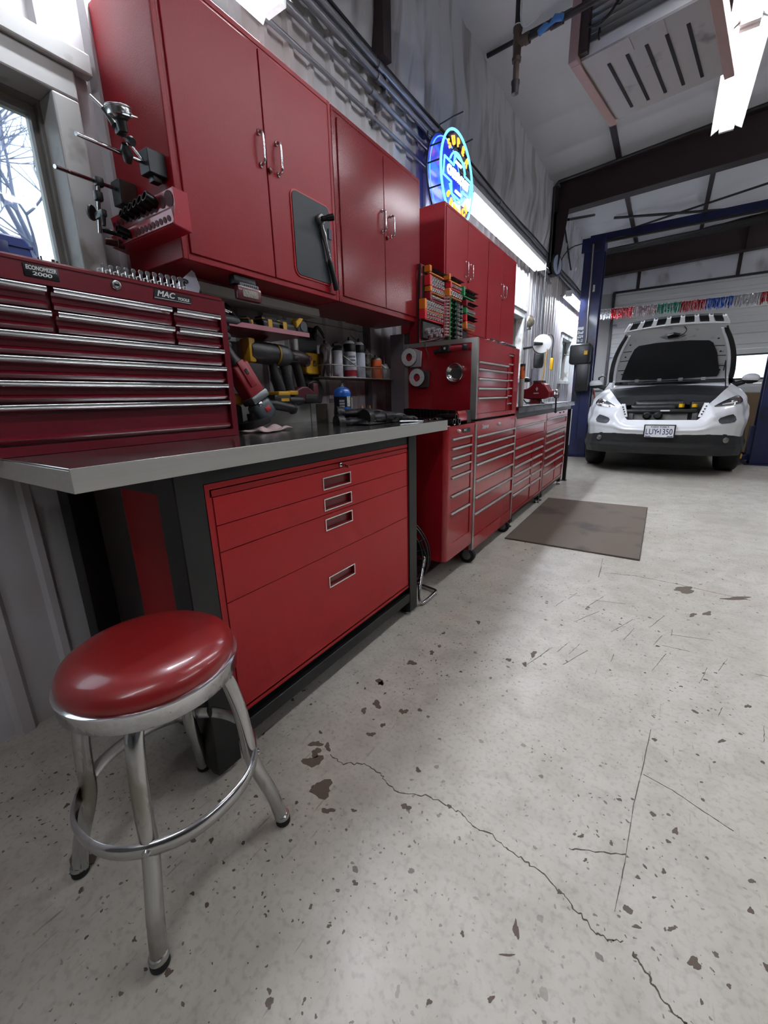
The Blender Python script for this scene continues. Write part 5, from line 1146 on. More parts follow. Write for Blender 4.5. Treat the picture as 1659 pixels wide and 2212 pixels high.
# cordless tools hanging below the shelf
t = thing('impact_wrench', 'large black and yellow cordless impact wrench hanging under the red shelf', 'power tool', (-1.47, 1.35, 1.06))
part(t, 'motor_body', MB().lathe([(0, -.10), (.038, -.10), (.045, -.08), (.046, .02), (.042, .04), (.044, .06), (.036, .12), (.022, .15), (.012, .155), (.012, .185), (0, .185)], (-1.47, 1.33, 1.262), (0, 1, -.04), n=28), DKG, 45, True)
part(t, 'nose', MB().lathe([(0, 0), (.045, 0), (.047, .02), (.042, .06), (.03, .075), (0, .075)], (-1.47, 1.385, 1.26), (0, 1, -.04), n=28), mat('nose cone grey', (66, 70, 74), .45), 45, True)
part(t, 'yellow_vent', MB().cyl((-1.47, 1.374, 1.2605), (-1.47, 1.382, 1.2600), .0465, n=28), mat('dim yellow', (150, 112, 30), .5), 45, True)
part(t, 'handle', MB().tube([(-1.47, 1.36, 1.23), (-1.47, 1.372, 1.17), (-1.47, 1.39, 1.125), (-1.47, 1.395, 1.10)], [.024, .019, .020, .026], 14, smooth=1), DKG, 50, True)
part(t, 'trigger', MB().tube([(-1.47, 1.392, 1.205), (-1.47, 1.40, 1.18), (-1.47, 1.404, 1.16)], .008, 8), BLK, 50, True)
b_ = part(t, 'battery', MB().rbox(-1.505, -1.435, 1.325, 1.425, 1.045, 1.09, .008, 2), DKG, 30, True)
part(b_, 'yellow_collar', MB().rbox(-1.507, -1.433, 1.35, 1.42, 1.085, 1.104, .005, 2), DY, 30, True)
part(b_, 'yellow_tab', MB().rbox(-1.436, -1.432, 1.36, 1.41, 1.060, 1.074, .001, 1), DY, 30, True)
part(t, 'rear_bracket', MB().rbox(-1.50, -1.44, 1.218, 1.252, 1.22, 1.315, .008, 2), DY, 30, True, label='yellow rear housing')
t = thing('cordless_drill', 'slim black cordless drill with yellow collar, middle of the hanging tools', 'power tool', (-1.48, 1.47, 1.06))
part(t, 'handle', MB().tube([(-1.48, 1.43, 1.235), (-1.48, 1.452, 1.18), (-1.48, 1.462, 1.13), (-1.48, 1.468, 1.10)], [.024, .020, .019, .022], 14, smooth=1), mat('drill grey black', (44, 46, 48), .5), 50, True)
part(t, 'yellow_collar', MB().rbox(-1.505, -1.455, 1.438, 1.495, 1.088, 1.108, .005, 2), DY, 30, True)
part(t, 'head', MB().cyl((-1.48, 1.44, 1.065), (-1.48, 1.525, 1.062), .022, n=20), DKG, 40, True)
part(t, 'chuck', MB().lathe([(0, 0), (.018, 0), (.016, .02), (.009, .03), (0, .03)], (-1.48, 1.523, 1.062), (0, 1, 0), n=16), BLKP, 40, True)
part(t, 'body', MB().rbox(-1.51, -1.45, 1.40, 1.475, 1.225, 1.29, .015, 2), DKG, 40, True)
MRD = mat('tool maroon', (78, 22, 34), .45)
t = thing('impact_driver', 'dark maroon and black cordless impact driver next to the yellow charger', 'power tool', (-1.50, 1.60, 1.05))
part(t, 'motor_body', MB().lathe([(0, -.06), (.030, -.06), (.036, -.04), (.036, .04), (.026, .085), (.012, .10), (0, .10)], (-1.52, 1.545, 1.262), (0, 1, -.03), n=24), mat('near black maroon', (40, 22, 28), .45), 45, True)
part(t, 'handle', MB().tube([(-1.52, 1.555, 1.24), (-1.52, 1.572, 1.18), (-1.52, 1.588, 1.12)], [.026, .020, .022], 14, smooth=1), DKG, 50, True)
part(t, 'foot', MB().poly_ext([(-1.55, 1.50, 1.055), (-1.55, 1.66, 1.055), (-1.55, 1.65, 1.10), (-1.55, 1.60, 1.128), (-1.55, 1.56, 1.128), (-1.55, 1.505, 1.105)], (.06, 0, 0)), MRD, 30, True, bev=.006)
part(t, 'battery', MB().rbox(-1.555, -1.485, 1.575, 1.665, 1.050, 1.092, .006, 2), DKG, 30, True)
part(t, 'screw_badge', MB().cyl((-1.495, 1.635, 1.262), (-1.492, 1.635, 1.262), .012, n=16), MRD, 40, True)
t = thing('battery_charger', 'yellow battery charger hung on the black board', 'charger', (-1.61, 1.78, 1.2))
part(t, 'shell', MB().poly_ext([(-1.645, y, z) for y, z in rrect(1.715, 1.872, 1.196, 1.305, .022, 4)], (.045, 0, 0)), DY, 30, True, bev=.006)
part(t, 'raised_bay', MB().poly_ext([(-1.60, y, z) for y, z in rrect(1.815, 1.866, 1.205, 1.298, .015, 4)], (.010, 0, 0)), DY, 30, True, bev=.003)
part(t, 'label', MB().box(-1.60, -1.598, 1.768, 1.795, 1.238, 1.268), mat('charger label', (60, 50, 34), .5, dark=(150, 116, 40), dth=.52, vscale=120), None, True)
part(t, 'slot', MB().rbox(-1.592, -1.587, 1.825, 1.855, 1.212, 1.224, .002, 1), GAP, None, True)
part(t, 'fan_vent', MB().cyl((-1.615, 1.722, 1.262), (-1.598, 1.722, 1.262), .028, n=24), mat('vent brown', (70, 52, 40), .5), 40, True)
part(t, 'power_cord', MB().tube([(-1.62, 1.79, 1.303), (-1.62, 1.80, 1.315), (-1.62, 1.815, 1.312), (-1.62, 1.82, 1.302)], .003, 6, smooth=2), BLK, 50, True)
t = thing('battery_charger', 'maroon and black twin charger standing below the yellow one', 'charger', (-1.58, 1.76, 1.047))
part(t, 'maroon_front', MB().rbox(-1.60, -1.55, 1.705, 1.745, 1.050, 1.15, .006, 2), MRD, 30, True)
part(t, 'shell', MB().poly_ext([(-1.63, 1.70, 1.047), (-1.63, 1.80, 1.047), (-1.63, 1.825, 1.115), (-1.63, 1.80, 1.16), (-1.63, 1.745, 1.165), (-1.63, 1.70, 1.15)], (.05, 0, 0)), DKG, 30, True, bev=.006)
part(t, 'cord_loop', MB().tube([(-1.60, 1.76, 1.16), (-1.60, 1.765, 1.178), (-1.60, 1.785, 1.172), (-1.60, 1.80, 1.158)], .003, 6, smooth=2), BLK, 50, True)
# angle grinder standing on its head
t = thing('angle_grinder', 'red and grey angle grinder standing on its guard on the workbench', 'power tool', (-1.38, 1.17, .95))
RG = mat('grinder red', (150, 34, 44), .4)
ax = (Vector((-1.40, 1.12, 1.185)) - Vector((-1.38, 1.178, 1.07))).normalized()
o_ = Vector((-1.385, 1.166, 1.09)); up_ = Vector((1, 0, 0))
Mg = frameM(o_, ax.cross(up_).normalized(), ax)       # x: sideways, y: along the grip, z: ~ +x
part(t, 'motor_housing', MB().rbox(-.040, .040, -.01, .125, -.034, .034, .010, 3, M=Mg), RG, 40, True)
part(t, 'switch_panel', MB().rbox(-.016, .016, .03, .135, .030, .041, .005, 2, M=Mg), RG, 40, True)
part(t.children[-1], 'switch', MB().rbox(-.007, .007, .078, .10, .040, .044, .002, 1, M=Mg), DKG, 40, True)
part(t, 'grip', MB().tube([Mg @ Vector(p) for p in ((0, .12, 0), (0, .15, -.002), (0, .22, -.004), (0, .30, -.002), (0, .33, 0))], [.034, .026, .022, .024, .028], 18), DKG, 50, True)
part(t, 'grey_collar', MB().rbox(-.045, .045, -.030, .002, -.036, .040, .008, 2, M=Mg), mat('grinder alloy', (120, 124, 126), .35, .5), 40, True)
hd_ = part(t, 'gear_head', MB().rbox(-.052, .042, -.112, -.026, -.030, .038, .022, 3, M=Mg), mat('grinder grey', (66, 76, 80), .4), 45, True)
part(hd_, 'lock_button', MB().rbox(-.014, .012, -.080, -.058, .036, .042, .003, 2, M=Mg), mat('button red', (180, 30, 40), .4), 40, True)
part(hd_, 'alloy_window', MB().rbox(-.03, -.012, -.046, -.03, .036, .041, .003, 2, M=Mg), CHROME, 40, True)
part(t, 'side_handle', MB().tube([(-1.375, 1.195, 1.062), (-1.37, 1.24, 1.052), (-1.365, 1.25, 1.050), (-1.36, 1.345, 1.031), (-1.36, 1.35, 1.030), (-1.36, 1.362, 1.028)], [.014, .016, .021, .0185, .025, .023], 18), BLKP, 50, True)
part(t, 'disc_guard', MB().lathe([(.0, -.012), (.058, -.012), (.062, -.006), (.062, .016), (.056, .016), (.0, .016)], (-1.385, 1.165, .978), (-.12, -.25, 1), n=30), DKG, 40, True)
part(t, 'guard_flange', MB().lathe([(0, 0), (.03, 0), (.028, .03), (0, .03)], (-1.385, 1.165, .99), (-.12, -.15, 1), n=20), BLKP, 40, True)
t = thing('hand_tool', 'yellow tipped tool half hidden between the chest and the grinder', 'tool', (-1.44, 1.12, 1.03))
part(t, 'yellow_end', MB().rbox(-1.47, -1.42, 1.105, 1.15, 1.05, 1.095, .012, 3), DY, 40, True)
part(t, 'body', MB().rbox(-1.465, -1.425, 1.08, 1.14, .949, 1.05, .01, 3), DKG, 40, True)
def cloth(name, label, cx, cy, w_, l_, z, m, seed, rot=0, h=.02, cat='cloth'):
    r = random.Random(seed); a = [r.uniform(0, 6.3) for _ in range(6)]
    def f(u, v, top=True):
        e = 1+.12*math.sin(7*u+a[0])*math.sin(5*v+a[1])
        x = (u-.5)*w_*e; y = (v-.5)*l_*e; ca, sa = math.cos(rot), math.sin(rot)
        b = max(0, 1-(2*u-1)**6)*max(0, 1-(2*v-1)**6)
        zz = (.25+.75*b)*h*(.55+.45*math.sin(9*u+a[2]+3*v))*(.6+.4*math.sin(8*v+a[3])) + .001
        return Vector((cx+x*ca-y*sa, cy+x*sa+y*ca, z+zz))
    mb = MB().grid(lambda u, v: f(u, v), 30, 30)
    o = single(name, mb, m, label, cat, smooth=80)
    md = o.modifiers.new('s', 'SOLIDIFY'); md.thickness = .003; md.offset = 0
    return o
cloth('rag', 'pale pinkish shop rag lying on the bench by the grinder', -1.30, 1.16, .10, .20, .951, mat('pinkish rag', (196, 172, 170), .85), 4, .3, .02)

# ---------------------------------------------------------------- wire basket and cans
WIRE = mat('grey wire', (140, 136, 130), .4, .7)
t = thing('wire_basket', 'wire wall basket holding spray cans on the wall', 'basket', (-1.58, 2.12, 1.18))
X0, X1, Y0, Y1, z0, z1 = -1.655, -1.50, 1.785, 2.47, 1.180, 1.243
for z in (z0, z1): part(t, 'rim_wire', MB().tube([(X0, Y0, z), (X1-.02, Y0, z), (X1, Y0+.02, z), (X1, Y1-.09, z), (X1-.03, Y1-.02, z), (X0, Y1, z)], .003, 8), WIRE, 50, True)
for i in range(30):
    y = Y0+.28 + i*.013
    part(t, 'upright_wire', MB().tube([(X0, y, z0), (X1-(0 if y < Y1-.09 else .02), y, z0), (X1-(0 if y < Y1-.09 else .02), y, z1)], .0013, 5), WIRE, None, True)
for i in range(8): part(t, 'floor_wire', MB().cyl((X0, Y0+.03+.033*i, z0), (X1, Y0+.03+.033*i, z0), .0016, n=6), WIRE, None, True)
part(t, 'floor_sheet', MB().box(X0, X1, Y0, Y1, z0-.004, z0-.001), mat('basket floor', (92, 78, 70), .5), 30, True)
part(t, 'back_frame', MB().tube([(X0, Y0, z0-.25), (X0, Y0, 1.47), (X0, 2.38, 1.47), (X0, 2.38, 1.2)], .003, 6), WIRE, 50, True)
for y in (1.875, 2.18): part(t, 'stay_rod', MB().cyl((X0, y-.07 if y < 2 else y, 1.44), (X1, y+.15, z1), .0032, n=8), WIRE, None, True)
def print_row(t, r, z, h, a0, a1, m, seed):
    """a row of small printed marks round a can"""
    rn = random.Random(seed); mb = MB(); a = a0
    while a < a1:
        w_ = rn.uniform(3, 6)
        A1, A2 = math.radians(a), math.radians(min(a+w_, a1))
        mb.rings([[(q*math.cos(b), q*math.sin(b), zz) for q, b in ((r, A1), (r, A2), (r*.98, A2), (r*.98, A1))] for zz in (z-h/2, z+h/2)])
        a += w_ + rn.uniform(1, 2)
    part(t, 'print', mb, m, None)
def can(label, x, y, z, r, h, body, cap=BLKP, dome=WHITE, dark_top=None, base=None, txt=None, tcol=None, cat='spray can', trigger=False):
    t = thing('spray_can', label, cat, (x, y, z))
    part(t, 'body', MB().lathe([(0, 0), (r*.94, 0), (r, .004), (r, h*.78), (r*.97, h*.80), (0, h*.80)], n=28), body, 40)
    part(t, 'dome', MB().lathe([(r*.97, h*.80), (r*.80, h*.87), (r*.45, h*.91), (0, h*.91)], n=28), dome, 60)
    if dark_top: part(t, 'dark_band', MB().lathe([(r*1.005, h*.64), (r*1.005, h*.80), (r*.93, h*.835), (r*.93, h*.80)], n=28), dark_top, 40)
    if base: part(t, 'red_band', MB().lathe([(r*1.006, h*.05), (r*1.008, h*.2), (r*.9, h*.2), (r*.9, h*.05)], n=28), base, 40)
    n = part(t, 'nozzle', MB().lathe([(0, h*.91), (r*.28, h*.91), (r*.28, h*.97), (r*.2, h), (0, h)], n=14), cap, 40)
    if trigger: part(n, 'trigger_head', MB().tube([(0, -.03, h*.95), (0, 0, h*.99), (0, .035, h*.97), (0, .04, h*.9)], [.008, .014, .010, .007], 8), cap, 50)
    if txt:
        for k in range(txt): print_row(t, r*1.004, h*(.52-.085*k), h*.045, -64, 6, tcol, k)
    return t
A_ = mat('can aluminium', (176, 172, 172), .32, .7, var=.15, vscale=30)
CW = mat('can white print', (196, 200, 208), .4, dark=(120, 126, 140), dth=.62, vscale=110)
can('tall grey and black spray can at the near end of the wire basket', -1.565, 1.835, z0, .033, .19, mat('can grey print', (150, 140, 142), .4, dark=(40, 30, 34), dth=.5, vscale=30, stretch=(2, 2, .5)), dome=A_)
can('white spray bottle with black trigger head in the wire basket', -1.56, 1.925, z0, .030, .18, mat('bottle white', (186, 188, 196), .4, dark=(150, 50, 60), dth=.62, vscale=16), dome=BLKP, trigger=True)
can('tall white and black topped spray can with red base band', -1.555, 2.035, z0, .036, .225, CW, dark_top=BLK, base=mat('band red', (150, 30, 48), .4), txt=3, tcol=mat('print grey', (84, 88, 100), .5))
can('plain white spray can with black top, right of the red-banded one', -1.55, 2.12, z0, .034, .225, mat('can plain white', (192, 200, 214), .4, var=.1, vscale=40), dark_top=BLK)
can('shorter silver spray can with dark print in the wire basket', -1.57, 2.215, z0, .030, .18, mat('can silver print', (120, 120, 112), .35, .4, dark=(52, 50, 40), dth=.5, vscale=40), dome=A_)
can('small orange spray can in the wire basket', -1.555, 2.30, z0, .037, .145, mat('can orange', (206, 88, 28), .4, dark=(150, 50, 20), dth=.68, vscale=20), dome=A_, txt=2, tcol=BLK)
t = thing('squeeze_bottle', 'clear grey squeeze bottle at the far end of the wire basket', 'bottle', (-1.56, 2.40, z0))
part(t, 'bottle', MB().lathe([(0, 0), (.033, 0), (.035, .01), (.034, .075), (.020, .095), (.009, .10), (0, .10)], n=24), mat('cloudy plastic', (120, 118, 120), .3), 50)
part(t, 'spout', MB().lathe([(0, .098), (.009, .10), (.006, .115), (.003, .15), (0, .15)], n=12), mat('spout brown', (96, 70, 66), .5), 50)
t = thing('pry_tool', 'black handled hook tool hanging over the left end of wire basket', 'hand tool', (-1.62, 1.83, 1.4))
part(t, 'handle', MB().tube([(-1.62, 1.815, 1.375), (-1.62, 1.817, 1.42), (-1.615, 1.83, 1.445), (-1.61, 1.85, 1.43), (-1.60, 1.875, 1.39)], [.004, .011, .013, .012, .008], 12, smooth=1), BLKP, 50, True)
# propane cylinder
t = thing('fuel_cylinder', 'blue and black camping fuel cylinder standing on the workbench', 'gas cylinder', (-1.31, 1.64, .948))
part(t, 'body', MB().lathe([(0, .002), (.036, .002), (.041, .010), (.041, .125), (.041, .130), (0, .130)], n=36), mat('cylinder navy', (20, 26, 48), .35, coat=.3), 40)
part(t, 'shoulder', MB().lathe([(.041, .128), (.0415, .145), (.036, .160), (.022, .170), (.012, .173), (0, .173)], n=36), mat('cylinder blue', (34, 96, 186), .25, coat=.5), 60)
part(t, 'blue_band', MB().lathe([(.0416, .070), (.0416, .079), (.040, .079), (.040, .070)], n=36), mat('cylinder blue', (34, 96, 186), .25, coat=.5), 40)
part(t, 'valve', MB().lathe([(0, .17), (.012, .17), (.012, .178), (.0085, .180), (.0085, .190), (0, .191)], n=18), WORN, 40)
lb = part(t, 'white_label', MB().rings([[(rr_*math.cos(a_), rr_*math.sin(a_), z) for a_ in [math.radians(-22+6*i) for i in range(7)] for rr_ in ()] or [(.0418*math.cos(math.radians(-20+6*i)), .0418*math.sin(math.radians(-20+6*i)), z) for i in range(6)] for z in (.082, .128)], cap=False, closed=False), mat('label cream', (200, 200, 186), .5, dark=(90, 90, 90), dth=.6, vscale=150), None)
for k in range(3): print_row(t, .0414, .108-.013*k, .009, -72, -38, LETW, k)
for k in range(2): print_row(t, .0414, .06-.008*k, .004, -72, -42, LETW, 5+k)
single('small_carton', MB().box(-1.50, -1.42, 1.655, 1.73, .948, 1.045), mat('olive cardboard', (92, 84, 76), .7, dark=(58, 66, 50), dth=.55, vscale=14), 'olive grey worn carton behind the fuel cylinder', 'box', bev=.003)
# gloves
GLV = mat('black glove', (18, 18, 20), .5, bump=.4, bscale=60)
def glove(label, x, y, z, rz_, sc):
    t = thing('work_glove', label, 'glove', (x, y, z), rz_)
    mb = MB()
    mb.tube([(-.10*sc, 0, .014), (-.05*sc, 0, .017), (0, 0, .020), (.04*sc, .004, .018)], [.030*sc, .035*sc, .04*sc, .036*sc], 14, smooth=1)
    for v in mb.bm.verts: v.co.z = v.co.z*.55 + .004
    part(t, 'palm', mb, GLV, 70)
    for k, (yo, l) in enumerate(((-.028, .065), (-.010, .080), (.010, .078), (.028, .060))):
        part(t, 'finger', MB().tube([(.03*sc, yo*sc, .014), ((.03+l*.5)*sc, yo*1.2*sc, .022), ((.03+l)*sc, yo*1.3*sc, .010)], [.012*sc, .011*sc, .008*sc], 10, smooth=1), GLV, 70)
    part(t, 'thumb', MB().tube([(-.03*sc, -.03*sc, .016), (.0, -.058*sc, .02), (.03*sc, -.066*sc, .012)], [.013*sc, .011*sc, .008*sc], 10, smooth=1), GLV, 70)
    part(t, 'cuff', MB().tube([(-.135*sc, 0, .014), (-.10*sc, 0, .014)], [.034*sc, .030*sc], 14), GLV, 70)
    return t
glove('black work glove at the near side of the glove pile', -1.17, 1.60, .949, 1.2, 1.0)
glove('black work glove in the middle of the pile, fingers over the sockets', -1.12, 1.72, .965, 1.5, 1.15)
glove('uppermost black work glove, bunched on top of the pile', -1.22, 1.68, .985, 1.0, 1.0)
glove('black work glove lying flattest at the far end of pile', -1.10, 1.83, .949, 1.3, .9)
cloth('rag', 'black crumpled cloth under the work gloves', -1.18, 1.70, .16, .34, .95, GLV, 9, .1, .05)
t = thing('brass_fittings', 'two small brass fittings peeping over the glove pile', 'fitting', (-1.38, 1.95, .948))
for dy in (0, .03): part(t, 'fitting', MB().lathe([(0, 0), (.012, 0), (.012, .05), (.009, .055), (.009, .08), (0, .08)], (-1.40+dy, 1.92+dy, .948), n=8), mat('brass', (170, 120, 84), .35, .8), 40, True)
single('white_box', MB().box(-1.60, -1.50, 1.88, 1.97, .95, 1.07), mat('dim white card', (150, 150, 150), .6), 'greyish white card box at the bench back corner', 'box', bev=.002)
t = thing('scriber', 'thin pointed steel scriber at the far glove tip', 'scriber', (-1.02, 1.80, .95))
part(t, 'shaft', MB().tube([(-1.05, 1.74, .956), (-1.00, 1.83, .953), (-.985, 1.86, .951)], [.003, .003, .001], 8), CHROME, 50, True)

# sockets on the bench end and locker top
t = thing('socket_rail_tray', 'red tray on the narrow locker holding a row of black impact sockets', 'socket tray', (-1.12, 2.26, .911))
part(t, 'base', MB().box(-1.33, -.945, 2.20, 2.32, .911, .930), REDR, 30, True)
part(t, 'end_wall', MB().poly_ext([(-.965, 2.20, .911), (-.945, 2.20, .911), (-.945, 2.20, .965), (-.955, 2.20, .985), (-.965, 2.20, .985)], (0, .12, 0)), REDR, 30, True)
s0 = None
for i in range(17):
    x = -1.315 + .0212*i
    if s0 is None: s0 = single('impact_socket', MB().lathe([(0, 0), (.0095, 0), (.0095, .028), (.0105, .03), (.0105, .068), (.008, .07), (0, .066)], n=16), SOCK, 'black impact socket standing in the long row on the locker', 'socket', 'black impact sockets standing in a row on the locker', loc=(x, 2.25, .930))
    else: dup(s0, (x, 2.25, .930), scale=(1.05-.012*i, 1.05-.012*i, 1.05-.014*i))
s0 = None
for i in range(12):
    x = -1.235 + .0205*i
    if s0 is None: s0 = single('impact_socket', MB().lathe([(0, 0), (.010, 0), (.010, .02), (.011, .022), (.011, .04), (.0085, .041), (.0075, .03), (0, .03)], n=16), SOCK, 'short black socket in the second row at the bench end', 'socket', 'short black sockets in the second row at the bench end', loc=(x, 2.13, .911))
    else: dup(s0, (x, 2.13, .911))
t = thing('socket_strip', 'narrow black strip under the second row of sockets', 'socket holder', (-1.12, 2.13, .911))
part(t, 'strip', MB().box(-1.25, -.985, 2.115, 2.145, .911, .915), BLK, 30, True)
rs = thing('ring_socket', 'black socket lying on its side showing its bright rim', 'socket', (-1.14, 2.06, .935), group='black sockets lying on their side with bright rims')
part(rs, 'body', MB().lathe([(0, .05), (.010, .05), (.0115, .03), (.0115, 0), (.009, 0), (.0085, .02), (0, .02)], (0, 0, 0), (0, 1, 0), n=20), SOCK, 40)
part(rs, 'rim', MB().torus((0, 0, 0), (0, 1, 0), .0105, .0012, 24, 6), WORN, 50)
for i, (x, s_) in enumerate(((-1.115, .9), (-1.085, 1.05), (-1.058, 1.15), (-1.020, 1.4))): dup(rs, (x, 2.06, .924+.012*s_), scale=(s_,)*3)
bsd = thing('deep_impact_socket', 'big black deep socket lying on top of the pair at locker edge', 'socket', (-1.05, 2.16, .956))
part(bsd, 'body', MB().lathe([(0, 0), (.015, 0), (.016, .03), (.0175, .035), (.0175, .11), (.014, .11), (.012, .09), (0, .09)], (0, 0, 0), (1, 0, 0), n=24), SOCK, 40)
part(bsd, 'rim', MB().torus((.110, 0, 0), (1, 0, 0), .0155, .0015, 24, 6), WORN, 50)
dup(bsd, (-1.05, 2.13, .930), label='big black deep socket under the top one at locker edge, nearer the bench')
dup(bsd, (-1.04, 2.175, .930), label='big black deep socket under the top one at locker edge, farther from bench')
single('black_block', MB().box(-.995, -.955, 2.335, 2.41, .911, .985), mat('black case', (40, 42, 42), .5), 'black block standing at the far end of the locker top', 'block', bev=.003)
single('paper_scrap', MB().box(-1.02, -.945, 2.045, 2.09, .911, .9125), WHITE, 'white paper scrap on the front of the locker top', 'paper')
# ---------------------------------------------------------------- gauges and tools on the side of the upper chest
def angle_gauge(label, x, z, boxm):
    t = thing('angle_gauge', label, 'gauge', (x, 2.42, z))
    Y = 2.426
    part(t, 'base_plate', MB().poly_ext([(x, Y, z-.060), (x+.075, Y, z-.060), (x+.082, Y, z+.03), (x+.03, Y, z+.048), (x, Y, z+.045)], (0, -.014, 0)), boxm, 30, True, bev=.002)
    part(t, 'dial', MB().lathe([(.024, 0), (.052, 0), (.053, .004), (.052, .012), (.024, .012)] + [(.024, 0)], (x, Y-.014, z), (0, -1, 0), n=40), mat('gauge white', (206, 208, 208), .4), 40, True)
    part(t, 'rim', MB().torus((x, Y-.020, z), (0, 1, 0), .053, .0022, 44, 8), BLKP, 50, True)
    part(t, 'window', MB().cyl((x, Y-.004, z), (x, Y-.016, z), .0245, n=30), mat('gauge window red', (150, 30, 40), .3, coat=.4), 40, True)
    part(t, 'pointer', MB().poly_ext([(x-.0012, Y-.022, z), (x+.0012, Y-.022, z), (x+.0006, Y-.022, z+.035), (x-.0006, Y-.022, z+.035)], (0, .002, 0)), BLKP, None, True)
    part(t, 'counterweight', MB().lathe([(0, 0), (.016, 0), (.016, .003), (0, .003)], (x, Y-.018, z-.004), (0, -1, 0), n=20), mat('weight red', (176, 44, 60), .4), 40, True)
    for s in (-1, 1): part(t, 'dot', MB().cyl((x+s*.036, Y-.027, z), (x+s*.036, Y-.026, z), .002, n=8), BLK, None, True)
    for k in range(24):
        a = 2*PI*k/24; p = Vector((math.cos(a), 0, math.sin(a)))
        if k % 2 == 0: part(t, 'tick', MB().cyl(Vector((x, Y-.0262, z))+p*.043, Vector((x, Y-.0262, z))+p*.049, .0006, n=4), BLK, None, True)
angle_gauge('upper round white angle gauge with pale plate on the chest side', -1.374, 1.307, mat('pale gauge plate', (170, 164, 168), .4))
angle_gauge('lower round white angle gauge with dark plate on the chest side', -1.320, 1.184, mat('dark gauge plate', (70, 66, 62), .45))
t = thing('magnetic_dish', 'round polished magnetic parts dish stuck to the chest side', 'dish', (-1.069, 2.42, 1.2))
part(t, 'bowl', MB().lathe([(0, .006), (.032, .006), (.038, .012), (.046, .022), (.052, .024), (.055, .022), (.053, .018), (.047, .010), (.040, 0), (0, 0)], (-1.069, 2.430, 1.20), (0, -1, 0), n=48), mat('dish steel', (190, 188, 186), .16, 1.0), 50, True)
part(t, 'bottom', MB().cyl((-1.069, 2.4235, 1.20), (-1.069, 2.4225, 1.20), .031, n=36), mat('dish bottom', (96, 92, 92), .35, .6), 40, True)
t = thing('magnetic_light', 'red and black stick light held sideways near the chest side top', 'work light', (-1.09, 2.41, 1.335))
o_ = Vector((-1.09, 2.405, 1.334))
part(t, 'body', MB().cyl((-1.11, 2.405, 1.337), (-1.01, 2.405, 1.335), .013, n=20), mat('light body pink red', (170, 52, 66), .35, coat=.4), 40, True)
part(t, 'head', MB().rbox(-1.155, -1.095, 2.388, 2.426, 1.315, 1.358, .008, 3), BLKP, 40, True)
part(t, 'badge', MB().cyl((-1.124, 2.3885, 1.338), (-1.124, 2.386, 1.338), .007, n=12), LETW, None, True)
part(t, 'grip', MB().tube([(-1.15, 2.405, 1.332), (-1.175, 2.403, 1.327), (-1.197, 2.40, 1.322)], [.016, .019, .014], 14, smooth=1), BLKP, 50, True)
part(t, 'tail_cap', MB().rbox(-1.02, -.985, 2.392, 2.42, 1.32, 1.352, .006, 2), BLKP, 40, True)
single('dangling_wire', MB().tube([(-1.30, 2.46, 1.389), (-1.275, 2.427, 1.385), (-1.265, 2.422, 1.345), (-1.25, 2.422, 1.32), (-1.248, 2.422, 1.30)], .003, 6, smooth=2), mat('brown wire', (80, 56, 52), .5), 'thin brown wire dangling over the top edge of chest side', 'wire', smooth=60)
t = thing('steel_bar', 'long grey worn bar lying across the upper chest top', 'bar', (-1.25, 2.46, 1.39))
part(t, 'bar', MB().tube([(-1.385, 2.46, 1.400), (-1.34, 2.455, 1.392), (-1.22, 2.46, 1.402), (-1.12, 2.46, 1.412)], [.010, .008, .007, .005], 10, smooth=1), mat('worn grey bar', (150, 138, 134), .5, .4, dark=(90, 70, 66), dth=.55, vscale=30), 50, True)
part(t, 'bar_upright', MB().tube([(-1.33, 2.46, 1.395), (-1.36, 2.47, 1.45), (-1.385, 2.475, 1.52)], [.009, .010, .008], 10), mat('worn grey bar', (150, 138, 134), .5, .4, dark=(90, 70, 66), dth=.55, vscale=30), 50, True)

# ---------------------------------------------------------------- socket board
K = 1.048
def Bp(y, z): return (y*K, 1.06+(z-1.06)*K)
XB = -1.320
BR = mat('board frame red', (120, 22, 30), .35, coat=.3)
t = thing('socket_board', 'dark red upright board of magnetic socket rails on the upper chest', 'tool board', (-1.34, 2.75, 1.39))
y0, z0 = Bp(2.335, 1.40); y1, z1 = Bp(3.07, 1.76)
part(t, 'panel', MB().poly_ext([(XB-.012, 2.435, 1.389), (XB-.012, Bp(3.065, 0)[0], 1.389), (XB-.012, Bp(3.0, 0)[0], z1), (XB-.012, 2.455, 1.83)], (.012, 0, 0)), mat('board black', (34, 28, 30), .5), 30, True)
part(t, 'side_frame', MB().poly_ext([(XB+.002, 2.436, 1.389), (XB+.002, 2.452, 1.389), (XB+.002, 2.478, 1.825), (XB+.002, 2.462, 1.825)], (-.07, .0, 0)), BR, 30, True)
part(t, 'side_leg', MB().poly_ext([(-1.344, 2.455, 1.80), (-1.344, 2.47, 1.82), (-1.395, 2.475, 1.389), (-1.395, 2.445, 1.389)], (.008, .004, 0)), BR, 30, True)
part(t, 'top_rail', MB().box(-1.344, XB, 2.455, 2.56, 1.815, 1.832), BR, 30, True)
part(t, 'base_box', MB().box(-1.34, -1.305, Bp(2.91, 0)[0], Bp(3.05, 0)[0], 1.389, 1.44), BR, 30, True)
OR = mat('rail orange', (222, 128, 44), .4); RR = mat('rail red', (214, 44, 54), .4); RD = mat('rail dark red', (140, 26, 44), .4); GRN = mat('rail green', (44, 158, 88), .4); BKR = mat('rail black', (40, 42, 44), .5)
PROTO = {}
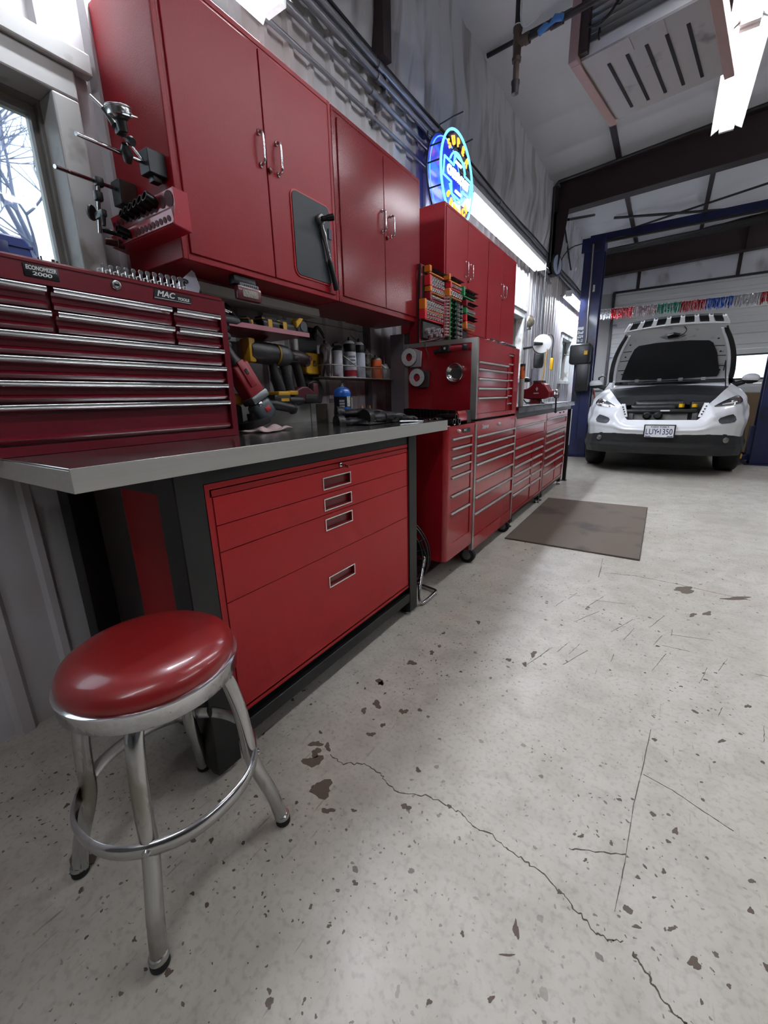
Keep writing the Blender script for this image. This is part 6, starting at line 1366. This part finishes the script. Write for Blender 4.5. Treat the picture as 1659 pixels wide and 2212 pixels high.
def sock_proto(kind):
    if kind in PROTO: return PROTO[kind]
    if kind == 'ring':   me = MB().lathe([(0, 0), (.0095, 0), (.0105, .008), (.0105, .024), (.0085, .024), (.0075, .010), (0, .010)], (0, 0, 0), (1, 0, 0), 14).mesh('socket', BRT, 40)
    elif kind == 'dark': me = MB().lathe([(0, 0), (.0095, 0), (.0105, .008), (.0105, .022), (.0085, .022), (.0075, .010), (0, .010)], (0, 0, 0), (1, 0, 0), 14).mesh('socket', SOCK, 40)
    elif kind == 'bit':  me = MB().lathe([(0, 0), (.006, 0), (.007, .018), (.003, .020), (.0025, .040), (.0008, .046), (0, .046)], (0, 0, 0), (1, 0, 0), 10).mesh('bit_socket', SOCK, 40)
    else:                me = MB().lathe([(0, 0), (.007, 0), (.0075, .02), (.005, .024), (.003, .032), (0, .032)], (0, 0, 0), (1, 0, 0), 10).mesh('bit_socket', BRT, 40)
    PROTO[kind] = me; return me
def rail(name_label, y0, y1, z0, z1, m, kind, n, rows=1, what='', sc=1.0, vertical=False):
    a, b = Bp(y0, z0); c, d = Bp(y1, z1)
    t = thing('socket_rail', name_label, 'socket rail', (XB, a, b))
    x1 = XB+.022
    part(t, 'base', MB().box(XB+.001, x1-.010, a, c, b, d), m, 30, True, bev=.001)
    mb = MB()
    if vertical: part(t, 'edge', MB().box(XB+.001, x1+.006, a, a+.008, b, d), m, 30, True); part(t, 'edge', MB().box(XB+.001, x1+.006, c-.008, c, b, d), m, 30, True)
    else:
        part(t, 'end_cap', MB().box(XB+.001, x1+.020, a-.002, a+.022, b-.002, d+.002), m, 30, True, bev=.002)
        part(t, 'lip', MB().box(XB+.001, x1+.004, a+.02, c, b-.002, b+.004), m, 30, True)
    lab = what; grp = what.replace('socket ', 'sockets ', 1).replace('bit ', 'bits ', 1)
    for r_ in range(rows):
        for i in range(n):
            if vertical: yy = a + (c-a)*(r_+.5)/rows; zz = b + (d-b)*(i+.5)/n
            else: yy = a+.030 + (c-a-.036)*(i+.5)/n; zz = b + (d-b)*(r_+.55)/rows
            o = bpy.data.objects.new('socket' if kind in ('ring', 'dark') else 'bit_socket', sock_proto(kind)); COL.objects.link(o)
            o.location = (x1-.010, yy, zz); s = sc*(1.08-.2*i/n); o.scale = (1, s, s); tag(o, lab, 'socket', grp)
rail('topmost orange rail at the left of the socket board', 2.386, 2.60, 1.763, 1.792, OR, 'bit', 9, 1, 'black bit socket in the top left orange rail')
rail('bright red rail second from the top left of the socket board', 2.387, 2.60, 1.693, 1.743, RR, 'ring', 6, 2, 'chrome socket in the upper left red rail', 1.1)
rail('thin orange rail third from top left of the socket board', 2.394, 2.60, 1.662, 1.686, OR, 'ring', 7, 1, 'chrome socket in the thin left orange rail')
rail('dark red rail fourth from top left of the socket board', 2.39, 2.60, 1.618, 1.652, RD, 'stub', 8, 1, 'small chrome bit in the dark red left rail')
rail('deep orange rail at mid left of the socket board', 2.325, 2.595, 1.557, 1.608, OR, 'ring', 8, 2, 'chrome socket in the double-row orange rail', 1.05)
rail('bright red rail at lower left of the socket board', 2.325, 2.595, 1.506, 1.552, RR, 'ring', 7, 2, 'chrome socket in the lower left red rail', .85)
rail('tall vertical dark red rail in the middle of the socket board', 2.605, 2.69, 1.437, 1.676, RD, 'stub', 13, 1, 'small chrome bit in the vertical red rail', 1.1, True)
rail('tall vertical green rail in the middle of the socket board', 2.70, 2.79, 1.42, 1.676, GRN, 'dark', 9, 2, 'socket in the vertical green rail', 1.1, True)
rail('tall vertical black rail right of the green one on board', 2.80, 2.90, 1.435, 1.66, BKR, 'ring', 8, 2, 'chrome socket in the vertical black rail', .95, True)
rail('upper orange rail at the centre of the socket board', 2.649, 2.87, 1.772, 1.802, OR, 'bit', 9, 1, 'black bit socket in the top centre orange rail')
rail('small red rail under the upper centre orange one', 2.67, 2.87, 1.732, 1.762, RR, 'ring', 7, 1, 'chrome socket in the small centre red rail', .8)
rail('lower centre orange rail holding the largest chrome sockets', 2.655, 2.88, 1.682, 1.72, OR, 'ring', 6, 1, 'large chrome socket in the centre orange rail', 1.5)
rail('wide green rail at top right of the socket board', 2.885, 3.13, 1.722, 1.772, GRN, 'bit', 8, 2, 'black bit in the wide top right green rail')
rail('dark red rail with black spikes at right of the board', 2.93, 3.13, 1.668, 1.698, RD, 'bit', 9, 1, 'black bit in the right dark red rail')
rail('thin green rail at right of the socket board', 2.93, 3.12, 1.620, 1.650, GRN, 'ring', 8, 1, 'chrome socket in the thin right green rail', .9)
rail('red rail at lower right of the socket board', 2.93, 3.13, 1.572, 1.608, RR, 'bit', 7, 2, 'black bit in the lower right red rail')
rail('lowest orange rail at right of the socket board', 2.935, 3.13, 1.522, 1.562, OR, 'ring', 7, 2, 'chrome socket in the lowest right orange rail', .8)
t = thing('socket_case', 'black case of large chrome sockets at the foot of the socket board', 'case', (-1.30, 2.52, 1.42))
a, b = Bp(2.34, 1.402); c, d = Bp(2.585, 1.492)
part(t, 'case', MB().box(XB+.001, XB+.02, a, c, b, d), BKR, 30, True, bev=.003)
for i, (u, v, s_) in enumerate(((.15, .45, 1.5), (.3, .2, 1.1), (.42, .62, 1.3), (.58, .35, 1.4), (.72, .6, 1.5), (.85, .3, 1.3), (.9, .7, 1.2))):
    o = bpy.data.objects.new('socket', sock_proto('ring')); COL.objects.link(o); o.location = (XB+.018, a+(c-a)*u, b+(d-b)*v); o.scale = (1, s_, s_)
    tag(o, 'large chrome socket in the black case at the board foot', 'socket', 'large chrome sockets in the black case at the board foot')

# small wrenches lying on the upper chest and a black handled tool
wl = thing('lying_wrench', 'bright wrench lying among others on the front of the upper chest top', 'wrench', (-.99, 2.62, 1.387), .1, group='bright wrenches lying on the upper chest top')
part(wl, 'shank', MB().box(-.06, .06, -.004, .004, .002, .008), CHROME, 30, bev=.001)
for s in (-1, 1): part(wl, 'end', MB().lathe([(.005, 0), (.011, 0), (.011, .009), (.005, .009), (.005, 0)], (s*.065, 0, 0), n=14), CHROME, 40)
for i in range(1, 9): dup(wl, (-1.0-.01*(i % 3), 2.62+.045*i, 1.387+.004*(i % 2)), .1+.5*math.sin(i*2.1))
t = thing('hand_tool', 'black handled tool jutting past the far end of upper chest', 'hand tool', (-1.0, 3.15, 1.40))
part(t, 'handle', MB().tube([(-.99, 2.99, 1.405), (-.99, 3.02, 1.405), (-.985, 3.16, 1.403), (-.985, 3.27, 1.402), (-.985, 3.30, 1.402)], [.008, .014, .013, .015, .012], 14), BLKP, 50, True)
part(t, 'shaft', MB().cyl((-.99, 2.90, 1.405), (-.99, 3.0, 1.405), .006), CHROME, 40, True)

# ---------------------------------------------------------------- neon sign
def glow(name, rgb, e):
    m = mat(name, rgb, .4, emit=e); return m
NB = glow('neon cyan', (70, 180, 255), 4.0); NO = glow('neon orange', (255, 140, 40), 2.2); NW = glow('neon white', (225, 240, 255), 4.5)
def neon():
    t = thing('neon_sign', 'round blue neon car brand sign on top of the far cabinets', 'neon sign', (-1.50, 3.24, 2.287))
    C = Vector((-1.44, 3.24, 2.565)); Rr = .275
    BLUEP = mat('glowing blue acrylic', (26, 44, 170), .25, coat=.3, emit=.25)  # faint glow put into the backing for the tubes' light on it
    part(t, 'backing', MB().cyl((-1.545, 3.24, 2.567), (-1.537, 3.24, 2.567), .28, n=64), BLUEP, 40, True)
    part(t, 'backing_rim', MB().torus((-1.541, 3.24, 2.567), (1, 0, 0), .281, .006, 64, 8), BLK, 50, True)
    part(t, 'stand', MB().box(-1.56, -1.52, 3.06, 3.42, 2.284, 2.300), BLK, 30, True)
    def P(a, r, x=C.x): a = math.radians(a); return (x, C.y+r*math.cos(a), C.z+r*math.sin(a))
    part(t, 'outer_tube', MB().tube([P(i*6, Rr) for i in range(60)], .0075, 10, closed=True), NB, 60, True)
    part(t, 'tube_reflection', MB().tube([P(i*6, Rr-.012, -1.528) for i in range(60)], .004, 8, closed=True), glow('neon reflection', (90, 150, 255), 1.2), 60, True)  # self-lit ring drawn as the outer tube's reflection in the backing
    def yz(p): return (C.x+.004, C.y+p[0], C.z+p[1])
    # inner arcs above and below the emblem
    part(t, 'inner_tube', MB().tube([P(a, .150) for a in range(28, 153, 6)], .0065, 8), NB, 60, True)
    part(t, 'inner_tube', MB().tube([P(a, .150) for a in range(208, 333, 6)], .0065, 8), NB, 60, True)
    # slanted cross outline
    o = [(-.225, .055), (-.075, .055), (-.06, .125), (.105, .125), (.115, .055), (.235, .055), (.215, -.055), (.075, -.055), (.06, -.125), (-.105, -.125), (-.115, -.055), (-.245, -.055)]
    part(t, 'emblem_tube', MB().tube([yz(p) for p in o], .0065, 8, closed=True), NB, 50, True)
    for s in (1, -1): part(t, 'bar_tube', MB().tube([yz((-.04, s*.088)), yz((.05, s*.088))], .008, 8), NW, 60, True)
    off = Vector(t.location)
    text(t, 'lettering', 'CHEVROLET', .078, frameM(Vector((C.x+.008, C.y-.005, C.z-.002))-off, (0, 1, 0), (0, 0, 1)), NW, .004, (.85, 1.0), .08, bold=.0016)
    for s, a0, a1, flip in (('SUPER', 135, 45, 1), ('SERVICE', 222, 318, -1)):
        for i, ch in enumerate(s):
            a = math.radians(a0 + (a1-a0)*i/(len(s)-1)); up = Vector((0, math.cos(a), math.sin(a)))*flip; rt = Vector((0, math.sin(a), -math.cos(a)))*flip
            text(t, 'letter', ch, .070, frameM(Vector((C.x+.002, C.y+.212*math.cos(a), C.z+.212*math.sin(a)))-off, rt, up), NO, .004, (1, 1), 0, bold=.002)
    for a in (60, 100, 150, 175, 205, 330): part(t, 'standoff', MB().cyl(P(a, Rr-.006, C.x-.006), P(a, Rr-.006, -1.54), .005, n=8), BLK, 40, True)
    part(t, 'hanger', MB().tube([(-1.54, 3.15, 2.835), (-1.54, 3.15, 2.88), (-1.44, 3.16, 2.90), (-1.38, 3.18, 2.915)], .005, 8), BLK, 50, True)
    part(t, 'bracket_arm', MB().cyl((-1.54, 3.33, 2.80), (-1.39, 3.38, 2.845), .005, n=8), BLK, 40, True)
    part(t, 'side_bracket', MB().tube([(-1.54, 3.03, 2.77), (-1.54, 2.97, 2.765), (-1.54, 2.97, 2.74), (-1.54, 3.0, 2.735)], .006, 8), BLK, 50, True)
neon()

# ---------------------------------------------------------------- far wall things
t = thing('wall_clock', 'round wall clock with a black rim high beside the steel column', 'clock', (-1.58, 7.08, 2.86))
part(t, 'case', MB().lathe([(0, 0), (.12, 0), (.145, .01), (.15, .03), (.135, .045), (.12, .04), (0, .04)], (-1.58, 7.02, 2.86), (1, -.25, 0), n=40), BLKP, 50, True)
part(t, 'face', MB().lathe([(0, .041), (.122, .041), (.122, .043), (0, .043)], (-1.58, 7.02, 2.86), (1, -.25, 0), n=40), mat('clock face', (150, 162, 186), .4), 40, True)
part(t, 'hand', MB().box(-1.534, -1.532, 7.005, 7.01, 2.855, 2.94), BLK, None, True); part(t, 'hand', MB().box(-1.534, -1.532, 6.95, 7.005, 2.855, 2.862), BLK, None, True)
t = thing('alarm_bell', 'oval grey bronze bell on the wall right of second window', 'bell', (-1.63, 6.02, 2.0))
part(t, 'gong', MB().lathe([(0, .05), (.04, .048), (.065, .035), (.078, .01), (.08, 0), (0, 0)], (-1.635, 6.05, 2.0), (1, -.5, 0), n=30), mat('bronze grey', (132, 124, 108), .4, .6, dark=(90, 80, 66), dth=.55, vscale=20), 50, True)
part(t, 'back_box', MB().rbox(-1.665, -1.63, 6.02, 6.10, 1.90, 2.06, .006, 2), mat('box grey', (150, 146, 138), .45), 30, True)
part(t, 'striker', MB().cyl((-1.62, 6.03, 1.905), (-1.60, 6.03, 1.905), .012), BLK, 40, True)
t = thing('cord_reel', 'white disc cord reel with a black spindle hanging above the vise', 'cord reel', (-1.36, 5.66, 1.66))
axr = (.35, -1, .0)
c_ = Vector((-1.350, 5.65, 1.665))
part(t, 'front_disc', MB().lathe([(0, .004), (.03, .006), (.05, .001), (.095, .003), (.108, 0), (.108, -.006), (0, -.006)], c_, axr, n=44), mat('reel white', (226, 228, 228), .35), 50, True)
part(t, 'drum', MB().lathe([(0, 0), (.098, 0), (.102, -.01), (.102, -.05), (.098, -.055), (0, -.055)], c_, axr, n=32), BLKP, 40, True)
part(t, 'spindle', MB().cyl(c_+Vector((-.0, -.0, 0)), c_+Vector((-.085, -.09, .0)), .016, .024), BLKP, 40, True)
part(t, 'back_disc', MB().lathe([(0, -.055), (.112, -.055), (.112, -.062), (0, -.062)], c_, axr, n=44), BLKP, 40, True)
part(t, 'cord', MB().tube([(-1.30, 5.72, 1.775), (-1.26, 5.72, 1.77), (-1.235, 5.72, 1.71), (-1.235, 5.71, 1.64), (-1.24, 5.70, 1.56), (-1.235, 5.70, 1.50)], .007, 8, smooth=2), BLK, 50, True)
part(t, 'yellow_socket', MB().rbox(-1.25, -1.215, 5.68, 5.72, 1.355, 1.495, .006, 2), YEL, 30, True)
part(t, 'hanger', MB().tube([(-1.68, 5.98, 1.66), (-1.45, 5.85, 1.66), (-1.37, 5.72, 1.665)], .014, 10), BLK, 50, True)
part(t, 'drop_cord', MB().tube([(-1.37, 5.66, 2.66), (-1.37, 5.67, 2.1), (-1.365, 5.68, 1.77)], .006, 8), BLK, 50, True)
t = thing('chain_hoist', 'black chain hoist body hanging on wall behind the vise', 'chain hoist', (-1.50, 5.98, 1.40))
part(t, 'body', MB().rbox(-1.52, -1.40, 5.93, 6.03, 1.40, 1.60, .035, 3), BLKP, 40, True)
for i in range(13): part(t, 'chain_link', MB().torus((-1.46, 5.96, 1.39-.026*i), (1, 0, 0) if i % 2 else (0, 1, 0), .012, .003, 10, 6), GALV, 50, True)
single('yellow_pole', MB().cyl((-1.24, 5.45, 1.58), (-1.29, 5.45, 1.04), .006, n=10), mat('yellow rod', (196, 150, 60), .45), 'thin yellow rod leaning down behind the vise', 'rod')
t = thing('upright_tube', 'tall grey tube with orange and black top standing beside upper chest', 'tube', (-1.0, 3.6, .976))
part(t, 'tube', MB().cyl((-1.0, 3.60, .976), (-1.0, 3.60, 1.30), .020, n=24), mat('tube grey', (170, 168, 164), .4, .3, dark=(176, 130, 70), dth=.62, vscale=9), 40, True)
part(t, 'orange_label', MB().cyl((-1.0, 3.60, 1.19), (-1.0, 3.60, 1.285), .0206, n=24), mat('tube orange', (196, 96, 40), .45, dark=(40, 30, 30), dth=.55, vscale=30), 40, True)
part(t, 'cap', MB().cyl((-1.0, 3.60, 1.285), (-1.0, 3.60, 1.305), .021, n=24), BLKP, 40, True)
t = thing('gooseneck_lamp', 'small black gooseneck on wall behind the tall grey tube', 'lamp', (-1.2, 4.3, 1.1))
part(t, 'head', MB().tube([(-1.18, 4.30, 1.20), (-1.15, 4.30, 1.205), (-1.12, 4.30, 1.20)], [.02, .026, .018], 12), BLKP, 50, True)
part(t, 'neck', MB().tube([(-1.18, 4.30, 1.20), (-1.22, 4.32, 1.15), (-1.20, 4.32, 1.05), (-1.14, 4.32, .98)], .006, 8, smooth=2), BLK, 50, True)

def vise():
    V = mat('vise red', (128, 20, 30), .35, coat=.4, var=.2, vscale=20)
    t = thing('bench_vise', 'big dark red bench vise bolted to the far worktop', 'vise', (-1.06, 4.5, .976))
    prof = [(-1.215, 1.03), (-1.215, 1.12), (-1.17, 1.125), (-1.13, 1.155), (-1.115, 1.18), (-1.085, 1.190), (-1.04, 1.185), (-1.02, 1.165), (-1.0, 1.16), (-.975, 1.12), (-.955, 1.09), (-.955, 1.035), (-1.0, 1.02), (-1.15, 1.02)]
    part(t, 'body', MB().poly_ext([(x, 4.42, z) for x, z in prof], (0, .16, 0)), V, 30, True, bev=.010)
    part(t, 'slide_bar', MB().rbox(-1.24, -.93, 4.455, 4.545, 1.035, 1.105, .01, 2), V, 40, True)
    part(t, 'swivel_base', MB().lathe([(0, 0), (.085, 0), (.085, .012), (.06, .02), (.055, .05), (0, .05)], (-1.10, 4.5, .976), n=30), V, 40, True)
    part(t, 'jaw_plate', MB().box(-1.115, -1.035, 4.415, 4.585, 1.175, 1.196), WORN, 30, True)
    part(t, 'screw', MB().cyl((-.955, 4.5, 1.055), (-.905, 4.5, 1.055), .018), WORN, 40, True)
    part(t, 'screw_head', MB().cyl((-.925, 4.5, 1.055), (-.885, 4.5, 1.055), .030, n=24), WORN, 40, True)
    hb = part(t, 'handle', MB().tube([(-.905, 4.49, 1.085), (-.905, 4.49, 1.0), (-.900, 4.49, .90)], .008, 10), mat('dark steel rod', (70, 62, 60), .35, .8), 50, True)
    part(hb, 'end_ball', MB().ball((-.905, 4.49, 1.095), .016, 12), CHROME, 60, True); part(hb, 'end_ball', MB().ball((-.900, 4.49, .895), .014, 12), BLK, 60, True)
    part(t, 'emblem', MB().poly_ext([(-1.075, 4.409, 1.14), (-1.062, 4.409, 1.118), (-1.075, 4.409, 1.096), (-1.088, 4.409, 1.118)], (0, .002, 0)), LETW, None, True)
    part(t, 'nameplate', MB().box(-1.105, -1.055, 4.408, 4.410, 1.072, 1.082), LETW, None, True)
    for s in (-1, 1): part(t, 'bolt', MB().cyl((-1.10+s*.07, 4.43, .976), (-1.10+s*.07, 4.43, .995), .010, n=6), WORN, 30, True)
vise()

# ---------------------------------------------------------------- floor fan tucked between bench and locker
t = thing('floor_fan', 'black round floor fan on chrome stand tucked between bench and locker', 'fan', (-1.06, 1.85, 0))
part(t, 'stand', MB().tube([(-1.03, 1.96, .014), (-.955, 1.945, .014), (-.94, 1.93, .014), (-.94, 1.79, .014), (-.945, 1.765, .014), (-.955, 1.76, .03), (-.965, 1.775, .08), (-.985, 1.86, .20), (-.99, 1.885, .225), (-1.01, 1.895, .24)], .0085, 12, smooth=2), CHROME, 60, True)
part(t, 'stand', MB().tube([(-1.03, 1.96, .014), (-1.22, 1.96, .014), (-1.24, 1.94, .014), (-1.24, 1.80, .03), (-1.22, 1.85, .22)], .0085, 12, smooth=1), CHROME, 60, True)
gc = Vector((-1.16, 1.865, .235)); ga = Vector((.05, 1, .0)).normalized()
for k, (r_, o_) in enumerate(((.205, 0), (.20, .03), (.19, -.03), (.16, -.045), (.12, -.052), (.08, -.055), (.17, .042))): part(t, 'guard_ring', MB().torus(gc+ga*o_, ga, r_, .0035 if k else .006, 48, 8), BLK, 60, True)
for k in range(24):
    a = 2*PI*k/24; d = Vector((math.cos(a), 0, math.sin(a)))
    part(t, 'guard_wire', MB().tube([gc+d*.04-ga*.056, gc+d*.15-ga*.048, gc+d*.195-ga*.025, gc+d*.205, gc+d*.195+ga*.03, gc+d*.05+ga*.05], .0018, 5), BLK, 60, True)
part(t, 'motor', MB().cyl(gc+ga*.06, gc-ga*.03, .055, n=24), BLKP, 40, True)
for k in range(4):
    a = 2*PI*k/4+.3; d = Vector((math.cos(a), 0, math.sin(a))); e = Vector((-math.sin(a), 0, math.cos(a)))
    part(t, 'blade', MB().poly_ext([gc+d*.04-e*.02, gc+d*.17-e*.06+ga*.02, gc+d*.18+e*.04-ga*.01, gc+d*.04+e*.02], ga*.003), BLKP, 30, True)
part(t, 'tilt_knob', MB().cyl((-.985, 1.89, .235), (-1.0, 1.90, .24), .018, n=14), BLKP, 40, True)

# ---------------------------------------------------------------- bits of litter and leaf on the floor, outdoor tree
single('dry_leaf', MB().poly_ext([(-1.085, .215, .002), (-1.07, .235, .006), (-1.04, .232, .002), (-1.028, .25, .008), (-1.01, .228, .003), (-1.03, .205, .004), (-1.05, .195, .008), (-1.07, .20, .002)], (0, 0, .003)), mat('brown leaf', (96, 80, 66), .8), 'crumpled brown leaf on the floor at the left of stool', 'leaf', kind=None)
BARK = mat('bark', (112, 116, 138), .8)
def tree(label, x, y, z0, seed, h=9, spread=.9, depth=6, lean=(0, 0)):
    """bare tree: recursive tapering branches as one mesh with a twig part"""
    r = random.Random(seed); t = thing('bare_tree', label, 'tree', (x, y, z0))
    big, small = MB(), MB()
    def grow(p, d, l, rad, k):
        n = 3; P = [p]; dd = d.copy()
        for i in range(n):
            dd = (dd + Vector((r.uniform(-.12, .12), r.uniform(-.12, .12), r.uniform(-.02, .1)))).normalized(); P.append(P[-1]+dd*l/n)
        (big if k < 3 else small).tube(P, [rad, rad*.88, rad*.78, rad*.66], 7 if k < 3 else 4)
        if k >= depth: return
        m = 2 if k < 1 else 3
        for i in range(m):
            a = r.uniform(.3, .75)*spread; u = dd.orthogonal().normalized(); u.rotate(Matrix.Rotation(r.uniform(0, 6.28), 3, dd))
            nd = (dd*math.cos(a) + u*math.sin(a)).normalized(); q = P[-1] if i < 2 else P[r.choice((1, 2))]
            grow(q, nd, l*r.uniform(.62, .85), rad*.62, k+1)
    grow(Vector((0, 0, 0)), Vector((lean[0], lean[1], 1)).normalized(), h*.26, h*.016, 0)
    part(t, 'trunk', big, BARK, 60); part(t, 'twigs', small, BARK, None, stuff=True)
tree('bare winter tree seen through the nearest window', -8.0, 3.75, .2, 4, 7.0, .95, 6, (.0, -.22))
tree('second bare winter tree farther beyond the nearest window', -11, 4.3, -.5, 12, 9.5, .95, 6, (-.0, -.2))
tree('bare tree beyond the garage door window', 2.6, 18, -1, 21, 8, 1.0, 5)
GR_ = mat('winter ground', (120, 118, 112), .9, var=.2, vscale=1)
struct('ground', MB().poly_ext([(-60, -40, -.6), (-2.2, -40, -.6), (-2.2, 60, -.6), (-60, 60, -.6)], (0, 0, -.1)), GR_)
struct('ground_front', MB().box(-2.2, 40, 11.9, 60, -.4, -.3), GR_)
# ---------------------------------------------------------------- camera
cd = bpy.data.cameras.new('camera'); cam = bpy.data.objects.new('camera', cd); COL.objects.link(cam)
A, B, Cc = math.radians(33.49818506), math.radians(74.82686936), math.radians(-1.47738256)
cam.matrix_world = Matrix.Translation((0, 0, 1.06)) @ Matrix.Rotation(A, 4, 'Z') @ Matrix.Rotation(B, 4, 'X') @ Matrix.Rotation(Cc, 4, 'Z')
cd.sensor_fit = 'HORIZONTAL'; cd.sensor_width = 36; cd.lens = 900.19/1659*36; cd.clip_start = .02; cd.clip_end = 200
S.camera = cam
w = bpy.data.worlds.new('world'); S.world = w; w.use_nodes = True
bg = w.node_tree.nodes['Background']; bg.inputs[0].default_value = (.80, .90, 1.0, 1); bg.inputs[1].default_value = 2.5
S.view_settings.view_transform = 'Standard'; S.view_settings.look = 'None'; S.view_settings.gamma = 1
S.view_settings.use_curve_mapping = False; S.view_settings.exposure = 0.46
try:
    S.cycles.max_bounces = 5; S.cycles.diffuse_bounces = 2; S.cycles.glossy_bounces = 3; S.cycles.transmission_bounces = 3
    S.cycles.adaptive_threshold = 0.05; S.cycles.caustics_reflective = False; S.cycles.caustics_refractive = False
except Exception: pass
